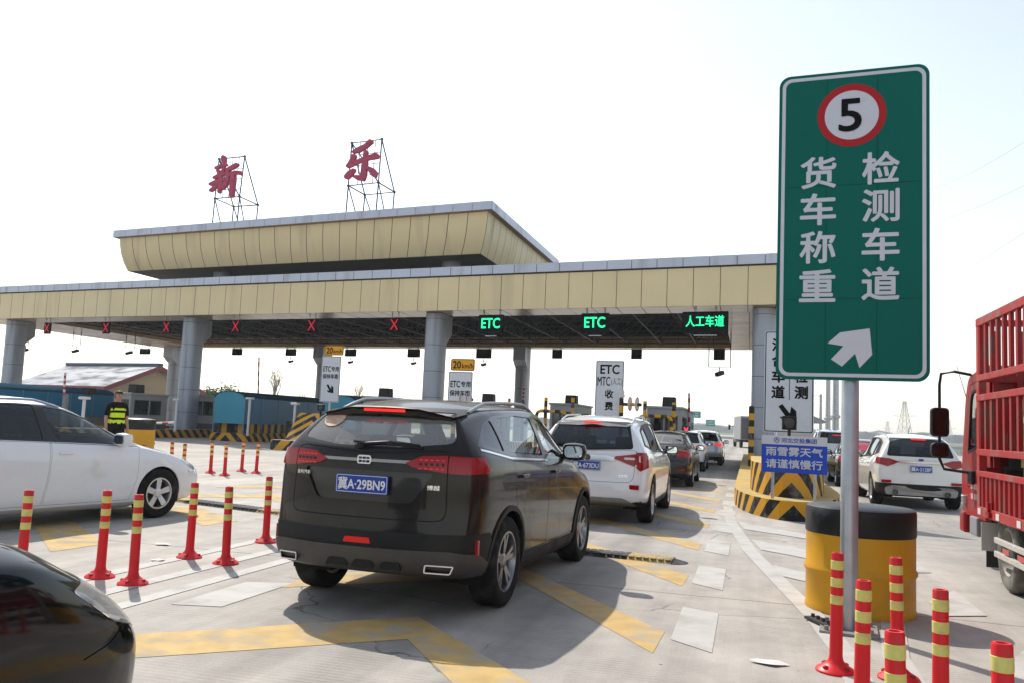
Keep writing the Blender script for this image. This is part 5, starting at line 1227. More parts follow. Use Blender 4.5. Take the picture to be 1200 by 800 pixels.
def wall2(b, path, z0, z1, mi=0, in_top=0):
    """striped wall round a closed outline starting at the tip: u counted both ways from the tip"""
    uv = b.loops.layers.uv.verify(); n = len(path); s = [0]
    for i in range(n): s.append(s[-1] + math.dist(path[i], path[(i + 1) % n]))
    T = s[-1]; g = lambda v: v if v <= T / 2 else T - v
    c = Vector((sum(p[0] for p in path) / n, sum(p[1] for p in path) / n)); pt = []
    for p in path: pt.append(p)
    for i in range(n):
        p, q = path[i], path[(i + 1) % n]
        f = b.faces.new([b.verts.new(v) for v in ((*p, z0), (*q, z0), (*q, z1), (*p, z1))]); f.material_index = mi
        u0, u1 = (g(s[i]), g(s[i + 1])) if s[i + 1] <= T / 2 + 1e-6 or s[i] >= T / 2 - 1e-6 else (g(s[i]), g(s[i]) + 1)
        for l, w in zip(f.loops, ((u0, 0), (u1, 0), (u1, z1 - z0), (u0, z1 - z0))): l[uv].uv = w
def island(label, cx, y0, y1, hw, tip, h=.34, top=isl_conc, tier=None, mat_=None, group='striped toll islands'):
    t = thing('toll_island', label, 'toll island', (cx, y0, 0), 0, group)
    b = bmesh.new(); P = nose(cx, y0, y1, hw, tip); wall2(b, P, 0, h); wb(b, 'kerb', [mat_ or chev], t)
    b = bmesh.new(); flat(b, P, lambda x, y: (x, y, h)); wb(b, 'island_top', [top], t)
    if tier:
        ty0, ty1, thw, ttip, th, tm = tier; Q = nose(cx, ty0, ty1, thw, ttip)
        b = bmesh.new(); wall2(b, Q, h + .001, th); wb(b, 'nose_block', [tm], t); b = bmesh.new(); flat(b, Q, lambda x, y: (x, y, th)); wb(b, 'nose_block_top', [isl_top], t)
    return t
island('near toll island with black and yellow chevrons under the blue notice board', .76, 15.9, 50, 1.05, 3.6, .34, isl_top, (16.75, 22.5, .72, 2.2, .93, chev))
island('toll island carrying the tall ETC MTC sign, hidden behind the white SUV', -4.2, 25.5, 50, .95, 1.6, .34)
island('toll island under the right ETC speed sign, hidden behind the brown SUV', -9.1, 27, 51, .95, 1.6, .34)
island('toll island of the front column above the brown SUV', -13.9, 28.5, 52, .95, 1.6, .34)
I3 = island('striped toll island left of the brown SUV with a tilted chevron board', -17.4, 30.6, 53, 1.1, .25, .40, isl_conc, None, stripes('diagonal_wide', 'diag', YEL, BLK, .9, .5))
island('toll island with the middle blue shelter and an upright striped block', -24.3, 36.4, 60, 1.05, .25, .40, isl_conc, (36.9, 40.2, .9, .2, .98, vert), diag)
island('toll island around the second column from the left', -28.7, 31, 60, .95, .3, .40, isl_conc, None, diag)
island('toll island of the leftmost blue shelter behind the white estate car', -33.6, 31, 60, 1.0, .3, .40, isl_conc, None, diag)
# tilted chevron crash board on the striped island
t = thing('crash_board', 'humped yellow and black chevron board on the island left of the brown SUV', 'crash board', (-17.3, 31.9, .4))
b = bmesh.new(); uv = b.loops.layers.uv.verify(); prof = [(-.75, 0), (.1, .95), (.32, 1.12), (.7, 1.0), (1.0, .0)]; acc = 0
for (ya, za), (yb, zb) in zip(prof, prof[1:]):
    l_ = math.dist((ya, za), (yb, zb)); f = b.faces.new([b.verts.new(v) for v in ((-.75, ya, za), (.75, ya, za), (.75, yb, zb), (-.75, yb, zb))])
    for lp, q in zip(f.loops, ((-.75, acc), (.75, acc), (.75, acc + l_), (-.75, acc + l_))): lp[uv].uv = q
    acc += l_
build(b, 'board', [chev], t)
b = bmesh.new()
for sx in (-.75, .75): b.faces.new([b.verts.new((sx, y, z)) for y, z in prof])
build(b, 'board_cheeks', [mat('island_yellow', YEL, .7)], t)
# striped upright block behind it
t = thing('striped_block', 'small upright block of vertical black and yellow stripes behind the striped island nose', 'block', (-18.3, 33.4, .4))
b = bmesh.new(); wall2(b, [(-.8, -.4), (.8, -.4), (.8, .4), (-.8, .4)], 0, .75); wb2 = build(b, 'block_sides', [vert], t); b = bmesh.new(); flat(b, [(-.8, -.4), (.8, -.4), (.8, .4), (-.8, .4)], lambda x, y: (x, y, .75)); build(b, 'block_top', [isl_top], t)
# ------------------------------------------------------------------ blue notice board on the near island
p = onY(930.5, 532, 16.3); t = thing('notice_board', 'blue and white notice board on two posts in front of the near toll island nose', 'notice board', (p.x, 16.3, .345), -.03)
bl = mat('notice_blue', (.012, .07, .48), .45, var=.04); nw = mat('notice_white', (.60, .60, .63), .5)
b = bmesh.new(); box(b, (0, 0, .80), (1.12, .03, .66)); build(b, 'panel', [nw], t)
f1 = lambda x, z: Vector((x, -.018, .80 + z))
b = bmesh.new(); flat(b, [(-.56, -.33), (.56, -.33), (.56, .17), (-.56, .17)], f1); build(b, 'blue_field', [bl], t)
b = bmesh.new(); f2 = lambda x, z: Vector((x, -.0205, .80 + z)); text(b, '雨雪雾天气', 0, .05, .96, .155, f2, .016); text(b, '请谨慎慢行', 0, -.17, .96, .155, f2, .016); link(b, 'lettering', [nw], t)
b = bmesh.new(); text(b, '河北交投集团', .08, .25, .60, .085, f1, .012); ring2(b, disc2(.05, 20, -.30, .25), disc2(.038, 20, -.30, .25), f1); flat(b, [(-.335, .225), (-.30, .285), (-.265, .225), (-.30, .25)][::-1], f1); link(b, 'header_lettering', [mat('header_blue', (.01, .07, .42), .5)], t)
for x in (-.36, .36): b = bmesh.new(); tube(b, (x, .03, 0), (x, .03, .82), .028, n=10); build(b, 'post', [steel()], t, 40)
# ------------------------------------------------------------------ signal lamps on poles in front of the arrows
for q, zz, lab in ((onY(925, 495, 16.9), None, 'small round signal lamp on a black pole in front of the mixed lane sign'), (at(376, 477, 34.5), None, 'small round signal lamp on a black pole in front of the left ETC sign')):
    t = thing('signal_lamp', lab, 'signal lamp', (q.x, q.y, .34), 0, 'small signal lamps on island poles'); z = q.z - .34
    b = bmesh.new(); tube(b, (0, 0, 0), (0, 0, z - .1), .03, n=8); build(b, 'pole', [black_plastic()], t, 40)
    b = bmesh.new(); box(b, (0, .04, z), (.26, .14, .26)); lathe(b, [(.105, -.06), (.12, -.10), (.12, -.03), (.105, -.03)], 20, (0, 0, z), 'Y'); build(b, 'housing', [black_plastic()], t, bevel=.02)
    b = bmesh.new(); lathe(b, [(.002, -.055), (.10, -.045)], 20, (0, 0, z), 'Y'); build(b, 'lens', [mat('dark_lens', (.06, .06, .06), .15)], t)

# ------------------------------------------------------------------ drums
drum_y = mat('drum_yellow', (.66, .33, .015), .45, var=.08, vscale=2.5, dirt=(.40, .24, .07), dscale=2.2, dmin=.56); drum_k = mat('drum_black', (.012, .012, .013), .42, var=.2, dirt=(.12, .12, .12), dscale=2, dmin=.52)
def drum(label, loc, r=.50, h=.93):
    t = thing('crash_drum', label, 'crash drum', loc, 0, 'yellow and black crash drums'); k = h / .93
    b = bmesh.new(); lathe(b, [(.0 * r + .01, .0), (r * .985, 0), (r, .02), (r * .985, .05), (r * .985, .33 * k), (r * 1.02, .355 * k), (r * 1.02, .375 * k), (r * .985, .40 * k), (r * .985, .685 * k)], 56); build(b, 'drum_body', [drum_y], t, 35)
    b = bmesh.new(); lathe(b, [(r * .988, .685 * k), (r * 1.0, .70 * k), (r * 1.0, .885 * k), (r * .985, .915 * k), (r * .93, .928 * k), (r * .5, .945 * k), (.01, .95 * k)], 56); build(b, 'drum_cap', [drum_k], t, 35)
    return t
drum('large yellow drum with a black cap standing behind the big sign pole', (.955, 8.25, 0), .458, .90)
drum('smaller looking yellow drum with a black cap beside the guard', (-16.85, 20.9, 0), .50, 1.14)

# ------------------------------------------------------------------ flexible bollards
b_red = mat('bollard_red', (.66, .018, .022), .42, var=.05, dirt=(.36, .06, .05), dscale=5, dmin=.54); b_ylw = mat('bollard_reflective_band', (.66, .60, .17), .35, var=.06, vscale=60, dirt=(.40, .37, .18), dscale=7, dmin=.52)
def make_bollard(loc, label):
    t = thing('bollard', label, 'bollard', loc, 0, 'red and yellow flexible bollards')
    b = bmesh.new(); lathe(b, [(.01, .0), (.125, .0), (.125, .012), (.115, .022), (.075, .045), (.048, .07), (.041, .10), (.039, .40), (.038, .74), (.034, .75), (.022, .75), (.018, .735), (.01, .735)], 28)
    build(b, 'post', [b_red], t, 40)
    for z in (.425, .535, .645):
        b = bmesh.new(); lathe(b, [(.0385, z), (.0402, z + .002), (.0402, z + .056), (.0385, z + .058)], 28); build(b, 'reflective_band', [b_ylw], t, 40)
    for k in range(4):
        b = bmesh.new(); a = R(45 + 90 * k); lathe(b, [(.018, .026), (.018, .042), (.01, .046), (.002, .046)], 6, (.092 * math.cos(a), .092 * math.sin(a), 0)); build(b, 'anchor_bolt', [mat('bollard_bolt', (.30, .012, .014), .5)], t)
    return t
LEFT = [((-5.87, 6.0), 'bollard at the left edge of the photo, its foot behind the black car bonnet'), ((-5.43, 6.42), 'bollard just left behind the black car nose, second from the left edge'), ((-5.0, 6.31), 'bollard in front of the white estate car front wheel, nearest the black car nose'),
        ((-5.42, 7.65), 'bollard in the middle pair on the left, the left one of the two'), ((-4.92, 7.53), 'bollard in the middle pair on the left, the right one of the two'), ((-5.35, 8.96), 'bollard closest to the left side of the brown SUV'),
        ]
far = [(246.5, 554), (263, 557), (283, 552), (300, 554)]
FL = ['far bollard right ahead of the white estate car nose, leftmost of the far four', 'second of the four far bollards between estate car and brown SUV', 'third of the four far bollards between estate car and brown SUV', 'last of the four far bollards, nearest the brown SUV']
RIGHT = [((q.x, q.y), l) for q, l in zip([onz(x, y, .75) for x, y in ((980.5, 647), (1010, 679), (1053, 653), (1053, 739), (1102, 690), (1177, 753))], ['bollard standing full length just left of the big sign pole', 'bollard just right of the big sign pole, its foot below the photo', 'bollard standing in front of the large yellow drum', 'short looking bollard lowest between drum and photo edge', 'bollard right of the drum, second from the right edge', 'bollard cut off in the lower right corner'])]
root0 = None
for (xy, lab) in LEFT + RIGHT + [((q.x, q.y), l) for q, l in zip([onz(*f) for f in far], FL)] + [((-12.1, 14.8), 'bollard top showing over the estate car bonnet under the far drum'), ((-11.5, 14.5), 'bollard top showing over the estate car bonnet right of the far drum'), ((-12.1, 16.2), 'bollard rising behind the estate car bonnet, left of its nose'), ((-11.5, 15.8), 'bollard half hidden by the estate car nose')]:
    if root0 is None: o = root0 = make_bollard((*xy, 0), lab)
    else: o = dup(root0, (*xy, 0), None, lab)
    o.rotation_euler = (random.gauss(0, .012), random.gauss(0, .012), random.uniform(0, 6))

# ------------------------------------------------------------------ speed bumps
def bump(label, p0, p1, w=.36):
    p0, p1 = Vector(p0), Vector(p1); L_ = (p1 - p0).length; t = thing('speed_bump', label, 'speed bump', (p0.x, p0.y, .002), math.atan2(p1.y - p0.y, p1.x - p0.x), 'rubber speed bumps')
    n = max(3, round(L_ / .5)); prof = [(-w / 2, 0), (-w / 2 + .02, .012), (-.08, .045), (.08, .045), (w / 2 - .02, .012), (w / 2, 0)]
    rub = mat('bump_rubber', (.045, .045, .048), .85, var=.25, vscale=30, dirt=(.16, .15, .14), dscale=5, dmin=.5); yel = mat('bump_yellow', (.40, .30, .13), .8, var=.2, vscale=30, dirt=(.2, .18, .14), dscale=6, dmin=.5)
    for k in range(n):
        b = bmesh.new(); x0, x1 = L_ * k / n + .003, L_ * (k + 1) / n - .003
        A = [b.verts.new((x0, y, z)) for y, z in prof]; B = [b.verts.new((x1, y, z)) for y, z in prof]
        for i in range(5): b.faces.new((A[i], A[i + 1], B[i + 1], B[i]))
        b.faces.new(A[::-1]); b.faces.new(B)
        for i in range(6):
            for j in (-1, 1): box(b, (x0 + (x1 - x0) * (i + .5) / 6, j * .12, .036), ((x1 - x0) / 6 - .025, .055, .012))
        build(b, 'bump_segment', [yel if (n - 1 - k) % 4 == 0 else rub], t)
    for e, x in ((0, 0), (1, L_)):
        b = bmesh.new(); s = 1 if e else -1; pts = [(x + s * .16 * math.sin(R(a)), w / 2 * math.cos(R(a))) for a in range(0, 181, 20)]
        top = b.verts.new((x, 0, .045)); vs = [b.verts.new((px, py, .002)) for px, py in pts]
        for i in range(len(vs) - 1): b.faces.new((vs[i], vs[i + 1], top))
        build(b, 'bump_end', [rub], t)
bump('black and yellow speed bump coming out from under the brown SUV', (-3.85, 10.42), (-.80, 10.08)); bump('worn speed bump across the lane behind the white estate car nose', (-9.6, 12.35), (-6.5, 11.5))
# ------------------------------------------------------------------ litter
for k, (x, y, s) in enumerate(((-6.15, 8.2, .09), (-5.55, 7.35, .08), (.15, 6.05, .11))):
    b = bmesh.new(); random.seed(k); vs = [b.verts.new((s * (.7 + .5 * random.random()) * math.cos(a), s * .6 * (.7 + .5 * random.random()) * math.sin(a), .006 + .012 * random.random())) for a in [j * math.pi / 5 for j in range(10)]]
    c = b.verts.new((0, 0, .016))
    for j in range(10): b.faces.new((vs[j], vs[(j + 1) % 10], c))
    tag(build(b, 'paper_scrap', [mat('paper', (.62, .61, .59), .7)], None, None, 0, (x, y, .004)), ['white paper scrap on the road left of the middle bollard pair, farther one', 'white paper scrap on the road beside the middle bollard pair foot', 'flattened pale scrap on the road left of the sign pole bollard'][k], 'litter')
# ------------------------------------------------------------------ red stake-side truck on the right
t_red = mat('truck_red', (.30, .009, .012), .42, var=.1, vscale=3, dirt=(.17, .055, .045), dscale=3, dmin=.47); t_pink = mat('truck_red_faded', (.36, .028, .028), .5, var=.12, vscale=4, dirt=(.24, .11, .09), dscale=5, dmin=.47)
TX0, TX1, TYF, TYB = 2.45, 4.75, 10.72, 3.2
truck = thing('stake_truck', 'red stake sided truck with a double mirror at the right edge of the photo', 'truck', ((TX0 + TX1) / 2, 7.5, 0))
def tb(name, boxes, m, bevel=0, parent=None):
    b = bmesh.new()
    for c, s in boxes: box(b, c, s)
    return wb(b, name, [m] if not isinstance(m, list) else m, parent or truck, bevel=bevel)
wb_ = wb
Ymid, Ylen = (TYF + TYB) / 2, TYF - TYB
for x, sgn in ((TX0, 1), (TX1, -1)):
    for z, h in ((2.84, .09), (2.22, .07), (2.0, .07), (1.40, .07), (1.165, .06), (.755, .10)): tb('side_rail', [((x + sgn * .03, Ymid, z), (.06, Ylen, h))], t_pink, .006)
    ys = [TYF - .10 - .235 * k for k in range(31)]
    tb('stakes', [((x + sgn * .03, y, 2.53), (.035, .07, .60)) for y in ys], t_red); tb('stakes', [((x + sgn * .03, y, 1.70), (.035, .07, .55)) for y in ys], t_red)
    b = bmesh.new()                                                  # pressed ribs of the drop side
    path = []; y = TYF - .12
    while y > TYB + .15:
        path += [(y, 0), (y - .07, 0), (y - .09, .035), (y - .15, .035)]; y -= .17
    for (ya, da), (yb, db) in zip(path, path[1:]): b.faces.new([b.verts.new((x + sgn * (.02 + d), yy, z)) for (yy, d), z in (((ya, da), .80), ((yb, db), .80), ((yb, db), 1.14), ((ya, da), 1.14))])
    wb(b, 'drop_side', [t_red], truck)
    for y in (TYF - .05, Ymid, TYB + .05): tb('corner_post', [((x + sgn * .045, y, 1.80), (.08, .11, 2.18))], t_pink, .008)
    for y in (TYF - .55, TYF - 1.9): tb('hinge', [((x - sgn * .012, y, .80), (.03, .05, .16)), ((x - sgn * .012, y, .755), (.035, .14, .05))], t_red)
    for y in (TYF - .14, TYF - .86, TYF - 1.58, TYF - 2.3): tb('reflective_mark', [((x - sgn * .004, y, .755), (.006, .12, .065))], mat('reflective_white', (.6, .58, .56), .4))
for y in (TYF - .02, TYB + .02):
    tb('end_rail', [(((TX0 + TX1) / 2, y, z), (TX1 - TX0 - .1, .04, .07)) for z in (.8, 1.2, 1.4, 2.0, 2.22, 2.84)], t_red); tb('end_stakes', [((TX0 + .2 + .24 * k, y, 1.8), (.06, .03, 1.9)) for k in range(9)], t_red)
tb('load_floor', [(((TX0 + TX1) / 2, Ymid, .74), (TX1 - TX0 - .12, Ylen, .07))], mat('truck_floor', (.05, .04, .035), .8)); tb('chassis', [(((TX0 + TX1) / 2 + sx * .42, 7.2, .6), (.09, 8.2, .2)) for sx in (-1, 1)], under_m)
# cab: side profile pushed across, rounded; a door with a real window opening on the left
cx0, cx1 = 2.60, 4.60
prof = [(11.78, .62), (11.85, .95), (11.82, 1.25), (11.62, 2.05), (11.48, 2.30), (10.62, 2.40), (10.50, 2.30), (10.50, 1.02), (10.62, .84), (10.72, .62)]
b = bmesh.new(); prism(b, fillet(prof, [.06, .05, .1, .1, .15, .12, .1, .04, .04, .03]), lambda y, z, k: Vector(((cx1, cx0)[k], y + .26, z)))
b.transform(truck.matrix_basis.inverted()); bmesh.ops.recalc_face_normals(b, faces=b.faces[:])
o_ = lambda P: [(y + .26 - truck.location.y, z) for y, z in P]
def cutx(bm, poly, side): return cut(bm, o_(poly), 'x', side, lim=.3)
for sd in (-1, 1):
    dr = fillet([(11.55, .95), (11.66, 1.30), (11.48, 2.06), (11.40, 2.20), (10.72, 2.27), (10.66, 2.2), (10.66, 1.05)], .05)
    q = cutx(b, dr, sd); i_ = cut(q, inset(o_(dr), .008), 'x', sd, lim=.3); part(q, 'door_gap', [under_m], truck, -.006, 0)
    wn = fillet([(11.53, 1.36), (11.38, 2.03), (11.30, 2.12), (10.80, 2.17), (10.76, 1.48)], .05)
    w_ = cut(i_, o_(wn), 'x', sd, lim=.3); g_ = cut(w_, inset(o_(wn), .03), 'x', sd, lim=.3); part(w_, 'window_trim', [black_plastic()], truck, .004, .02); part(g_, 'window', [clear], truck, -.01, 0)
    dd = part(i_, 'door', [t_red], truck, .0, .03)
    h = bmesh.new(); X = cx0 - .02 if sd < 0 else cx1 + .02; box(h, (X, 11.04, 1.25), (.03, .16, .035)); wb(h, 'door_handle', [black_plastic()], truck)
ws = fillet([(-.85, 1.35), (.85, 1.35), (.80, 2.12), (-.80, 2.12)], .06); xm = (cx0 + cx1) / 2 - truck.location.x
q = cut(b, [(x + xm, z) for x, z in ws], 'y', 1, lim=.3); g_ = cut(q, inset([(x + xm, z) for x, z in ws], .03), 'y', 1, lim=.3); part(q, 'windscreen_trim', [black_plastic()], truck, .003, .01); part(g_, 'windscreen', [clear], truck, -.008, 0)
rw = fillet([(-.6, 1.5), (.6, 1.5), (.6, 2.05), (-.6, 2.05)], .05); q = cut(b, [(x + xm, z) for x, z in rw], 'y', -1, lim=.3); part(q, 'rear_window', [clear], truck, -.004, 0)
link(b, 'cab', [t_red], truck, 40)
tb('dashboard', [(((cx0 + cx1) / 2, 11.45, 1.15), (1.8, .4, .3)), (((cx0 + cx1) / 2, 10.8, 1.05), (1.8, .45, .4)), (((cx0 + cx1) / 2, 10.62, 1.5), (1.7, .14, .6))], seat_m, .02)
tb('door_lettering', [((cx0 - .006, 11.56 - .13 * k, .98 - .12 * j), (.004, .10, .07)) for k in range(3) for j in range(2)], mat('faded_pink_letter', (.55, .28, .28), .6))
tb('marker_lamp', [((cx0 - .02, 11.90, .80), (.05, .10, .10))], lamp_clear, .01); tb('bumper', [((cx0 + 1.0, 12.02, .52), (2.05, .22, .26))], t_red, .03); tb('cab_step', [((cx0 + .02, 11.42, .52), (.10, .34, .22))], mat('grey_step', (.22, .22, .23), .6), .02)
def tube_part(name, pts, r, m, parent=truck): b_ = bmesh.new(); polytube(b_, pts, r, 8); return wb(b_, name, [m], parent, 50)
bp = black_plastic()
my0 = 11.62
pm = onX(1101, 494, 2.28); pl = onX(1103, 526, 2.28)
tube_part('mirror_arm', [(2.60, my0 - .05, 2.32), (2.42, my0, 2.36), (2.30, pm.y, 2.34), (2.28, pm.y, 2.20), (2.28, pm.y, 1.5), (2.28, pm.y, 1.28), (2.33, pm.y, 1.16), (2.62, my0 - .1, 1.13)], .018, bp)
def tmirror(z, w, h, gl):
    b_ = bmesh.new(); prism(b_, rrect(w, h, .05, 5), lambda x, zz, k: Vector((2.28 + x, pm.y - .05 + .11 * (1 - k), z + zz))); o1 = wb(b_, 'mirror', [bp], truck, 40, .008)
    b_ = bmesh.new(); flat(b_, rrect(w - .035, h - .035, .04, 5), lambda x, zz: Vector((2.28 + x, pm.y - .054, z + zz))); b_.transform(truck.matrix_basis.inverted()); link(b_, 'mirror_glass', [gl], o1)
tmirror(pm.z, .205, .36, mat('dark_mirror', (.035, .035, .037), .12, 1)); tmirror(pl.z - .01, .20, .18, mat('dark_mirror', (.035, .035, .037), .12, 1))
tb('mirror_mount', [((2.60, my0 - .1, 1.08), (.09, .2, .16))], bp, .02)
for (wx, wy, sd) in ((2.67, 9.93, -1), (4.53, 9.93, 1), (2.72, 5.2, -1), (4.48, 5.2, 1)):
    w_ = bpy.data.objects.new('wheel', None); COL.objects.link(w_); w_.parent = truck; w_.location = Vector((wx, wy, .40)) - truck.location; r = .40; s = sd; w = .24
    LX = lambda prof, name, m: build((lambda b2: (lathe(b2, prof, 40, axis='X'), b2)[-1])(bmesh.new()), name, [m], w_, 40)
    LX([(.25, -w * .5 * s), (.37, -w * .5 * s), (.395, -w * .4 * s), (.40, -w * .25 * s), (.40, w * .25 * s), (.395, w * .4 * s), (.37, w * .5 * s), (.30, w * .54 * s), (.25, w * .48 * s)], 'tyre', mat('dusty_tyre', (.10, .095, .085), .9, var=.2, vscale=12, dirt=(.20, .19, .165), dscale=5, dmin=.45))
    LX([(.255, w * .46 * s), (.235, w * .50 * s), (.225, w * .40 * s), (.19, w * .05 * s), (.13, w * .0 * s), (.115, w * .30 * s), (.10, w * .40 * s), (.002, w * .42 * s)], 'rim', mat('dusty_rim', (.33, .31, .27), .6, .2, var=.15))
    for k in range(6):
        b2 = bmesh.new(); a = k * math.pi / 3; tube(b2, (w * .02 * s, .165 * math.cos(a), .165 * math.sin(a)), (w * .14 * s, .165 * math.cos(a), .165 * math.sin(a)), .018, n=6); build(b2, 'wheel_nut', [dark_metal()], w_)
tb('wheel_arch', [((2.62, 10.62, .72), (.10, .04, .5))], under_m); tb('mud_flap', [((2.66, 10.66, .36), (.26, .012, .42))], mat('mud_flap_rubber', (.03, .03, .03), .8)); tb('splash_panel', [((2.58, 10.44, .50), (.30, .012, .30))], mat('dusty_guard', (.45, .43, .40), .7))
for z in (.50, .36): tb('side_guard', [((2.50, 7.95, z), (.04, 4.4, .06))], mat('pale_guard_rail', (.46, .44, .40), .55, .2, var=.15), .008)
tb('side_guard_tape', [((2.478, 9.7 - .5 * k, .43), (.006, .22, .05)) for k in range(6)], mat('guard_tape', (.45, .08, .07), .5)); tb('guard_strut', [((2.53, 9.0 - 1.4 * k, .52), (.04, .05, .42)) for k in range(3)], mat('dusty_guard', (.45, .43, .40), .7))
tb('side_marker', [((2.50, 9.0, .665), (.06, .10, .08))], mat('amber_lamp', (.75, .22, .01), .25, emit=(1, .3, .02), estr=.1), .015)
# load: pale slatted wooden crates standing on the truck floor
pine = mat('pine_board', (.46, .33, .17), .75, var=.2, vscale=9)
for k, (y0, lab) in enumerate(((9.35, 'pale slatted wooden crate on the red truck, nearest the cab'), (8.0, 'pale slatted wooden crate on the red truck behind the front crate'))):
    t = thing('wooden_crate', lab, 'crate', (3.35, y0, .776), 0, 'wooden crates on the red truck')
    for sx in (-.6, .6):
        for sy in (-.55, 0, .55): b = bmesh.new(); box(b, (sx, sy, .6), (.08, .09, 1.2)); build(b, 'crate_post', [pine], t)
    for sx in (-.645, .645):
        for z in (.1, .55, 1.12): b = bmesh.new(); box(b, (sx, 0, z), (.025, 1.22, .12)); build(b, 'crate_board', [pine], t)
    for sy in (-.61, .61):
        for z in (.1, .55, 1.12): b = bmesh.new(); box(b, (0, sy, z), (1.3, .025, .12)); build(b, 'crate_board', [pine], t)
    b = bmesh.new()
    for q in range(6): box(b, (-.5 + .2 * q, 0, .02), (.15, 1.15, .03))
    box(b, (0, 0, .52), (.9, .95, .9)); build(b, 'crate_contents', [mat('wrapped_goods', (.30, .29, .28), .6, var=.2)], t, bevel=.01)

# ------------------------------------------------------------------ toll booths, shelters, rails
booth_m = mat('booth_panel', (.30, .30, .30), .55, .2, var=.1, vscale=1.5); booth_d = mat('booth_dark_panel', (.10, .10, .105), .5, .3, var=.1); bg_ = glass('booth_glass', (.16, .22, .22), .8); cool = mat('dark_cooler', (.012, .014, .014), .6, var=.15)
def booth(label, cx, y0, y1, hw, z0, z1, ac=None, group='toll booths'):
    t = thing('toll_booth', label, 'toll booth', (cx, (y0 + y1) / 2, z0), 0, group); L_ = y1 - y0; H = z1 - z0
    b = bmesh.new(); box(b, (0, 0, H / 2), (hw * 2, L_, H)); 
    bmesh.ops.delete(b, geom=[f for f in b.faces if f.calc_center_median().z > H - .01 and False], context='FACES')
    b.normal_update(); cuts = []
    zb = H * .42; zt = H * .86
    for sd in (1, -1):
        for ya, yb in ((-L_ * .40, -L_ * .02), (L_ * .02, L_ * .32)): cuts.append(('x', sd, [(ya, zb), (yb, zb), (yb, zt), (ya, zt)]))
    cuts.append(('y', -1, [(-hw * .78, zb), (-hw * .04, zb), (-hw * .04, zt), (-hw * .78, zt)])); cuts.append(('y', -1, [(hw * .04, zb), (hw * .78, zb), (hw * .78, zt), (hw * .04, zt)]))
    for ax, sd, P in cuts:
        q = cut(b, P, ax, sd); g = cut(q, inset(P, .04), ax, sd); part(q, 'window_frame', [mat('booth_frame', (.06, .06, .065), .4)], t, .012, .03); part(g, 'window', [bg_], t, -.015, 0)
    link(b, 'booth_body', [booth_m], t)
    b = bmesh.new(); box(b, (0, 0, H + .045), (hw * 2 + .12, L_ + .14, .09)); build(b, 'roof', [booth_m], t, bevel=.01)
    b = bmesh.new(); box(b, (0, 0, .16), (hw * 2 + .03, L_ + .03, .30)); build(b, 'plinth', [booth_d], t)
    b = bmesh.new(); box(b, (0, .1, H * .30), (hw * 1.3, .5, .1)); box(b, (0, .3, H * .5), (.3, .2, .3)); build(b, 'desk', [seat_m], t)
    if ac:
        a = thing('roof_cooler', 'dark cooler box on the roof of the ' + ac, 'cooler', (cx + .1, (y0 + y1) / 2 - .6, z1 + .092), 0, 'dark coolers on booth roofs')
        b = bmesh.new(); box(b, (0, 0, .205), (.54, .54, .40), top=(.94, .94)); build(b, 'casing', [cool], a, bevel=.03)
        b = bmesh.new()
        for z in range(6): box(b, (0, -.276, .06 + .05 * z), (.42, .02, .018))
        build(b, 'louvres', [dark_metal()], a)
    return t
booth('grey toll booth behind the tall ETC MTC sign with a cooler on its roof', -3.25, 34.3, 37.6, .68, .34, 2.30, 'booth right of the tall ETC MTC sign')
booth('grey toll booth between the rear column and the white SUV', -8.0, 37.3, 41.6, .55, .34, 2.36, 'booth left of the tall ETC MTC sign')
booth('weathered grey toll booth beside the guard', -28.35, 34.05, 36.7, .42, .40, 2.02, 'booth beside the guard')
booth('grey toll booth right of the second column from the left', -28.75, 40.75, 44.0, .84, .40, 2.16)
booth('grey toll booth left of the left ETC sign, mostly hidden by blue shelters', -23.6, 47.0, 50.0, .8, .40, 2.6)
booth('grey toll booth hidden behind the brown SUV, only its roof cooler showing', -16.4, 36.0, 39.0, .6, .34, 2.32, 'booth behind the brown SUV roof, left one')
booth('grey toll booth hidden behind the brown SUV, its cooler beside the front column', -11.85, 37.5, 40.5, .6, .34, 2.28, 'booth behind the brown SUV roof, right one')
teal = mat('blue_polycarbonate', (.004, .135, .25), .35, var=.08, vscale=1.2); teal_d = mat('blue_shelter_roof', (.01, .05, .08), .95, var=.1, spec=.02); frame_g = mat('shelter_frame', (.10, .22, .28), .4, .3); skirt_m = mat('shelter_base_wall', (.22, .19, .155), .85, var=.15, vscale=2)
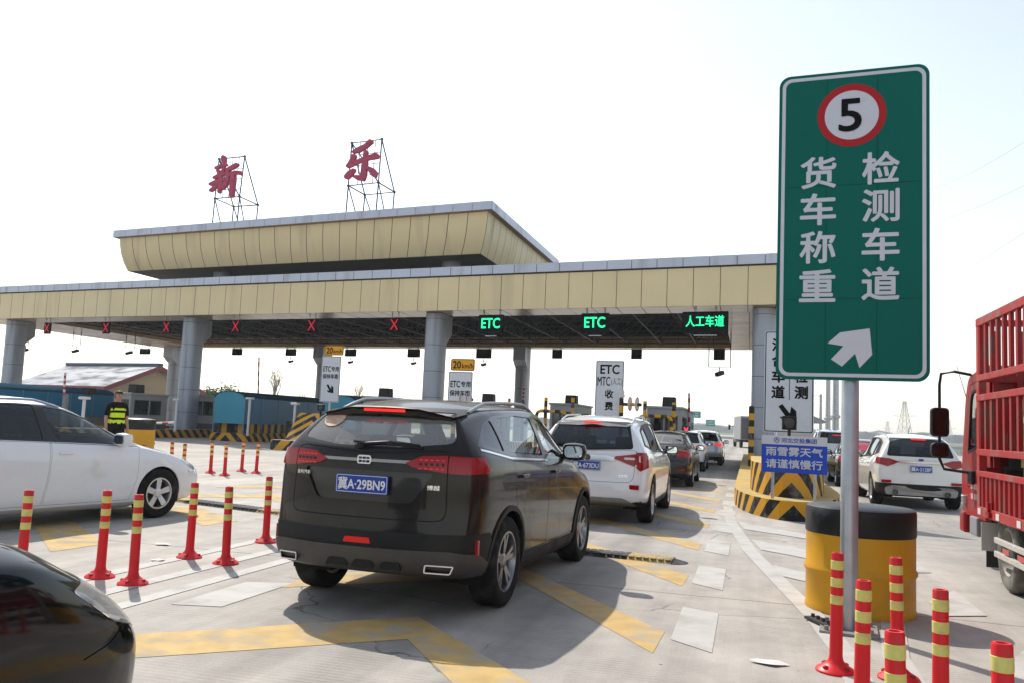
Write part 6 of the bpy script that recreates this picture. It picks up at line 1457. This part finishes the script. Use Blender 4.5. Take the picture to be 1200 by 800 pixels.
def shelter(label, cx, y0, y1, hw, zb, zt):
    t = thing('shelter', label, 'shelter', (cx, y0, .40), 0, 'blue polycarbonate shelters on the toll islands'); L_ = y1 - y0; zb -= .4; zt -= .4
    n = max(3, round(L_ / 1.45))
    for s in (-1, 1):
        for k in range(n): b = bmesh.new(); box(b, (s * hw, L_ * (k + .5) / n, (zb + zt) / 2), (.03, L_ / n - .05, zt - zb)); build(b, 'wall_panel', [teal], t)
        for k in range(n + 1): b = bmesh.new(); box(b, (s * hw, L_ * k / n, zt / 2 + .0), (.06, .055, zt)); build(b, 'frame_post', [frame_g], t)
    b = bmesh.new(); m = 10
    arc = [(hw * 1.04 * math.cos(math.pi * k / m), zt + .30 * math.sin(math.pi * k / m)) for k in range(m + 1)]
    prism(b, arc + [(x * .96, z - .03) for x, z in arc[::-1]], lambda x, z, k: Vector((x, -.06 + (L_ + .12) * k, z))); build(b, 'curved_roof', [teal_d], t, 30)
    b = bmesh.new(); prism(b, [(-hw * .98, zb), (hw * .98, zb)] + [(x * .98, z - .02) for x, z in arc], lambda x, z, k: Vector((x, -.02 + .03 * k, z))); build(b, 'end_panel', [mat('blue_end_panel', (.02, .24, .36), .3, coat=.3)], t)
    b = bmesh.new(); box(b, (0, L_ / 2 + .4, zb / 2), (hw * 1.9, L_ - .8, zb)); build(b, 'base_wall', [skirt_m], t)
    return t
shelter('blue shelter behind the guard and the white estate car', -33.6, 29.6, 38.5, .9, .85, 2.0)
shelter('blue shelter with its arched end in view right of the second column', -24.2, 36.4, 44.2, .82, .86, 2.12)
shelter('blue shelter between the left ETC sign and the brown SUV rear window', -17.9, 35.5, 42.0, .8, .86, 2.1)
# guard rails: two bent striped pipes and tall posts in front of the booths
pipe_m = stripes('pipe_paint', 'band', YEL, BLK, .46, .5, .45)
def striped_tube(b, pts, r, n=12):
    uv = b.loops.layers.uv.verify(); acc = 0; pts = [Vector(p) for p in pts]; rings = []
    for i, p in enumerate(pts):
        d = (pts[min(i + 1, len(pts) - 1)] - pts[max(i - 1, 0)]).normalized(); a = d.cross(Vector((0, 1, 0))).normalized(); c = d.cross(a)
        rings.append([b.verts.new(p + (a * math.cos(2 * math.pi * k / n) + c * math.sin(2 * math.pi * k / n)) * r) for k in range(n)])
    for i in range(len(pts) - 1):
        l_ = (pts[i + 1] - pts[i]).length; A, B = rings[i], rings[i + 1]
        for k in range(n):
            f = b.faces.new((A[k], A[(k + 1) % n], B[(k + 1) % n], B[k]))
            for lp, v in zip(f.loops, (acc, acc, acc + l_, acc + l_)): lp[uv].uv = (0, v)
        acc += l_
    b.faces.new(rings[-1]); b.faces.new(rings[0][::-1])
def guard_rail(label, D, x0, x1, xe, ytop, yposts):
    a, c, e = at(x0, ytop[0], D), at(x1, ytop[1], D), at(xe, ytop[2], D)
    t = thing('guard_rail', label, 'guard rail', (a.x, a.y, .34), 0, 'striped guard rails in front of the booths'); Mi = t.matrix_basis.inverted(); g = lambda v: Mi @ v
    dn = lambda v, z: Vector((v.x, v.y, z))
    b = bmesh.new(); A, C = g(a), g(c); u = (C - A).normalized(); r = .16
    striped_tube(b, [dn(A, 0), dn(A, A.z - r), A + Vector((0, 0, -.05)) + u * .05, A + u * r, C - u * r, C - u * .05 + Vector((0, 0, -.05)), dn(C, C.z - r), dn(C, 0)], .065); build(b, 'bent_pipe', [pipe_m], t, 40)
    for (px, py, dd) in yposts:
        q = g(at(px, py, D + dd)); b = bmesh.new(); striped_tube(b, [dn(q, 0), q], .07); build(b, 'post', [pipe_m], t, 40)
guard_rail('striped pipe guard rail left of the tall ETC MTC sign', 34, 629, 663, 663, (480.5, 482, 0), ((640, 465, .4), (671.5, 465.5, .6)))
guard_rail('striped pipe guard rail right of the tall ETC MTC sign', 31.5, 750, 787, 787, (486, 488, 0), ((756, 469.5, .5), (790, 471, .4)))
# striped camera posts with two round signs on an arm
dsk = mat('roundel_white', (.62, .60, .62), .5); dsr = mat('roundel_red', (.45, .03, .04), .5)
for (x, y0, D, lab, s0) in ((728.5, 466, 26.8, 'striped post with two small round signs in front of the tall ETC MTC sign', 1), (533, 460, 30, 'striped post with two small round signs above the brown SUV roof', 1.0)):
    p = at(x, y0, D); t = thing('camera_post', lab, 'post', (p.x, p.y, .34), -.15, 'striped posts with round signs'); H = p.z - .34; U = D / 1005
    b = bmesh.new(); striped_tube(b, [(0, 0, 0), (0, 0, H)], 2.6 * U); build(b, 'post', [pipe_m], t, 40)
    b = bmesh.new(); lathe(b, [(.03, H), (.09, H + .03), (.10, H + .10), (.07, H + .14), (.09, H + .16), (.08, H + .24), (.02, H + .28)], 16); build(b, 'camera_head', [mat('camera_white', (.6, .6, .6), .4)], t, 40)
    za = H - 7 * U; b = bmesh.new(); striped_tube(b, [(.05, 0, za), (24 * U, 0, za)], .05); build(b, 'arm', [pipe_m], t, 40)
    for k, q in enumerate((10.5, 19)):
        b = bmesh.new(); lathe(b, [(.002, -.012), (8.2 * U, -.012), (8.2 * U, .012), (.002, .012)], 28, (q * U, -.02, za + .02), 'X'); o = build(b, 'round_sign', [dsk], t, 35)
        o.location = (0, 0, 0)
        for sx in (-1, 1): b = bmesh.new(); P_ = disc2(8.1 * U, 28); ring2(b, P_, disc2(6.6 * U, 28), lambda a, c, sx=sx: Vector((q * U + sx * .014, -.02 + a, za + .02 + c))); build(b, 'round_sign_rim', [dsr], o)
# single posts, barriers, ticket posts
def striped_post(x, y, D, lab, r=.09, z0=0):
    p = at(x, y, D); t = thing('striped_post', lab, 'post', (p.x, p.y, z0), 0, 'single striped posts'); b = bmesh.new(); striped_tube(b, [(0, 0, 0), (0, 0, p.z - z0)], r); build(b, 'post', [pipe_m], t, 40)
    b = bmesh.new(); lathe(b, [(r * .99, p.z - z0), (r * .6, p.z - z0 + .03), (.005, p.z - z0 + .04)], 12); build(b, 'cap', [black_plastic()], t, 40)
striped_post(881, 476, 30.2, 'thick black and yellow post left of the right column', .10, .34); striped_post(597, 467, 42, 'thin striped post above the brown SUV roof, left of the rear column', .07, .34)
white_m = mat('post_white', (.55, .56, .58), .45)
for x, yt, yb, D, lab in ((293, 467.5, 508, 38, 'white T topped post in front of the middle blue shelter'), (207.5, 469, 505, 40, 'white T topped post left of the second column'), (99, 467.5, 500, 30, 'white T topped post in front of the leftmost blue shelter'), (346, 474, 500, 36, 'white post left of the left ETC sign under its panel')):
    p = at(x, yt, D); t = thing('sensor_post', lab, 'post', (p.x, p.y, .40), 0, 'white T topped posts'); H = p.z - .4
    b = bmesh.new(); tube(b, (0, 0, 0), (0, 0, H), .055, n=12); build(b, 'post', [white_m], t, 40); b = bmesh.new(); box(b, (0, 0, H + .05), (.32, .25, .09)); build(b, 'head', [white_m], t, bevel=.02)
bar_r, bar_w = mat('barrier_red', (.45, .02, .03), .5), mat('barrier_white', (.6, .6, .6), .5)
def barrier(lab, p0, p1, r=.045):
    p0, p1 = Vector(p0), Vector(p1); t = thing('barrier_arm', lab, 'barrier', p0, 0, 'red and white barrier arms'); d = p1 - p0; n = 8
    b = bmesh.new()
    for k in range(n): tube(b, d * k / n, d * (k + 1) / n, r, n=8, mi=k % 2)
    build(b, 'arm', [bar_r, bar_w], t, 40); b = bmesh.new(); box(b, (0, .12, -(p0.z - .4) / 2 + .02), (.2, .2, p0.z - .4)); build(b, 'cabinet', [mat('barrier_cabinet', (.24, .24, .25), .5)], t, bevel=.02)
barrier('raised red and white barrier arm above the middle blue shelter', at(302.5, 462, 44), at(303.5, 418, 44)); barrier('raised dark red barrier arm right of the booth cooler', at(807.5, 505, 36), at(807.5, 460, 36), .05)
barrier('lowered red and white barrier arm left of the left ETC sign', at(366, 491.5, 40), at(343, 492, 40)); barrier('lowered red and white barrier arm between the guard and the second column', at(150, 496, 37), at(204, 494.5, 37)); barrier('raised barrier arm beside the rear column', at(613, 470, 52), at(614, 452, 52), .06)
barrier('raised barrier arm in front of the house roof', at(75, 462, 40), at(76.5, 436, 40), .05)
t = thing('lane_light', 'small red cross lane light beside the raised dark red barrier arm', 'lane light', at(804, 509.5, 33.5)); b = bmesh.new(); box(b, (0, 0, .17), (.30, .12, .36)); box(b, (0, .03, -.6), (.06, .06, 1.25)); build(b, 'housing', [black_plastic()], t)
b = bmesh.new()
for s in (-1, 1): flat(b, [(-.09, -.11 * s), (-.06, -.13 * s), (.09, .11 * s), (.06, .13 * s)], lambda x, z, s=s: Vector((x, -.064 - .002 * s, .19 + z)))
build(b, 'red_cross', [mat('bright_red_led', (.5, .01, .02), .5, emit=(1, .03, .05), estr=2.5)], t)
t = thing('lane_light', 'small green light above the white SUV roof', 'lane light', at(751.5, 495, 31)); b = bmesh.new(); box(b, (0, 0, -.05), (.2, .12, .34)); box(b, (0, .03, -.75), (.06, .06, 1.2)); build(b, 'housing', [black_plastic()], t); b = bmesh.new(); flat(b, disc2(.08, 16), lambda x, z: Vector((x, -.064, z))); build(b, 'green_lens', [led_g], t)
t = thing('side_cabin', 'light blue cabin right of the booth behind the tall ETC MTC sign', 'cabin', (-3.05, 39.0, .34)); b = bmesh.new(); box(b, (0, 0, .95), (1.2, 2.2, 1.9)); build(b, 'cabin_body', [mat('pale_blue_panel', (.22, .42, .50), .5)], t, bevel=.02)
b = bmesh.new(); box(b, (0, 0, 1.93), (1.3, 2.3, .06)); build(b, 'cabin_roof', [booth_m], t)
for y in (-.6, .3): b = bmesh.new(); box(b, (.607, y, 1.1), (.02, .5, .8)); build(b, 'window', [mat('cabin_window', (.05, .08, .09), .1)], t)

# ------------------------------------------------------------------ house behind the left shelters
al = R(30); ra = math.atan2(cr[1], cr[0]); hp = at(125, 452, 70); ez, rz_ = hp.z, 5.06; hp.z = 0
house = thing('house', 'long house with a pale metal roof and maroon trim behind the blue shelters', 'house', hp, ra - al)
hw_m, hr_m, htr = mat('house_wall', (.44, .35, .23), .8, var=.06), mat('metal_roof', (.34, .355, .385), .6, .0, var=.15, vscale=.8, dirt=(.16, .16, .175), dscale=.45, dmin=.46, stretch=(1, 2.5, 2.5)), mat('maroon_trim', (.23, .075, .085), .6)
HL, HW = 13.0, 9.6
b = bmesh.new(); box(b, (-HL / 2, HW / 2, ez / 2 - .02), (HL - .5, HW - .5, ez - .04)); build(b, 'wall', [hw_m], house)
b = bmesh.new(); A0, A1, B0, B1, C0, C1 = [b.verts.new(p) for p in ((-HL, -.3, ez), (.25, -.3, ez), (-HL, HW / 2, rz_), (.25, HW / 2, rz_), (-HL, HW + .3, ez), (.25, HW + .3, ez))]
b.faces.new((A0, A1, B1, B0)); b.faces.new((B0, B1, C1, C0)); rf = build(b, 'roof', [hr_m], house)
b = bmesh.new(); prism(b, [(.25, ez - .03), (HW - .25, ez - .03), (HW / 2, rz_ - .2)], lambda y, z, k: Vector((-.3 + .06 * k, y, z))); build(b, 'gable', [hw_m], house)
b = bmesh.new(); box(b, (-HL / 2 + .1, -.33, ez - .24), (HL + .3, .1, .46)); build(b, 'eaves_trim', [htr], house)
for ya in (-.3, HW + .3): b = bmesh.new(); prism(b, [(HW / 2, rz_ - .01), (ya, ez - .01), (ya, ez - .40), (HW / 2, rz_ - .40)], lambda y, z, k: Vector((.24 + .05 * k, y, z))); build(b, 'gable_trim', [htr], house)
b = bmesh.new(); box(b, (-HL / 2 + .1, HW / 2, rz_ + .06), (HL + .3, .5, .24)); build(b, 'ridge_cap', [mat('ridge_blue', (.06, .11, .18), .5)], rf)
q = at(104, 461.5, 44); a = thing('roof_cooler', 'dark cooler box on the leftmost blue shelter below the house eaves', 'cooler', q, 0, 'dark coolers on booth roofs'); b = bmesh.new(); box(b, (0, 0, .16), (.48, .5, .34), top=(.94, .94)); build(b, 'casing', [cool], a, bevel=.03)
b = bmesh.new()
for z in range(4): box(b, (0, -.256, .06 + .06 * z), (.38, .02, .018))
build(b, 'louvres', [dark_metal()], a)

# ------------------------------------------------------------------ right side background: poles, small building, pylons, far truck, signs
for k, (x, D, lab) in enumerate(((961.5, 70, 'thin pole with a camera left of the two thick poles by the sign'), (970, 75, 'tall grey pole between the thin pole and the thick pole'), (979, 66, 'tall grey pole just left of the big sign pole'))):
    p = at(x, 505, D); H = [4.9, 12, 12][k]; t = thing('utility_pole', lab, 'pole', (p.x, p.y, 0), 0, 'grey poles left of the big sign pole'); b = bmesh.new(); tube(b, (0, 0, 0), (0, 0, H), [.14, .24, .27][k], [.10, .16, .18][k], n=14); build(b, 'pole', [steel()], t, 40)
    if k == 0: b = bmesh.new(); box(b, (-.45, 0, H - .15), (.9, .06, .06)); box(b, (-.9, -.05, H - .35), (.22, .3, .3)); build(b, 'camera', [white_m], t)
    else: b = bmesh.new(); lathe(b, [(.30, 2.9), (.36, 2.93), (.36, 3.12), (.30, 3.15)], 14); build(b, 'collar', [steel()], t, 40)
p = at(958, 495, 62); t = thing('roadside_cabin', 'small pale cabin with an overhanging roof behind the mixed lane sign', 'cabin', (p.x - 1.6, p.y, 0))
b = bmesh.new(); box(b, (0, 0, 1.2), (2.4, 3, 2.4)); build(b, 'wall', [mat('pale_wall', (.5, .5, .5), .7)], t)
b = bmesh.new(); prism(b, [(-2.0, 2.55), (0, 3.35), (2.0, 2.55), (2.0, 2.4), (-2.0, 2.4)], lambda x, z, k: Vector((x, -2 + 4 * k, z))); build(b, 'roof', [mat('roof_grey', (.30, .33, .36), .5)], t)
pyl = mat('pylon_steel', (.40, .42, .45), .6, .2)
def pylon(lab, x, D, H, sc=1):
    p = at(x, 515, D); t = thing('pylon', lab, 'pylon', (p.x, p.y, 0), R(-35), 'lattice power pylons on the horizon'); b = bmesh.new(); r = .10 * H / 18
    w = lambda z: 2.3 * H / 18 * (1 - z / H) + .45 * H / 18; lv = [H * f for f in (0, .2, .38, .53, .66, .77, .87, .95, 1)]
    for z0, z1 in zip(lv, lv[1:]):
        c0 = [(sx * w(z0), sy * w(z0), z0) for sx, sy in ((-1, -1), (1, -1), (1, 1), (-1, 1))]; c1 = [(sx * w(z1), sy * w(z1), z1) for sx, sy in ((-1, -1), (1, -1), (1, 1), (-1, 1))]
        for i in range(4):
            j = (i + 1) % 4
            tube(b, c0[i], c1[i], r, n=4, caps=False); tube(b, c0[i], c1[j], r * .6, n=4, caps=False); tube(b, c0[j], c1[i], r * .6, n=4, caps=False); tube(b, c1[i], c1[j], r * .6, n=4, caps=False)
    build(b, 'tower', [pyl], t)
    for z, l_ in ((H * .66, 5.2 * H / 18), (H * .98, 3.6 * H / 18)):
        b = bmesh.new()
        for s in (-1, 1):
            tube(b, (s * w(z), 0, z + .4), (s * l_, 0, z), r * .8, n=4); tube(b, (s * w(z), 0, z - .5), (s * l_, 0, z), r * .8, n=4)
            for q in (.6, 1): tube(b, (s * l_ * q, 0, z), (s * l_ * q, 0, z - 1.2 * H / 18), r * .6, n=4)
        build(b, 'cross_arm', [pyl], t)
pylon('nearest lattice pylon right of the big sign pole', 1060, 360, 17.5); pylon('faint smaller pylon right of the nearest one over the white SUV roof', 1112, 620, 17); pylon('faint smallest pylon just left of the nearest one', 1040, 720, 16)
gm_ = mat('gantry_green', (.02, .30, .26), .5)
for (x, y, D, w, h, lab) in ((812, 485, 150, 2.7, 1.15, 'far green direction sign right of the raised barrier, the higher one'), (832.5, 495, 165, 1.7, 1.25, 'far green direction sign over the queue, the lower one')):
    p = at(x, y, D); t = thing('direction_sign', lab, 'road sign', (p.x, p.y, 0), .0, 'far green direction signs'); b = bmesh.new(); prism(b, rrect(w, h, .1, 3), lambda a, z, k: Vector((a, -.05 * k, p.z + z))); build(b, 'panel', [gm_], t); b = bmesh.new(); tube(b, (0, .1, 0), (0, .1, p.z), .12, n=8); build(b, 'post', [steel()], t)
    b = bmesh.new(); 
    for k in range(2): box(b, (0, -.06, p.z + .22 - .44 * k), (w * .7, .01, .16))
    build(b, 'lettering', [white_m], t)
# far grey box truck
p = onz(872, 524.5); tk = thing('box_truck', 'grey box truck far beyond the toll gate left of the right column', 'truck', (p.x + .9, p.y, 0), .12)
gt = mat('truck_grey', (.25, .26, .27), .6, var=.1)
b = bmesh.new(); box(b, (0, 3.6, 1.95), (2.4, 6, 2.3)); build(b, 'cargo_box', [gt], tk, bevel=.03); b = bmesh.new(); box(b, (0, 7.6, 1.5), (2.2, 1.8, 2.0), top=(.92, .8)); build(b, 'cab', [mat('cab_white', (.5, .5, .5), .5)], tk, bevel=.06)
b = bmesh.new(); box(b, (0, 4.2, .68), (.9, 8, .22)); build(b, 'chassis', [under_m], tk); b = bmesh.new(); box(b, (0, .55, 1.9), (2.2, .04, 2.0)); [box(b, (x, .52, 1.9), (.05, .04, 2.1)) for x in (-.6, 0, .6)]; build(b, 'rear_door', [booth_d], tk)
for x in (-1.0, 1.0):
    for y in (1.8, 7.4): b = bmesh.new(); lathe(b, [(.1, -.13), (.46, -.13), (.5, -.08), (.5, .08), (.46, .13), (.1, .13)], 22, (x, y, .5), 'X', close=True); build(b, 'wheel', [tyre_m], tk, 40)
b = bmesh.new(); box(b, (-1.55, 7.9, 2.0), (.2, .1, .5)); box(b, (-1.3, 7.9, 2.1), (.5, .04, .04)); build(b, 'mirror', [bp], tk)
# roadside guard fence beyond the toll gate
t = thing('roadside_barrier', 'pale roadside guard fence on the horizon beyond the toll gate', 'guard fence', (8, 112, 0)); b = bmesh.new(); box(b, (-6, 0, .75), (70, .08, .32)); build(b, 'rail', [mat('pale_fence', (.5, .52, .53), .5)], t)
b = bmesh.new()
for k in range(18): box(b, (-40 + 4 * k, .1, .35), (.14, .14, .8))
o = build(b, 'posts', [steel()], t); o['kind'] = 'stuff'

# ------------------------------------------------------------------ trees far behind the gate
bark = mat('tree_bark', (.26, .245, .225), .9)
def tree(lab, x, yb, D, H, leafy, seed, spread=.32, cat='tree', group=None):
    random.seed(seed); p = at(x, yb, D); t = thing('bare_tree' if not leafy else 'leafy_tree', lab, cat, (p.x, p.y, 0), random.random() * 6, group)
    b = bmesh.new(); tips = []
    def limb(a, d, l, r, lv):
        q = a + d * l; tube(b, a, q, r, r * .6, n=5, caps=False); tips.append(q)
        if lv == 0: return
        for k in range(3 if lv > 1 else 4):
            e = (d + Vector((random.uniform(-1, 1), random.uniform(-1, 1), random.uniform(-.1, .7))) * (.75 if lv < 3 else .5)).normalized(); limb(a + d * l * random.uniform(.45, 1), e, l * random.uniform(.5, .72), r * .5, lv - 1)
    h = H * .38; tube(b, (0, 0, 0), (0, 0, h), .022 * H, .015 * H, n=7, caps=False)
    for k in range(6): a = random.random() * 6.3; limb(Vector((0, 0, h * random.uniform(.6, 1))), Vector((math.cos(a) * spread, math.sin(a) * spread, 1)).normalized(), H * .26, .009 * H, 3)
    build(b, 'trunk', [bark], t)
    if leafy:
        b = bmesh.new()
        for q in tips:
            for k in range(leafy):
                c = q + Vector((random.gauss(0, .35), random.gauss(0, .35), random.gauss(0, .3))); a = Vector((random.gauss(0, 1), random.gauss(0, 1), random.gauss(0, 1))).normalized() * .13; d = a.orthogonal().normalized() * .09
                f = b.faces.new([b.verts.new(v) for v in (c - a, c + d, c + a, c - d)]); f.material_index = random.randrange(2)
        build(b, 'crown', [mat('leaf_green', (.07, .13, .035), .7), mat('leaf_pale', (.13, .20, .06), .7)], t)
BG = 'trees beyond the toll gate'
tree('bare tree behind the middle blue shelter, left of the left ETC sign', 320.5, 472, 95, 8.2, 0, 5, group=BG); tree('bare narrow tree right of the left ETC sign', 420, 480, 120, 7.5, 0, 9, .2, group=BG); tree('small bare tree left of the left ETC sign above the blue shelter', 353, 478, 120, 5.5, 0, 13, group=BG)
tree('leafy green tree between second column and middle blue shelter', 268, 472, 70, 3.7, 5, 21, .6, group=BG); tree('low leafy tree above the booth right of the second column', 243, 472, 85, 4.0, 5, 22, .7, group=BG)

# ------------------------------------------------------------------ guard in a black uniform and yellow vest
random.seed(1)
def person(loc, rz):
    t = thing('person', 'person in black uniform and yellow reflective vest standing behind the white estate car', 'person', loc, rz)
    skin, cloth, vest_m, hair = mat('skin', (.40, .22, .15), .55), mat('black_uniform', (.008, .008, .010), .9, var=.2, spec=.1), mat('lime_vest', (.62, .80, .02), .6), mat('black_hair', (.012, .010, .010), .6)
    me = bpy.data.meshes.new('body')
    J = {'pel': (0, 0, .98, .15, .12), 'wai': (0, 0, 1.12, .145, .105), 'che': (0, .0, 1.34, .165, .115), 'sho': (0, 0, 1.47, .10, .085), 'nek': (0, .0, 1.54, .055, .055), 'hea': (0, .012, 1.62, .075, .085), 'hed': (0, .02, 1.70, .088, .10), 'top': (0, .015, 1.78, .06, .07)}
    E_ = [('pel', 'wai'), ('wai', 'che'), ('che', 'sho'), ('sho', 'nek'), ('nek', 'hea'), ('hea', 'hed'), ('hed', 'top')]
    for s, n in ((1, 'l'), (-1, 'r')):
        J.update({n + 'sh': (s * .185, 0, 1.45, .06, .06), n + 'el': (s * .235, -.02, 1.17, .043, .043), n + 'wr': (s * .245, .05, .93, .030, .032), n + 'pa': (s * .245, .07, .86, .035, .022),
                  n + 'hp': (s * .10, 0, .92, .095, .10), n + 'kn': (s * .115, .015, .52, .065, .065), n + 'an': (s * .12, -.01, .10, .043, .045), n + 'he': (s * .12, .0, .04, .045, .04), n + 'to': (s * .135, .16, .035, .04, .03)})
        E_ += [('sho', n + 'sh'), (n + 'sh', n + 'el'), (n + 'el', n + 'wr'), (n + 'wr', n + 'pa'), ('pel', n + 'hp'), (n + 'hp', n + 'kn'), (n + 'kn', n + 'an'), (n + 'an', n + 'he'), (n + 'he', n + 'to')]
        for f, (dx, dz, l) in enumerate(((.028, 0, .082), (.010, 0, .09), (-.010, 0, .085), (-.027, 0, .068))):
            J[n + 'f%d' % f] = (s * .245 + s * .004, .07 + dx + .012, .80, .010, .010); J[n + 'g%d' % f] = (s * .238, .078 + dx, .86 - l * 1.15, .008, .008); E_ += [(n + 'pa', n + 'f%d' % f), (n + 'f%d' % f, n + 'g%d' % f)]
        J[n + 'th'] = (s * .225, .115, .85, .011, .011); J[n + 'tp'] = (s * .222, .125, .81, .009, .009); E_ += [(n + 'pa', n + 'th'), (n + 'th', n + 'tp')]
    ks = list(J); me.from_pydata([J[k][:3] for k in ks], [(ks.index(a), ks.index(b)) for a, b in E_], [])
    o = bpy.data.objects.new('body', me); COL.objects.link(o); md = o.modifiers.new('skin', 'SKIN'); md.use_smooth_shade = True
    for k, sv in zip(ks, me.skin_vertices[0].data): sv.radius = J[k][3:]; sv.use_root = (k == 'pel')
    o.modifiers.new('sub', 'SUBSURF').levels = 2; bpy.context.view_layer.update()
    m2 = bpy.data.meshes.new_from_object(o.evaluated_get(bpy.context.evaluated_depsgraph_get())); bpy.data.objects.remove(o)
    b = bmesh.new(); b.from_mesh(m2); bmesh.ops.recalc_face_normals(b, faces=b.faces[:]); b.normal_update()
    def layer(name, test, m, off, parent=None):
        q = b.copy(); q.normal_update()
        bmesh.ops.delete(q, geom=[f for f in q.faces if not test(f.calc_center_median())], context='FACES'); raise_(q, off, off * .8); bmesh.ops.recalc_face_normals(q, faces=q.faces[:]); return link(q, name, [m], t, 60)
    layer('shirt', lambda c: (.95 < c.z < 1.515 and abs(c.x) < .2) or (1.22 < c.z < 1.5), cloth, .014); layer('trousers', lambda c: .07 < c.z < 1.0 and abs(c.x) < .215, cloth, .016); layer('shoe', lambda c: c.z <= .09 and c.x > 0, cloth, .008); layer('shoe', lambda c: c.z <= .09 and c.x < 0, cloth, .008)
    layer('vest', lambda c: 1.0 < c.z < 1.46 and abs(c.x) < .175 - max(0, c.z - 1.3) * .2, cloth, .024)
    for z0, z1 in ((1.315, 1.375), (1.18, 1.275), (1.05, 1.115)): layer('reflective_stripe', lambda c, z0=z0, z1=z1: z0 < c.z < z1 and abs(c.x) < .18, vest_m, .030)
    layer('hair', lambda c: c.z > 1.725 or (c.z > 1.62 and c.y < .01), hair, .016)
    link(b, 'body', [skin], t, 80); bpy.data.meshes.remove(m2)
    g = bmesh.new(); bmesh.ops.create_uvsphere(g, u_segments=10, v_segments=8, radius=.016, matrix=Matrix.Translation((0, .125, 1.665)) @ Matrix.Diagonal((.8, 1.1, 1.6, 1))); build(g, 'nose', [skin], t, 60)
    for s in (-1, 1):
        g = bmesh.new(); bmesh.ops.create_uvsphere(g, u_segments=10, v_segments=8, radius=.011, matrix=Matrix.Translation((s * .033, .103, 1.695)) @ Matrix.Diagonal((1.4, .7, .7, 1))); build(g, 'eye', [hair], t, 60)
        g = bmesh.new(); bmesh.ops.create_uvsphere(g, u_segments=10, v_segments=8, radius=.024, matrix=Matrix.Translation((s * .088, .01, 1.68)) @ Matrix.Diagonal((.4, .8, 1.3, 1))); build(g, 'ear', [skin], t, 60)
    g = bmesh.new(); box(g, (0, .11, 1.622), (.05, .012, .01)); build(g, 'mouth', [mat('lips', (.25, .09, .08), .6)], t, bevel=.003)
    return t
gp = at(137.5, 480, 20.3); gd = person((gp.x, gp.y, 0), 0)
gd.rotation_euler = (0, 0, math.atan2(-gp.x, gp.y) + math.pi + R(25)); gd.scale = (1.03, 1.03, 1.03)

# overhead wires in the right part of the sky
for k, (a_, b_, lab) in enumerate((((1040, 352, 120), (1260, 232, 55), 'lowest of the three faint overhead wires right of the green sign'), ((1040, 268, 120), (1260, 188, 55), 'middle one of the three faint overhead wires right of the green sign'), ((1060, 228, 120), (1260, 128, 55), 'topmost of the three faint overhead wires right of the green sign'))):
    p0, p1 = at(*a_), at(*b_); b = bmesh.new(); n = 24
    polytube(b, [p0.lerp(p1, q / n) - p0 - Vector((0, 0, 1.2 * math.sin(math.pi * q / n))) for q in range(n + 1)], .014, 5)
    tag(build(b, 'overhead_wire', [mat('wire_grey', (.30, .31, .33), .6)], None, 50, 0, p0), lab, 'wire', 'overhead wires')
p0, p1 = at(1134, 470, 11.2), at(1121, 428, 11.2); b = bmesh.new(); tube(b, p0, p1, .006, .003, n=5); wb(b, 'aerial', [black_plastic()], truck)

# ------------------------------------------------------------------ hazy air
zt = max((o.matrix_world @ Vector(c)).z for o in COL.objects if o.type == 'MESH' for c in o.bound_box) if False else 19.0
b = bmesh.new(); box(b, (0, 1000, (zt - 1.2) / 2), (4000, 2700, zt + 1.2))
hz = link(b, 'haze', [], None); hz['kind'] = 'stuff'
m = bpy.data.materials.new('hazy_air'); m.use_nodes = True; t_ = m.node_tree; t_.nodes.clear(); o_ = t_.nodes.new('ShaderNodeOutputMaterial'); pv = t_.nodes.new('ShaderNodeVolumePrincipled')
pv.inputs['Color'].default_value = (.86, .90, .96, 1); pv.inputs['Density'].default_value = .00045; pv.inputs['Anisotropy'].default_value = .3; t_.links.new(pv.outputs[0], o_.inputs['Volume']); hz.data.materials.append(m)
